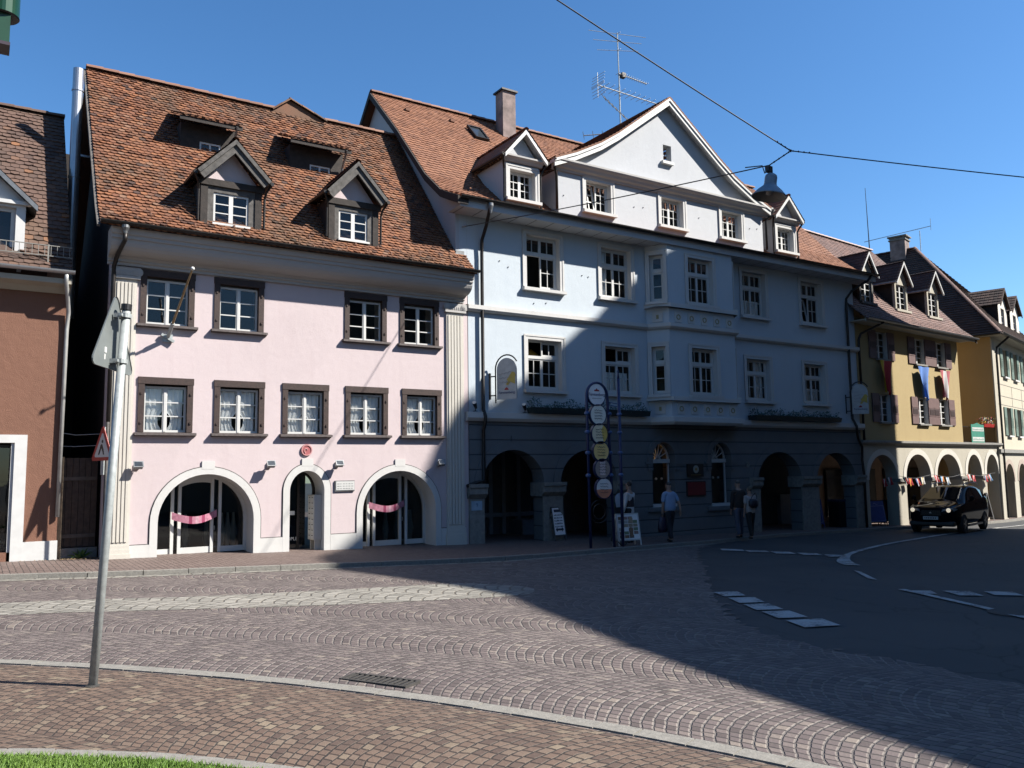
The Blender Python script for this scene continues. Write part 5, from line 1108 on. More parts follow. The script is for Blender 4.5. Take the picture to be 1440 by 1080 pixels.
m = MB(); m.prism([(.02, 3.84), (-.02, 4.0), (.22, 4.0), (.18, 3.84)], 'x', 11.55, 12.7); m.build('box', M['red'], t)
m = MB()
for i in range(420):
    c = Vector((rnd.uniform(11.5, 12.75), .1+rnd.gauss(0, .08), 4.0+rnd.uniform(0, .32))); a = Vector((rnd.uniform(-1, 1), rnd.uniform(-1, 1), rnd.uniform(-1, 1))).normalized()*.05; b = a.cross(Vector((.3, 1, .2))).normalized()*.035; m.add([c, c+a*.5+b, c+a, c+a*.5-b], rnd.choice((0, 0, 1, 2, 3)))
m.build('flowers', [M['leaf'], FC['red'], FC['gold'], FC['white']], t)
# ================================================================= CREAM HOUSE at the end (turned 15 degrees)
CR = R(15); CO = Vector((42.44, 21.44, 0))
ch_ = thing('cream_house', (CO.x, CO.y, G(42)), 'far corner house with grey green shutters, orange yellow side wall and big dark hipped roof', 'house', rz=CR, off=(0, 0, G(42)))
def cw(x, y, z): return Vector((CO.x+x*math.cos(CR)-y*math.sin(CR), CO.y+x*math.sin(CR)+y*math.cos(CR), z))
CW = [2.75, 5.15, 7.55, 9.95]; hs = [(x-.45, x+.45, z, z+1.45) for x in CW for z in (3.5, 6.55)]
mb = MB(); mb.wall(0, 14, 2.66, 8.75, hs, 0, .3); mb.build('wall', stucco('warm cream plaster', (.36, .325, .255), (.85, .83, .8), .3), ch_)
mb = MB(); mb.add([(0, 0, -2), (0, 12, -2), (0, 12, 8.6), (0, 0, 8.6)]); mb.build('side_wall', M['orange'], ch_)
mb = MB(); mb.box(-.05, .45, -.06, 0, -2, 8.3); mb.build('corner_pilaster', M['arcade'], ch_)
mb = MB(); mb.box(.1, 14, .9, .95, 2.8, 8.6); mb.build('dark_backing', M['room'], ch_)
CA = [(1.15, 3.1, -2, 2.05, .9), (4.1, 6.1, -2, 2.05, .9), (7.1, 9.1, -2, 2.05, .9)]
mb = MB(); mb.wall(0, 14, -2, 2.66, CA, .001, .5); aw = mb.build('arcade_wall', M['arcade'], ch_)
mb = MB()
for a, b, c, d, rise in CA: mb.cut(); mb.archring((a+b)/2, (b-a)/2, rise, d-rise, .24, -.02, 0, None, n=20)
mb.build('arch_moulding', plain('pale pink stone', (.50, .40, .34), .85), aw)
mb = MB(); mb.box(-.08, 14, -.14, 0, 2.60, 2.78); mb.build('ledge', M['stone'], ch_)
mb = MB(); mb.box(0, 14, 3.5, 3.6, -2, 2.7); mb.box(0, 14, .5, 3.5, 2.5, 2.6); mb.build('arcade_back_wall', plain('brown plaster', (.30, .22, .16), .9), ch_)
mb = MB()
for z in (5.05, 5.5, 6.1):
    mb.box(.8, 13.5, -.012, .0, z, z+.02)
for x in (1.3, 3.95, 6.35, 8.75): mb.box(x, x+.02, -.012, 0, 5.07, 6.1)
mb.build('panel_line', M['stone'], ch_)
shutter_tpl('csh', .52, 1.45, M['greenshutter'], plain('pale green slats', (.21, .29, .24), .6))
m = MB(); sash(m, .0, .45, 0, 1.45, .12, 1, 4, .05, .03); sash(m, .45, .9, 0, 1.45, .12, 1, 4, .05, .03); p = MB(); pane(p, .05, .85, .05, 1.4, .15); s_ = MB(); s_.box(-.05, .95, -.12, .12, -.08, 0)
template('cw', ('window', m.mesh('window', [M['paint']])), [('pane', p.mesh('pane', [M['glass']])), ('sill', s_.mesh('sill', [M['white']]))])
for x in CW:
    for z in (3.5, 6.55): put('cw', ch_, x-.45, 0, z); put('csh', ch_, x-.98, 0, z); put('csh', ch_, x+.46, 0, z)
mb = MB(); HX, HY, HZ = 3.6, 4.2, 14.4
def hiptiles(mb, e0, e1, t0, t1, n=44, seed=5, tw=.25):
    # courses of tiles between two sloping edges (eave e0-e1, top t0-t1)
    e0, e1, t0, t1 = map(Vector, (e0, e1, t0, t1)); r = random.Random(seed); nn = (e1-e0).cross(t0-e0).normalized(); nn = nn if nn.z > 0 else -nn
    for j in range(n):
        f0, f1 = j/n, (j+1)/n; a, b = e0+(t0-e0)*f0, e1+(t1-e1)*f0; c, d = e0+(t0-e0)*f1, e1+(t1-e1)*f1; k = max(1, int((b-a).length/tw))
        for i in range(k):
            u0, u1 = i/k, (i+1)/k; A, B = a+(b-a)*u0+nn*.035, a+(b-a)*u1+nn*.035; mb.add([A, B, c+(d-c)*u1, c+(d-c)*u0], 0, r.random())
        mb.add([a, b, b+nn*.035, a+nn*.035], 0, .1)
hiptiles(mb, (-.5, -.6, 8.45), (13, -.6, 8.45), (HX, HY, HZ), (HX+.05, HY, HZ), seed=5); hiptiles(mb, (-.5, 18, 8.45), (-.5, -.6, 8.45), (HX, 14, HZ), (HX, HY, HZ), seed=6)
mb.add([(13, -.6, 8.45), (13, 18, 8.45), (HX, 14, HZ), (HX, HY, HZ)], 0, .4)
rf = mb.build('roof', M['tile_dark'], ch_)
mb = MB(); ridgecaps(mb, (-.5, -.6, 8.5), (HX, HY, HZ+.05), .11); ridgecaps(mb, (HX, HY, HZ+.05), (HX, 14, HZ+.05), .11); mb.build('ridge_tiles', M['tile_purple'], rf)
mb = MB(); mb.box(3.2, 4.0, 4.62, 5.45, 13.6, 14.98); c_ = mb.build('chimney', M['chim'], rf)
mb = MB(); mb.box(3.14, 4.06, 4.56, 5.51, 14.98, 15.05); mb.box(3.2, 3.26, 4.62, 5.45, 15.05, 15.17); mb.box(3.94, 4.0, 4.62, 5.45, 15.05, 15.17); mb.box(3.1, 4.1, 4.5, 5.55, 15.17, 15.24); mb.build('chimney_cap', M['stone'], c_)
mb = MB(); mb.tube([(3.6, 3.9, 14.2), (3.6, 3.9, 15.4)], .022, 6); mb.tube([(3.6, 7.0, 15.35), (3.6, 3.3, 15.55)], .02, 5); mb.tube([(3.6, 3.3, 15.3), (3.6, 3.3, 16.0)], .012, 5); mb.build('aerial', M['galv'], rf)
mb = MB(); halfgutter(mb, -.5, 14, -.66, 8.5, .09); mb.tube([(-.56, -.6, 8.46), (-.56, 12, 8.46)], .07, 8); mb.tube([(.9, -.66, 8.42), (.8, -.5, 8.25), (.6, -.15, 7.9), (.55, -.12, 7.5), (.55, -.12, -.6)], .055, 8); mb.build('gutter', M['darkmetal'], ch_)
mb = MB(); mb.box(-.5, 14, -.6, 0, 8.40, 8.44); mb.box(-.5, 0, 0, 12, 8.40, 8.44); mb.build('soffit', M['arcade'], ch_)
def cdorm(x0, x1):
    xc = (x0+x1)/2; d = MB(); zb, ze, za = 9.3, 10.65, 11.6; yf = .3
    d.wall(x0, x1, zb-.1, ze, [(xc-.4, xc+.4, zb+.05, ze-.15)], yf, .15); d.prism([(x0, ze), (xc, za-.05), (x1, ze)], 'y', yf, yf+.1); dm = d.build('dormer', M['cream'], ch_)
    b = MB(); b.box(x0, x0+.06, yf+.001, 2.2, zb-.1, ze); b.cut(); b.box(x1-.06, x1, yf+.001, 2.2, zb-.1, ze); b.build('cheek', M['darkwood'], dm)
    t = MB()
    for s in (-1, 1):
        for i in range(6):
            f0, f1 = i/6, (i+1)/6
            for k in range(14): y0 = yf-.2+k*.22; A = xc+s*((x1-x0)/2+.15)*(1-f0); B = xc+s*((x1-x0)/2+.15)*(1-f1); z0 = ze-.05+(za-ze+.1)*f0; z1 = ze-.05+(za-ze+.1)*f1; t.add([(A, y0, z0+.03), (A, y0+.21, z0+.03), (B, y0+.21, z1), (B, y0, z1)], 0, rnd.random())
        A = (xc+s*((x1-x0)/2+.15), ze-.06); B = (xc, za+.04); t.add([(A[0], yf-.2, A[1]), (B[0], yf-.2, B[1]), (B[0], yf+2.9, B[1]), (A[0], yf+2.9, A[1])], 0, .3); t.prism([A, B, (B[0], B[1]-.12), (A[0], A[1]-.1)], 'y', yf-.2, yf-.15)
    t.build('dormer_roof', M['tile_dark'], dm)
    w_ = MB(); sash(w_, xc-.4, xc, zb+.05, ze-.15, yf+.08, 1, 3); sash(w_, xc, xc+.4, zb+.05, ze-.15, yf+.08, 1, 3); w_.build('window', M['paint'], dm); p = MB(); pane(p, xc-.4, xc+.4, zb+.05, ze-.15, yf+.1); p.build('pane', M['glass'], dm); p = MB(); p.box(x0+.1, x1-.1, yf+.5, yf+.55, zb, ze); p.build('dormer_backing', M['room'], dm)
cdorm(3.75, 5.75); cdorm(6.6, 8.8)
# ================================================================= BROWN HOUSE at the left edge
br = thing('brown_house', (1.5, 20.6, G(1.5)), 'red brown roughcast house with white plinth and brown tiled roof at the left edge', 'house', off=(1.5, .4, G(1.5)))
m = MB(); m.wall(-8, 1.56, .3, 6.4, [(-1.6, .70, .5, 2.80), (-.9, .2, 3.9, 5.6)], .4, .25); m.add([(1.56, .4, -1), (1.56, 9, -1), (1.56, 9, 6.4), (1.56, 4.4, 11.6), (1.56, .4, 6.4)]); m.build('wall', M['brown'], br)
m = MB(); m.box(.915, 1.575, .36, .401, -1, .70); m.box(.70, .93, .355, .42, -1, 2.80); m.box(-1.8, .93, .355, .42, 2.80, 2.97); m.box(-8, -1.6, .36, .401, -1, .7); m.box(.64, .70, .40, .62, -.5, 2.8); m.build('plinth', plain('white masonry paint', (.78, .78, .77), .7, var=.05), br)
m = MB(); sash(m, -1.6, .68, .42, 2.76, .58, 2, 1, .06); m.box(-1.6, .68, .5, .62, -.5, .42); w_ = m.build('shop_window', M['darkmetal'], br)
p = MB(); pane(p, -1.6, .68, .42, 2.76, .61); p.build('pane', M['shopglass'], w_); p = MB(); p.box(-2, 1.4, 1.8, 1.85, 0, 3); p.build('dark_backing', M['room'], w_)
m = MB(); m.box(.3, .55, .9, 1.0, .55, .62); m.box(.3, .55, .9, 1.0, .68, .72); m.build('display_piece', M['stone'], w_)
m = MB(); m.prism([(.4, 6.1), (.34, 6.1), (.2, 6.2), (-.05, 6.25), (-.05, 6.36), (.4, 6.36)], 'x', -8, 1.62); m.build('cornice', M['arcade'], br)
BRP = [(-.12, 6.5), (.5, 7.05), (4.4, 11.7)]
RT = MB(); tiles(RT, -7, 1.62, BRP, .19, .165, lambda x, y: x < .62 and .3 < y < 1.9 and x > -.8, .03, seed=41); RT.add([(-7, 4.4, 11.68), (1.62, 4.4, 11.68), (1.62, 9.2, 6.3), (-7, 9.2, 6.3)], 0, .4)
rf = RT.build('roof', M['tile_brown'], br); m = MB(); ridgecaps(m, (-7, 4.4, 11.74), (1.62, 4.4, 11.74), .11); m.build('ridge_tiles', M['tile_brown'], rf)
m = MB(); halfgutter(m, -8, 1.66, -.16, 6.52, .08); m.build('gutter', M['steel'], br)
m = MB(); m.tube([(1.5, -.16, 6.44), (1.5, -.12, 6.3), (1.56, .12, 5.95), (1.60, .3, 5.7), (1.58, .33, 5.3), (1.55, .33, 1.2)], .042, 10); m.build('downpipe', plain('pale painted pipe', (.62, .62, .60), .4, .3), br, smooth=True)
m = MB()
for i in range(34): x = -2.4+i*.12; m.beam((x, .13, 6.86), (x, .13, 7.1), .012, .012, up=(0, 1, 0))
for z in (6.87, 7.1): m.beam((-2.5, .13, z), (1.62, .13, z), .018, .018)
for x in (-1.6, .2, 1.15): m.beam((x, .13, 6.72), (x, .13, 7.12), .03, .02, up=(0, 1, 0))
m.build('snow_guard', M['stone'], br)
m = MB(); m.wall(-.75, .70, 6.72, 8.0, [(-.55, .52, 6.88, 7.93)], .42, .2); m.prism([(-.85, 8.0), (-.03, 8.75), (.79, 8.0)], 'y', .42, .5); m.box(.62, .70, .421, 1.8, 6.8, 8.0); m.box(-.85, .8, .34, .42, 7.99, 8.07); dm = m.build('dormer', plain('white dormer paint', (.76, .76, .75), .6, var=.04), br)
m = MB()
for s in (-1, 1):
    A = (-.03+s*.95, 7.98); B = (-.03, 8.86); m.prism([A, B, (B[0], B[1]-.12), (A[0], A[1]-.12)], 'y', .24, .30); m.add([(A[0], .24, A[1]+.02), (B[0], .24, B[1]+.02), (B[0], 2.6, B[1]+.02), (A[0], 2.6, A[1]+.02)])
m.build('dormer_roof', M['zinc'], dm); w_ = MB(); sash(w_, -.55, .52, 6.88, 7.93, .52, 1, 1, .09); w_.build('window', M['white'], dm); p = MB(); pane(p, -.5, .5, 6.9, 7.9, .55); p.build('pane', M['glass'], dm); p = MB(); p.box(-.7, .68, 1.0, 1.05, 6.8, 8); p.build('dormer_backing', M['room'], dm)
# gate in the gap
t = thing('wooden_gate', (1.88, 20.9, G(1.88)), 'dark weathered plank gate closing the narrow gap between the brown and the pink house', 'gate', off=(1.88, .7, G(1.88)))
m = MB()
for i in range(6): m.box(1.60+i*.125, 1.60+i*.125+.118, .68, .71, .52, 2.48-.0*i)
m.build('plank_panel', plain('dark gate planks', (.085, .055, .04), .85, var=.4, scale=9, bmp=.5, bscale=26), t)
m = MB(); m.box(1.60, 2.33, .65, .68, 1.98, 2.06); m.cut(); m.box(1.60, 2.33, .65, .68, .72, .80); m.build('rail', plain('gate rails', (.14, .11, .09), .85, var=.3), t)
m = MB(); m.box(1.565, 1.66, .60, .68, .3, 2.50); m.build('post', plain('pale worn post', (.42, .33, .21), .85, var=.3, scale=9), t)  # pale post colour carries the sunlit strip at the gate edge
m = MB(); m.box(1.57, 2.38, .62, .75, .1, .5); m.build('threshold', M['stone'], t)
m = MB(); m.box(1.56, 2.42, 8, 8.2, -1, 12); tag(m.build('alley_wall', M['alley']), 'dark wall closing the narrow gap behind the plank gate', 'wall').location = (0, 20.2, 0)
m = MB(); m.tube([(1.57, .9, 3.05), (1.9, .9, 3.0), (2.4, .9, 3.03)], .008, 4); m.tube([(1.57, .9, 2.75), (1.9, .9, 2.74), (2.4, .9, 2.77)], .008, 4); tag(m.build('alley_wire', M['paint']), 'two thin pale wires across the dark gap above the plank gate', 'wire').location = (0, 20.2, 0)
t = thing('wall_weed', (2.03, 20.6, G(2)), 'leafy green weed growing at the foot of the plank gate', 'weed')
m = MB(); r = random.Random(2)
for i in range(34):
    a = r.uniform(0, 6.28); el = r.uniform(.3, 1.3); L = r.uniform(.16, .36); d = Vector((math.cos(a)*math.cos(el), math.sin(a)*math.cos(el)*.7, math.sin(el))); s_ = d.cross(Vector((0, 0, 1))).normalized()*L*.11; b0 = Vector((r.uniform(-.05, .05), 0, 0)); md_ = b0+d*L*.55; tip = b0+d*L-Vector((0, 0, L*.25*(1.3-el)))
    m.add([b0, md_+s_, tip, md_-s_], 0)
m.build('leaves', plain('weed leaf', (.12, .22, .05), .6, var=.3), t)
m = MB()
for i in range(170): x = r.gauss(2.0, .4); y = 20.42+abs(r.gauss(0, .06))*-1; a = r.uniform(0, 6.28); l = r.uniform(.02, .05); z = G(x)+.006+r.random()*.01; m.add([(x, y, z), (x+l*math.cos(a), y+l*math.sin(a), z+.01), (x+l*math.cos(a+.8)*.7, y+l*math.sin(a+.8)*.7, z+.012)])
tag(m.build('dry_leaves', plain('dry straw leaves', (.42, .30, .14), .9, var=.3)), 'scattered dry leaves along the foot of the wall by the gate', 'dry leaves', kind='stuff')
# ================================================================= TALL HOUSE opposite, outside the frame, that throws the big shadow
SE, CE = math.sin(SUN_EL), math.cos(SUN_EL); hx, hy = .769, -.639; wx, wy = .639, .769
SIL = [(-6, -5.2), (5.7, -1.48), (7.64, -.72), (9.8, .07), (11.3, .55), (12.2, .85), (13.45, 1.22), (14.0, 1.55), (14.7, 2.05), (15.66, 2.9), (16.75, 3.88), (17.6, 4.35), (18.6, 4.6), (20.8, 4.71), (21.98, 4.75), (22.3, 5.3), (22.6, 5.65), (22.9, 5.78), (23.15, 5.75), (23.3, 5.4), (23.5, 5.2), (24.15, 5.2), (25.15, 5.3), (25.6, 5.36), (25.9, 5.3), (26.27, 5.43), (27.1, 5.5), (27.6, 5.4), (28.3, 5.1), (30, 4.25), (32, 2.55), (34.5, .6), (36.3, -.66), (36.5, -2.7)]
def sil(w_, q):
    T = 12+(w_-5.7)*.3; z = (q+T*SE)/CE; return Vector((w_*wx+T*hx, w_*wy+T*hy, z))
th_ = thing('town_hall', tuple(sil(16, 4).xy)+(0,), 'tall gabled building across the street whose shadow falls over the road and the blue house', 'building', off=(0, 0, 0)); OFF[th_.name] = Vector(th_.location)
top = [sil(*p) for p in SIL]; bk = Vector((hx, hy, 0))*9
m = MB()
for a, b in zip(top, top[1:]): m.add([(a.x, a.y, -1), (b.x, b.y, -1), b, a]); A, B = a+bk, b+bk; m.add([(A.x, A.y, -1), (B.x, B.y, -1), B, A])
for a in (top[0], top[-1]): A = a+bk; m.add([(a.x, a.y, -1), (A.x, A.y, -1), A, a])
m.build('wall', M['arcade'], th_)
m = MB()
for a, b in zip(top, top[1:]): m.add([a, b, b+bk, a+bk])
m.build('roof', M['tile_dark'], th_)
m = MB(); p = MB()
for i in range(9):
    for k in range(3):
        m.cut(); w_ = 7+i*3.1; T = 12+(w_-5.7)*.3-.05; z = 3.2+k*3.4
        if z > 7.5 and w_ < 10: continue
        a = Vector((w_*wx+T*hx, w_*wy+T*hy, z)); d = Vector((wx+.3*hx, wy+.3*hy, 0)).normalized()
        m.beam(a-d*.6+Vector((0, 0, .9)), a+d*.6+Vector((0, 0, .9)), .1, 1.9)
m.build('window', plain('dark window', (.04, .05, .06), .1), th_)

# unseen houses added behind the viewer to block low skylight and darken the shade
t = thing('skylight_blocker', (-14, -17, 0), 'unseen row of houses added behind the viewer to block low skylight', 'building')
m = MB(); m.box(-46, 12, -9, 0, -3, 15); m.build('wall', M['yellow'], t)
m = MB(); m.prism([(-9.5, 14.9), (.5, 14.9), (-4.5, 20.5)], 'x', -46, 12); m.build('roof', M['tile_dark'], t)
m = MB()
for i in range(17):
    for k in range(4): m.cut(); m.box(-44+i*3.4, -42.8+i*3.4, .0, .05, 1.5+k*3.4, 3.3+k*3.4)
m.build('window', plain('dark window panes', (.04, .05, .06), .1), t)

t = thing('reflection_blocker', (72, 4, 0), 'unseen house added far to the right as a dark reflection for the car', 'building')  # unseen house added so the car side mirrors something dark
m = MB(); m.box(0, 10, -40, 20, -4, 15); m.build('wall', M['brown'], t)
m = MB(); m.prism([(-.5, 14.9), (10.5, 14.9), (5, 21)], 'y', -40, 20); m.build('roof', M['tile_dark'], t)
# ================================================================= STREET FURNITURE
def rounded_tri(sz, r=.05, n=5):
    # equilateral triangle, side sz, apex up, rounded corners, centred on the base middle
    h = sz*.866; C = [(-sz/2, 0), (sz/2, 0), (0, h)]; cx, cz = 0, h/3; out = []
    for i, (x, z) in enumerate(C):
        dx, dz = cx-x, cz-z; l = math.hypot(dx, dz); ox, oz = x+dx/l*2*r, z+dz/l*2*r; a0 = math.atan2(-dz, -dx)
        for k in range(n): a = a0+(k/(n-1)-.5)*R(120); out.append((ox+r*math.cos(a), oz+r*math.sin(a)))
    return out
zb = Gr(.96)
t = thing('traffic_sign', (.96, 8.37, zb), 'grey steel pole with the back of a large triangular sign, standing in near paving', 'road sign')
m = MB(); m.tube([(0, 0, -.1), (.085, 0, 1.65), (.17, 0, 3.40)], .038, 20); m.build('pole', M['galv'], t, smooth=True)
m = MB(); m.tube([(.169, 0, 3.385), (.172, 0, 3.44)], .048, 16); m.build('pole_cap', M['black'], t)
m = MB(); m.lathe([(.062, 0), (.06, .008), (.045, .014)], (0, 0, .0), 20); m.build('foot_collar', M['iron'], t)
T = Matrix.Translation((.136, -.0, 2.84)) @ Matrix.Rotation(R(58), 4, 'Z') @ Matrix.Rotation(R(1.8), 4, 'Y') @ Matrix.Translation((0, .075, -.02))
m = MB(T); tri = rounded_tri(.86, .05); m.prism(tri, 'y', -.002, .002)
for i in range(len(tri)):
    (a, b), (c, d) = tri[i], tri[(i+1) % len(tri)]; m.add([(a, -.012, b), (c, -.012, d), (c, .002, d), (a, .002, b)])
pl = m.build('sign_plate', M['signback'], t)
m = MB(T); m.prism(rounded_tri(.84, .05), 'y', .003, .004); m.build('red_border', M['red'], pl)
m = MB(T); m.prism([(x*.66, z*.66+.085) for x, z in rounded_tri(.86, .05)], 'y', .0045, .0055); m.build('white_field', M['paint'], pl)
m = MB(T)
for x, z, w_, h in ((-.17, .14, .04, .05), (-.17, .075, .02, .05)): m.box(x, x+w_, -.0045, -.002, z, z+h)
m.build('white_sticker', M['paint'], pl)
m = MB()
for z in (2.90, 3.33): m.cut(); m.T = Matrix.Translation((.143+.05*(z-2.9), 0, z)) @ Matrix.Rotation(R(58), 4, 'Z'); m.lathe([(.052, -.02), (.052, .02)], (0, 0, 0), 16); m.box(-.067, -.043, -.03, .08, -.02, .02); m.box(.043, .067, -.03, .08, -.02, .02); m.box(-.09, -.06, -.005, .02, -.012, .012)
m.build('clamp', M['galv'], t)
t = thing('warning_sign', (2.38, 19.73, G(2.2)), 'small white warning triangle with red border by the corner of the pink house', 'road sign')
m = MB(); m.tube([(0, 0, -.1), (0, 0, 2.95)], .03, 12); m.build('post', M['greywood'], t, smooth=True)
T = Matrix.Translation((-.05, .0, 2.12)) @ Matrix.Rotation(R(-68), 4, 'Z')
m = MB(T); m.prism(rounded_tri(.90, .05), 'y', -.05, -.04); pl = m.build('sign_plate', M['red'], t)
m = MB(T); m.prism([(x*.70, z*.70+.075) for x, z in rounded_tri(.90, .05)], 'y', -.054, -.05); m.build('white_field', M['paint'], pl)
m = MB(T); m.prism([(-.15, .13), (-.10, .13), (-.03, .27), (.02, .20), (.05, .13), (.09, .13), (.06, .24), (.0, .36), (-.06, .34), (-.09, .26)], 'y', -.057, -.054); disc(m, .01, .41, .035, -.057, -.054, 12); m.build('pictogram', M['black'], pl)
m = MB(); m.T = T; m.box(-.06, .06, -.04, -.02, -.30, .72); m.build('mounting_bar', M['galv'], t)
# hanging lamp with its three wires
LP = Vector((13.86, 11.26, 7.97)); J = Vector((14.19, 10.95, 8.70)); AN = Vector((11.46, 20.2, 9.04))
def sag(a, b, s=.15, n=18): a = Vector(a); b = Vector(b); return [a+(b-a)*(i/n)-Vector((0, 0, s*4*(i/n)*(1-i/n))) for i in range(n+1)]
LT = Vector((13.86, 11.26, 8.42))
t = thing('overhead_wires', tuple(J), 'three dark span wires meeting at a knot over the street, carrying the bell lamp', 'wires', off=tuple(J))
m = MB(); m.tube(sag(AN, LT, .05)+sag(LT, J, .0, 3)[1:], .013, 6); m.build('wire', M['wire'], t)
m = MB(); d = Vector((8.63, 11.33, 10.52))-J; m.tube(sag(J, J+d*2.6, .12), .013, 6); m.build('wire', M['wire'], t)
d = Vector((18.88, 8.56, 8.32))-J; m = MB(); m.tube(sag(J, J+d*2.6, .08), .012, 6); m.build('wire', M['wire'], t)
m = MB()
for a, b in ((J, LT), (J, J+(Vector((8.63, 11.33, 10.52))-J).normalized()), (J, J+(Vector((18.88, 8.56, 8.32))-J).normalized())):
    for k in range(4): q = a+(b-a).normalized()*(.05+.12*k); m.lathe([(.005, -.022), (.022, 0), (.005, .022)], q, 8)
m.lathe([(.01, -.03), (.03, 0), (.01, .03)], J, 10); m.build('cable_clip', M['black'], t)
m = MB(); m.tube([AN+Vector((0, -.02, 0)), AN+Vector((0, -.25, -.02))], .02, 6); m.lathe([(.05, -.02), (.05, .02)], AN+Vector((0, -.1, 0)), 10); m.build('wall_anchor', M['galv'], t)
t = thing('hanging_lamp', tuple(LP), 'blue grey bell shaped street lamp hanging from the span wires over the road', 'lamp')
tilt = Matrix.Scale(1.31, 4) @ Matrix.Rotation(R(7), 4, 'Y') @ Matrix.Rotation(R(5), 4, 'X')
m = MB(tilt); m.lathe([(.272, -.185), (.278, -.175), (.26, -.155), (.20, -.085), (.135, -.025), (.108, .0), (.098, .04), (.098, .14), (.088, .175), (.055, .20), (.02, .21)], (0, 0, 0), 32, cap=False); sh = m.build('shade', plain('blue grey enamel', (.22, .31, .40), .5, .0), t, smooth=True)
m = MB(tilt); m.lathe([(.265, -.180), (.19, -.09), (.09, -.02), (.01, -.01)], (0, 0, 0), 32, cap=False); m.build('reflector', plain('dull inner reflector', (.30, .29, .26), .5), sh, smooth=True)
m = MB(tilt); m.lathe([(.01, -.16), (.05, -.14), (.065, -.09), (.04, -.03), (.03, 0)], (0, 0, 0), 16); m.build('bulb', plain('milky bulb', (.5, .5, .47), .2), sh, smooth=True)
m = MB(Matrix.Scale(1.25, 4)); m.tube([(0, 0, .19), (0, .0, .36)], .02, 8); m.box(-.05, .05, -.03, .05, .24, .34); m.tube([(-.05, 0, .26), (-.12, 0, .2), (-.14, 0, .24), (-.15, .02, .33), (-.25, .3, .37)], .01, 6); m.tube([(.05, 0, .3), (.08, 0, .22)], .012, 6); m.build('suspension', M['black'], t)
# green lantern at the upper left corner, on a pole outside the frame
t = thing('green_lantern', (-.9, 7.0, Gr(-1)), 'dark green cylindrical street lantern peeking in at the top left corner', 'lamp')
zc = 5.40-Gr(-1); m = MB(); m.tube([(0, 0, -.1), (0, 0, zc+1.0)], .06, 14); m.tube([(0, 0, zc+.9), (.5, -.15, zc+1.0), (.93, -.24, zc+.95)], .035, 10); GM = plain('green lantern paint', (.02, .085, .045), .25, .3); m.build('pole', GM, t, smooth=True)
c = (.92, -.26); m = MB(); m.lathe([(.112, zc-.02), (.112, zc+.75), (.09, zc+.85), (.02, zc+.88)], (c[0], c[1], 0), 32); m.build('hood', GM, t, smooth=False)
m = MB(); m.lathe([(.105, zc-.03), (.114, zc-.02)], (c[0], c[1], 0), 32); m.build('rim', M['black'], t)
m = MB(); m.box(c[0]-.15, c[0]+.055, c[1]-.08, c[1]+.09, zc-.24, zc-.03); b_ = m.build('ballast_box', plain('dark green box', (.015, .08, .04), .4), t); m = MB(); m.box(c[0]-.155, c[0]+.06, c[1]-.085, c[1]+.095, zc-.262, zc-.238); m.build('base_rim', plain('purple brown rim', (.05, .03, .05), .5), b_)
# advertising post with round discs
DB = plain('dark blue post paint', (.025, .045, .15), .4, .2); 
t = thing('disc_sign_post', (14.0, 17.4, G(14)), 'tall dark blue post sign with a column of six round discs before the arcade', 'post sign')
z0 = 0.0; H_ = 4.38-G(14)
m = MB(); ax = -.37; bx = .34
arc = [( (ax+bx)/2-(bx-ax)/2*math.cos(math.pi*k/16), 0, H_-.36+.36*math.sin(math.pi*k/16)) for k in range(17)]
m.tube([(ax+.03, 0, -.1)]+arc+[(bx+.12, 0, -.1)], .04, 10); m.build('arch_frame', DB, t, smooth=True)
m = MB(); m.tube([(.80, .05, -.1), (.79, .05, H_+.15)], .045, 10); m.lathe([(.045, 0), (.02, .2), (.03, .26), (.005, .32)], (.79, .05, H_+.1), 10); m.build('post', DB, t, smooth=True)
m = MB()
for z in (1.9, 2.5, 3.05, 3.55):
    for x in (ax, bx+.05, .79): m.cut(); m.lathe([(.04, -.05), (.075, -.02), (.075, .02), (.04, .05)], (x, .0 if x < .7 else .05, z), 10)
for z in (3.8, 3.88): m.cut(); m.tube([(bx, 0, z), (.79, .05, z-.05)], .012, 6)
m.build('collar', plain('blue enamel ring', (.05, .13, .33), .35), t)
m = MB(); ring = [(-.03+.30*math.cos(a*.2618), -.0, .95+.30*math.sin(a*.2618)) for a in range(25)]; m.tube(ring, .012, 6); m.cut(); ring = [(-.03+.2*math.cos(a*.2618), 0, .95+.2*math.sin(a*.2618)) for a in range(25)]; m.tube(ring, .012, 6); m.cut(); m.tube([(.62, .03, .12), (.72, .03, .02), (.88, .05, .02), (.98, .05, .12)], .015, 6); m.build('ring_ornament', M['black'], t)
cols = [((.72, .70, .69), 'w'), ((.72, .69, .60), 'a'), ((.70, .60, .42), 'b'), ((.76, .52, .20), 'c'), ((.33, .25, .21), 'd'), ((.72, .66, .62), 'e')]
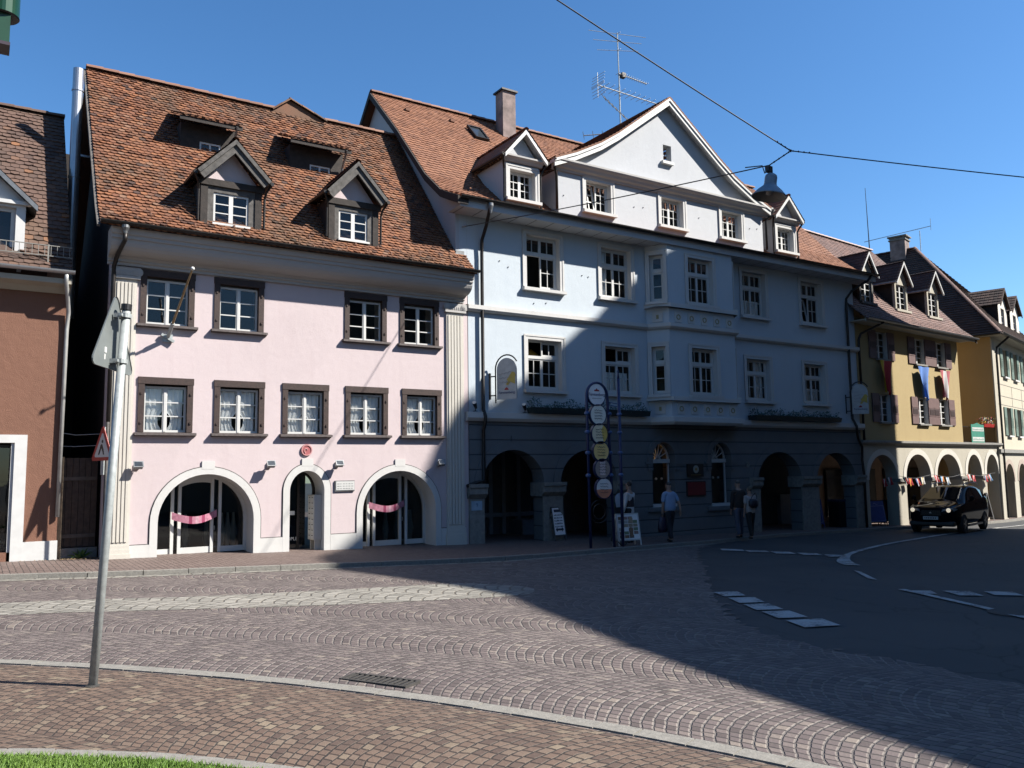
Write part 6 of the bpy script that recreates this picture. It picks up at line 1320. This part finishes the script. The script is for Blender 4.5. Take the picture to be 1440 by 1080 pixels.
for i, (zc_, r_) in enumerate(((4.06, .30), (3.52, .275), (3.01, .275), (2.54, .27), (2.08, .265), (1.56, .275))):
    z = zc_-G(14); x = -.06+.035*i; m = MB(); disc(m, x, z, r_, -.05, .02, 32); dk = m.build('disc', plain('printed disc', cols[i][0], .4, var=.06), t)
    m = MB(); m.archring(x, r_-.012, r_-.012, z, .02, -.06, .03, n=20); m.T = Matrix.Translation((2*x, 0, 2*z)) @ Matrix.Diagonal((-1, 1, -1, 1)); m.archring(x, r_-.012, r_-.012, z, .02, -.06, .03, n=20); m.build('rim', DB, dk)
    if i == 0:
        m = MB(); m.prism([(x-.09, z+.09), (x+.09, z+.09), (x+.07, z+.13), (x+.03, z+.13), (x, z+.17), (x-.03, z+.13), (x-.07, z+.13)], 'y', -.056, -.05); m.build('red_emblem', M['red'], dk); lettering('Fürstenberg', .115, plain('dark blue print', (.04, .04, .18), .5), dk, (x, -.052, z)); m = MB(); m.box(x-.16, x+.16, -.055, -.05, z-.11, z-.10); m.build('rule', M['zinc'], dk)
    else:
        m = MB(); rr = random.Random(i)
        if i == 5: m.prism([(x+r_*.97*math.cos(R(180+k*11.25)), z-.03+r_*.93*math.sin(R(180+k*11.25))) for k in range(17)], 'y', -.054, -.05, 1)
        if i == 4: m.box(x-.09, x+.09, -.054, -.05, z-.17, z+.2, 1)
        if i == 2: m.prism([(x+r_*.95*math.cos(R(-60+k*8)), z+r_*.95*math.sin(R(-60+k*8))) for k in range(16)]+[(x+.06, z+.1)], 'y', -.054, -.05, 1)
        for j in range(4):
            zz = z+.12-j*.075; m.tube([(x-.13+k*.024, -.058, zz+.016*math.sin(k*2.1+rr.random()*3)) for k in range(12)], .006, 4)
        m.build('script_print', [plain('dark script', (.10, .09, .09), .5), plain('disc print %d' % i, [(0, 0, 0), (0, 0, 0), (.62, .42, .10), (0, 0, 0), (.62, .48, .45), (.62, .22, .12)][i], .5)], dk)
# A boards
def aboard(x, y, h, w_, rz, lab, face, frame, deco, z=None, grp='pavement boards', lean=.16):
    t = thing('pavement_board', (x, y, G(x) if z is None else z), lab, 'A-board', grp, rz=R(rz)); fr = M[frame] if isinstance(frame, str) else frame
    T1 = Matrix.Rotation(-math.atan(lean), 4, 'X'); T2 = Matrix.Translation((0, 2*lean*h, 0)) @ Matrix.Rotation(math.atan(lean), 4, 'X')
    for k, T in enumerate((T1, T2)):
        m = MB(T); m.box(-w_/2, -w_/2+.035, -.012, .012, 0, h); m.box(w_/2-.035, w_/2, -.012, .012, 0, h); m.box(-w_/2+.035, w_/2-.035, -.012, .012, h-.035, h); m.box(-w_/2+.035, w_/2-.035, -.012, .012, .14, .175); f = m.build('frame', fr, t)
        m = MB(T); m.box(-w_/2+.035, w_/2-.035, -.008, .008, .175, h-.035); p = m.build('panel', face, t)
        if k == 0 and deco: deco(T, p, h, w_)
    m = MB(); m.tube([(-w_/2+.02, .16*h*.4, h*.4), (-w_/2+.02, 2*lean*h-.16*h*.4, h*.4)], .006, 4); m.build('stay_chain', M['zinc'], t); return t
INK = plain('dark print', (.05, .05, .08), .6)
def deco1(T, p, h, w_):
    m = MB(T); m.box(-.16, .16, -.012, -.008, h-.16, h-.08)
    for i in range(5):
        zz = h-.26-i*.085
        for k in range(6): m.box(-.18+k*.06, -.18+k*.06+rnd.uniform(.025, .05), -.012, -.008, zz, zz+rnd.uniform(.02, .045))
    m.prism([(-.18, .33), (-.10, .40), (-.10, .36), (.10, .36), (.10, .40), (.18, .33), (.10, .26), (.10, .30), (-.10, .30), (-.10, .26)], 'y', -.012, -.008); m.build('print', INK, p)
aboard(14.6, 20.0, 1.0, .52, 12, 'white leaning pavement board with dark print and a double arrow beside the second arcade pillar', plain('white board', (.70, .67, .66), .6, var=.05), M['greywood'], deco1)
def deco2(T, p, h, w_):
    r = random.Random(9); cs = [plain('photo print %d' % i, c, .5) for i, c in enumerate(((.55, .42, .28), (.35, .2, .12), (.62, .60, .55), (.20, .16, .14), (.5, .3, .25), (.28, .35, .2)))]
    m = MB(T)
    for i in range(4):
        for k in range(6):
            a = -w_/2+.06+i*(w_-.12)/4; b = .2+k*(h-.28)/6
            if (i+k) % 5 == 3: continue
            m.box(a+.008, a+(w_-.12)/4-.008, -.012, -.008, b+.008, b+(h-.28)/6-.008, r.randrange(6))
    m.prism([(.02, .25), (.13, .25), (.15, .42), (.08, .52), (.0, .44)], 'y', -.016, -.012, 1); m.prism([(.0, .62), (.16, .60), (.17, .75), (.08, .8)], 'y', -.016, -.012, 0); m.build('photo_print', cs, p)
aboard(15.15, 17.55, .88, .78, -3, 'white framed pavement board with a collage of photos next to the disc post', plain('white board', (.70, .69, .67), .6, var=.05), M['paint'], deco2)
t = thing('chalk_board', (16.15, 18.9, G(16.1)), 'tall black chalk board with a pale rounded top behind the photo board', 'A-board', 'pavement boards', rz=R(8))
def chalk(T, wd):
    m = MB(T); m.box(-.27, .27, -.012, .012, .1, 1.15); b_ = m.build('slate', M['black'], t); m = MB(T); m.prism([(-.24, 1.0), (.27, 1.0), (.27, 1.25)]+[(.015+.255*math.cos(math.pi*k/10), 1.25+.17*math.sin(math.pi*k/10)) for k in range(1, 10)]+[(-.24, 1.25)], 'y', -.02, -.012); m.build('header', plain('pale header board', (.62, .66, .72), .6), b_)
chalk(Matrix.Rotation(-.15, 4, 'X'), .54)
m = MB(); m.beam((-.26, .34, 0), (-.26, .17, 1.1), .03, .03); m.beam((.26, .34, 0), (.26, .17, 1.1), .03, .03); m.beam((-.26, -.01, 0), (-.26, .0, .2), .03, .03); m.beam((.26, -.01, 0), (.26, .0, .2), .03, .03); m.build('leg', M['greywood'], t)
BLU = plain('blue board', (.05, .08, .30), .5)
def deco3(T, p, h, w_):
    m = MB(T); m.box(-w_/2+.05, w_/2-.05, -.012, -.008, h-.24, h-.225); m.box(-w_/2+.05, w_/2-.05, -.012, -.008, .2, .215); m.box(-w_/2+.05, -w_/2+.065, -.012, -.008, .215, h-.24); m.box(w_/2-.065, w_/2-.05, -.012, -.008, .215, h-.24); m.tube([(-.12+k*.04, -.012, h-.15+.03*math.sin(k)) for k in range(7)], .008, 4); m.build('line_print', plain('pale blue line', (.35, .42, .6), .5), p)
aboard(27.6, 20.9, 1.1, .62, -14, 'dark blue pavement board leaning by the pillar between the last two blue house arches', BLU, BLU, deco3)
aboard(30.9, 20.5, 1.05, .95, -10, 'blue pavement board in front of the first yellow house arch', BLU, M['darkmetal'], deco3)
def deco4(T, p, h, w_):
    m = MB(T)
    for i in range(4):
        for k in range(4): m.box(-w_/2+.07+i*(w_-.14)/4+.01, -w_/2+.07+(i+1)*(w_-.14)/4-.02, -.012, -.008, .22+k*.19, .36+k*.19)
    m.build('print', plain('dark red print', (.16, .03, .03), .6), p)
aboard(32.6, 21.0, 1.05, .9, -8, 'dark red printed pavement board behind the front of the dark car', plain('dark board', (.05, .03, .03), .5), M['darkmetal'], deco4)
aboard(40.9, 21.3, 1.35, .75, 60, 'white A-shaped pavement board standing in the sun behind the dark car', plain('dark poster', (.10, .09, .09), .5), M['paint'], None, lean=.2)
t = thing('litter_bin', (28.95, 20.95, G(29)), 'black square bin standing in the last arch of the blue house', 'bin'); m = MB(); m.prism([(-.28, -.25), (.28, -.25), (.28, .25), (-.28, .25)], 'z', 0, 1.0); m.build('body', M['black'], t); m = MB(); m.box(-.3, .3, -.27, .27, 1.0, 1.08); m.build('lid', plain('dark blue lid', (.03, .04, .1), .5), t)
# ================================================================= CAR
HD = math.atan2(-.235, -.97)
car = thing('parked_car', (32.05, 18.20, Gr(32.2)), 'near black sport utility car with lit headlights driving towards us in the shade', 'car', rz=HD); car.name = 'estate_car'; OFF['estate_car'] = Vector(); car.scale = (1.0, 1.0, 1.05)
CP_ = plain('dark blue black car paint', (.006, .007, .011), .08, 0, var=.05); CP_.node_tree.nodes['Principled BSDF'].inputs['IOR'].default_value = 1.12
# cross sections along x (front +2.3 .. rear -2.25): half width, sill z, waist z, roof z, roof half width
ST = [(2.29, .50, .46, .78, .80, .40), (2.22, .70, .36, .88, .90, .56), (2.05, .82, .30, .95, .98, .66), (1.6, .895, .29, 1.02, 1.06, .72), (1.25, .91, .29, 1.06, 1.11, .75), (1.15, .91, .29, 1.07, 1.16, .74), (.15, .91, .29, 1.10, 1.60, .60), (-.5, .91, .29, 1.12, 1.68, .62), (-1.3, .905, .29, 1.15, 1.665, .61), (-1.85, .885, .30, 1.18, 1.58, .57), (-2.14, .85, .33, 1.17, 1.28, .68), (-2.26, .78, .44, 1.0, 1.06, .66)]
rings = []
for x, hw, zs, zw, zr, rw in ST:
    half = [(0, zs-.02), (hw*.8, zs-.02), (hw*.96, zs+.05), (hw, zs+(zw-zs)*.45), (hw*.985, zw-.08), (hw*.955, zw), (rw+.05, zr-.09), (rw-.04, zr-.025), (rw*.5, zr), (0, zr+.008)]
    rings.append([Vector((x, y, z)) for y, z in half]+[Vector((x, -y, z)) for y, z in half[-2:0:-1]])
m = MB(); m.rings(rings); bd = m.build('body', CP_, car, smooth=True)
md_ = bd.modifiers.new('sub', 'SUBSURF'); md_.levels = 1; md_.render_levels = 2
WG = plain('dark tinted car glass', (.010, .013, .018), .04); WG.node_tree.nodes['Principled BSDF'].inputs['IOR'].default_value = 1.3
def side(x, s, f):   # point on greenhouse side at fraction f from waist to roof edge
    for A, B in zip(ST, ST[1:]):
        if A[0] >= x >= B[0]:
            u = (A[0]-x)/(A[0]-B[0]); hw = A[1]+(B[1]-A[1])*u; zw = A[3]+(B[3]-A[3])*u; zr = A[4]+(B[4]-A[4])*u; rw = A[5]+(B[5]-A[5])*u
            return Vector((x, s*(hw*.955+(rw+.05-hw*.955)*f+.012), zw+(zr-.09-zw)*f))
for s in (1, -1):
    for seg in ([(.78, .06), (.42, .70), (.10, .9), (-.30, .92), (-.30, .06)], [(-.38, .06), (-.38, .92), (-1.08, .92), (-1.2, .06)], [(-1.28, .08), (-1.16, .9), (-1.7, .84), (-1.88, .25)]):
        m = MB(); m.add([side(x, s, f) for x, f in seg]); m.build('side_window', WG, car)
m = MB(); A = [Vector((.88, y, 1.16)) for y in (-.70, .70)]; B = [Vector((.22, y, 1.545)) for y in (.56, -.56)]
n = 6
for i in range(n):
    def q(a, b, u, f): p0 = Vector((1.08-.12*abs(2*u-1)**2, (-.71+1.42*u), 1.175)); p1 = Vector((.22-.06*abs(2*u-1)**2, (-.56+1.12*u), 1.58)); return p0+(p1-p0)*f+Vector((.012, 0, .022))
    m.add([q(0, 0, i/n, 0), q(0, 0, (i+1)/n, 0), q(0, 0, (i+1)/n, 1), q(0, 0, i/n, 1)])
m.build('windscreen', WG, car, smooth=True)
HLM = emit('lit headlamp', (1, .86, .64), .22)
for s in (1, -1):
    m = MB(); m.add([(2.21, s*.36, .74), (2.10, s*.72, .78), (1.90, s*.85, .88), (2.06, s*.75, .94), (2.20, s*.40, .88)]); o = m.build('headlamp', plain('lamp glass', (.35, .36, .38), .1), car); o.location.x = .06
    m = MB(); m.lathe([(.005, 0), (.085, .01), (.09, .03)], (0, 0, 0), 14); m2 = MB(Matrix.Translation((2.22, s*.62, .85)) @ Matrix.Rotation(R(90), 4, 'Y')); m2.lathe([(.075, 0), (.075, .03), (.02, .045)], (0, 0, 0), 14); m2.build('bulb', HLM, o)
    m = MB(); m.tube([(.80, s*.90, 1.12), (.80, s*1.0, 1.16)], .03, 6); m.lathe([(.02, -.09), (.075, -.06), (.085, .0), (.06, .08), (.02, .1)], (.80, s*1.03, 1.22), 12); m.build('wing_mirror', CP_, car, smooth=True)
    for x in (1.38, -1.32):
        T = Matrix.Translation((x, s*.80, .355)) @ Matrix.Rotation(R(90), 4, 'X'); m = MB(T); m.lathe([(.20, -.11), (.30, -.115), (.355, -.08), (.355, .08), (.30, .115), (.20, .11)], (0, 0, 0), 28); w_ = m.build('wheel', plain('tyre rubber', (.018, .018, .019), .8), car)
        m = MB(T); sg_ = -s
        m.lathe([(.205, sg_*.09), (.21, sg_*.105), (.19, sg_*.11), (.18, sg_*.06), (.02, sg_*.06)], (0, 0, 0), 24)
        for k in range(5): a = k*1.2566; m.beam((.02*math.cos(a), .02*math.sin(a), sg_*.105), (.19*math.cos(a), .19*math.sin(a), sg_*.10), .05, .02)
        m.build('rim', plain('alloy rim', (.32, .33, .35), .35, .8), w_)
    m = MB(); m.tube([(.1, s*.58, 1.65), (0, s*.58, 1.73), (-1.6, s*.58, 1.75), (-1.85, s*.57, 1.66)], .018, 8); m.build('roof_rail', M['galv'], car, smooth=True)
    m = MB(); m.box(-.9, .9, s*.87-.03, s*.87+.05, .24, .31); m.build('side_step', M['zinc'], car)
    m = MB(); m.box(-.45, -.27, s*.905, s*.925, .97, 1.0); m.cut(); m.box(-1.3, -1.12, s*.905, s*.925, .99, 1.02); m.build('door_handle', CP_, car)
m = MB(); m.prism([(-.36, .66), (.36, .66), (.32, .84), (-.32, .84)], 'x', 2.27, 2.30); 
for k in range(4): m.box(2.30, 2.31, -.31, .31, .69+k*.035, .70+k*.035)
m.build('grille', M['darkmetal'], car)
m = MB(); m.box(2.31, 2.325, -.26, .26, .52, .63); pl = m.build('number_plate', M['paint'], car)
m = MB()
for i in range(7): m.box(2.325, 2.328, -.21+i*.06, -.21+i*.06+.035, .55, .60)
m.build('plate_characters', M['black'], pl)
m = MB(); m.prism([(0, .80), (.045, .74), (-.045, .74)], 'x', 2.315, 2.32); m.build('emblem', M['steel'], car)
m = MB(); m.box(1.95, 2.27, -.78, .78, .28, .46); bp = m.build('bumper', plain('black bumper', (.015, .015, .016), .5), car); b_ = bp.modifiers.new('bev', 'BEVEL'); b_.width = .06; b_.segments = 3
# ================================================================= PEOPLE
def skin(name, V, E, rad, mat, parent=None, root=0, sub=2):
    me = bpy.data.meshes.new(name); me.from_pydata(V, E, []); o = bpy.data.objects.new(name, me); COL.objects.link(o)
    sk_ = o.modifiers.new('skin', 'SKIN'); sk_.use_smooth_shade = True; o.modifiers.new('sub', 'SUBSURF').levels = sub
    for i, r in enumerate(rad):
        d = me.skin_vertices[0].data[i]; d.radius = r if isinstance(r, tuple) else (r, r); d.use_root = (i == root)
    bpy.context.view_layer.update(); dg = bpy.context.evaluated_depsgraph_get(); nm = bpy.data.meshes.new_from_object(o.evaluated_get(dg)); bpy.data.objects.remove(o); bpy.data.meshes.remove(me)
    nm.name = name; nm.materials.clear(); nm.materials.append(mat); nm.polygons.foreach_set('use_smooth', [True]*len(nm.polygons)); return link(name, nm, parent)
SKIN = plain('skin', (.48, .29, .21), .6, var=.06)
def person(x, y, rz, h, lab, shirt, trousers, hairc, step=.0, arms=((.10, -.02, .25), (.10, .02, .25)), sleeve='short', grp=None, fem=False, hair=.0, z=None, vest=None, stoop=.0, shoe=(.03, .025, .02), bulk=1.):
    """figure facing +y in its own frame; arms give the wrist offset (out, forward, below hip-ish) of left and right"""
    k = h/1.75; t = thing('person', (x, y, G(x) if z is None else z), lab, 'person', grp, rz=rz)
    V = []; E = []; Rd = []
    def v(p, r, to=None):
        V.append((p[0]*k, p[1]*k, p[2]*k)); Rd.append(tuple(q*k for q in r) if isinstance(r, tuple) else r*k)
        if to is not None: E.append((to, len(V)-1))
        return len(V)-1
    st = stoop; sw = .19 if not fem else .165
    pel = v((0, 0, .95), (.15*bulk, .105)); wa = v((0, .01, 1.10), (.135*bulk, .10*bulk), pel); chst = v((0, st*.4, 1.30), (.155*bulk, .11), wa); nk0 = v((0, st*.7+.0, 1.45), (.085, .07), chst); nk = v((0, st+.01, 1.52), .052, nk0); hd0 = v((0, st+.02, 1.60), (.068, .085), nk); hd1 = v((0, st+.025, 1.68), (.075, .092), hd0); hd2 = v((0, st+.02, 1.735), (.058, .07), hd1)
    v((0, st+.125, 1.625), .012, hd0)      # nose
    J_ = {}
    for s, nm in ((-1, 'L'), (1, 'R')):
        f = step*s
        hp = v((s*.085, .0, .90), .092*bulk, pel); kn = v((s*.095, f*.55+.01, .49), .058, hp); an = v((s*.095, f-.02+(0 if f >= 0 else -.02), .085), .038, kn); v((s*.10, f+.10, .035), (.04, .03), an); J_[nm+'leg'] = (hp, kn, an)
        o, fw, dn = arms[0 if s < 0 else 1]
        sh = v((s*sw, st*.6, 1.41), .06, nk0); wr = Vector((s*(sw+o), fw, 1.10-dn)); el = (Vector(V[sh])/k+wr)/2+Vector((s*.03, -.04 if fw < .1 else -.02, -.03)); e = v(el, .042, sh); w_ = v(wr, .026, e)
        pm = v(wr+Vector((s*.005, .015, -.06)), (.022, .034), w_)
        for q in range(4): a = v(wr+Vector((s*.01, -.018+.020*q+.01, -.105)), .0095, pm); v(wr+Vector((s*(-.012), -.018+.020*q+.02, -.150-.008*(q in (1, 2)))), .008, a)
        a = v(wr+Vector((s*-.01, .055, -.065)), .011, w_); v(wr+Vector((s*-.02, .065, -.10)), .0095, a); J_[nm+'arm'] = (sh, e, w_)
    body = skin('body', V, E, Rd, SKIN, t)
    def cloth(name, idx, edges, rads, mat, root=0):
        vv = [V[i] if isinstance(i, int) else tuple(q*k for q in i) for i in idx]; return skin(name, vv, edges, [tuple(q*k for q in r) if isinstance(r, tuple) else r*k for r in rads], mat, t, root)
    mid = lambda a, b, f: tuple((Vector(V[a])+(Vector(V[b])-Vector(V[a]))*f)/k)
    idx = [(0, -.005, .83 if not fem else .78), wa, chst, (0, st*.7, 1.43)]; ed = [(0, 1), (1, 2), (2, 3)]; rd = [(.178*bulk, .136*bulk), (.168*bulk, .134*bulk), (.178*bulk, .132), (.10, .085)]
    for s in 'LR':
        sh, e, w_ = J_[s+'arm']; n0 = len(idx); idx += [sh, mid(sh, e, .85) if sleeve == 'short' else e]; ed += [(3, n0), (n0, n0+1)]; rd += [.078, .066 if sleeve == 'short' else .056]
        if sleeve == 'long': idx.append(mid(e, w_, .92)); ed.append((n0+1, n0+2)); rd.append(.042)
    cloth('shirt', idx, ed, rd, shirt)
    if vest: cloth('waistcoat', [(0, -.005, .92), wa, chst, (0, st*.7, 1.40)], [(0, 1), (1, 2), (2, 3)], [(.178, .135), (.17, .134), (.185, .14), (.12, .10)], vest)
    idx = [pel, (0, 0, 1.07)]; ed = [(0, 1)]; rd = [(.168*bulk, .122*bulk), (.158*bulk, .118*bulk)]
    for s in 'LR':
        hp, kn, an = J_[s+'leg']; n0 = len(idx); idx += [hp, kn, an]; ed += [(0, n0), (n0, n0+1), (n0+1, n0+2)]; rd += [.108*bulk, .08, .068]
    cloth('trousers', idx, ed, rd, trousers)
    m = plain('shoe leather', shoe, .5)
    for s in 'LR':
        a = Vector(V[J_[s+'leg'][2]])/k; cloth('shoe', [(a.x, a.y-.03, .045), (a.x, a.y+.06, .042), (a.x*1.05, a.y+.15, .032)], [(0, 1), (1, 2)], [.048, (.05, .042), (.042, .03)], m)
    H = [(0, st-.005, 1.66), (0, st-.012, 1.72), (0, st+.04, 1.765)]; hr = [(.082, .088), (.08, .085), (.055, .045)]
    if hair: H = [(0, st-.03, 1.66-hair)]+H; hr = [(.07, .05)]+hr
    cloth('hair', H, [(i, i+1) for i in range(len(H)-1)], hr, plain('hair', hairc, .8), 0)
    mm = MB()
    for s in (-1, 1): mm.lathe([(.003, -.010), (.009, -.006), (.011, 0), (.009, .006), (.003, .010)], (s*.032*k, (st+.105)*k, 1.652*k), 8)
    mm.build('eye', M['black'], t)
    mm = MB(); mm.box(-.022*k, .022*k, (st+.098)*k, (st+.108)*k, 1.572*k, 1.58*k); mm.build('mouth', plain('lips', (.35, .14, .12), .6), t)
    mm = MB()
    for s in (-1, 1): mm.lathe([(.004, -.03*k), (.014*k, -.015*k), (.016*k, .015*k), (.004, .03*k)], (s*.078*k, (st+.01)*k, 1.64*k), 8)
    mm.build('ear', SKIN, t)
    return t
BS = plain('light blue cotton', (.34, .46, .66), .9, var=.08); DT = plain('dark trousers', (.022, .024, .034), .9); DJ = plain('dark brown jacket', (.05, .036, .03), .9); WB = plain('pale blouse', (.52, .47, .46), .9); BT_ = plain('black trousers', (.016, .018, .018), .9); WS = plain('white shirt', (.74, .74, .74), .85); VE = plain('dark waistcoat', (.04, .028, .034), .85); GT = plain('grey blue jeans', (.13, .14, .19), .9)
person(17.2, 18.15, R(-8), 1.72, 'heavy set man in light blue short sleeved shirt walking away with a dark bag', BS, DT, (.10, .09, .085), .16, ((.07, .0, .26), (.13, -.12, .20)), bulk=1.32)
person(20.36, 18.35, R(-15), 1.78, 'man in a dark jacket standing just left of the woman in a pale blouse', DJ, GT, (.13, .11, .10), .08, ((.04, .06, .24), (.04, .06, .24)), 'long', 'couple looking at the fan window', bulk=1.2)
person(20.32, 17.85, R(-12), 1.60, 'woman in pale blouse and black trousers with a dark shoulder bag on her back', WB, BT_, (.17, .13, .09), .13, ((.07, .02, .22), (.09, .22, .0)), 'short', 'couple looking at the fan window', True, .06, bulk=1.22)
person(15.85, 18.35, R(20), 1.72, 'waiter in a white shirt and dark waistcoat standing behind the photo board', WS, BT_, (.06, .035, .025), .0, ((.06, .10, .24), (.06, .10, .24)), 'long', None, True, .03, vest=VE)
t = thing('carrier_bag', (16.93, 18.17, G(17)+.28), 'dark carrier bag hanging from the left hand of the man in the blue shirt', 'bag')
m = MB(); m.rings([[Vector((a*wd, b*dd, z)) for a, b in ((-1, -.6), (-.4, -1), (.4, -1), (1, -.6), (1, .6), (.4, 1), (-.4, 1), (-1, .6))] for z, wd, dd in ((0, .13, .06), (.12, .15, .075), (.32, .13, .05), (.44, .09, .025))]); m.build('sack', plain('dark violet plastic', (.035, .025, .06), .4), t, smooth=True)
m = MB()
for s in (-1, 1): m.tube([(-.06, s*.02, .43), (-.03, s*.02, .50), (.0, s*.01, .535), (.03, s*.02, .50), (.06, s*.02, .43)], .007, 6)
m.build('handle', M['black'], t)
t = thing('shoulder_bag', (20.26, 17.66, G(20.3)+.98), 'dark shoulder bag on the back of the woman in the pale blouse', 'bag', rz=R(-12))
m = MB(); m.rings([[Vector((a*wd, b*dd, z)) for a, b in ((-1, -.5), (-.5, -1), (.5, -1), (1, -.5), (1, .5), (.5, 1), (-.5, 1), (-1, .5))] for z, wd, dd in ((-.02, .10, .05), (.05, .16, .07), (.18, .16, .07), (.25, .11, .05))]); m.build('pouch', plain('dark navy leather', (.015, .016, .03), .5), t, smooth=True)
m = MB(); m.tube([(.12, 0, .2), (.16, .05, .34), (.2, .14, .42), (.1, .26, .3)], .012, 6); m.tube([(-.1, 0, .22), (.0, .04, .34), (.16, .12, .43)], .012, 6); m.build('strap', M['black'], t)
bpy.context.view_layer.update()

# nearly all base colours dimmed together to deepen shade, with exposure raised to match
for m_ in bpy.data.materials:
    p_ = m_.node_tree.nodes.get('Principled BSDF') if m_.node_tree else None
    if not p_ or m_.name.startswith(('lit', 'warm', 'white curtain', 'grass', 'printed disc', 'disc print', 'white board')): continue
    i_ = p_.inputs['Base Color']; q_ = m_.node_tree.nodes.new('ShaderNodeMix'); q_.data_type = 'RGBA'; q_.blend_type = 'MULTIPLY'; q_.inputs[0].default_value = 1; q_.inputs[7].default_value = (SHADE_DIM, SHADE_DIM, SHADE_DIM, 1)
    if i_.links: m_.node_tree.links.new(i_.links[0].from_socket, q_.inputs[6])
    else: q_.inputs[6].default_value = i_.default_value
    m_.node_tree.links.new(q_.outputs[2], i_)
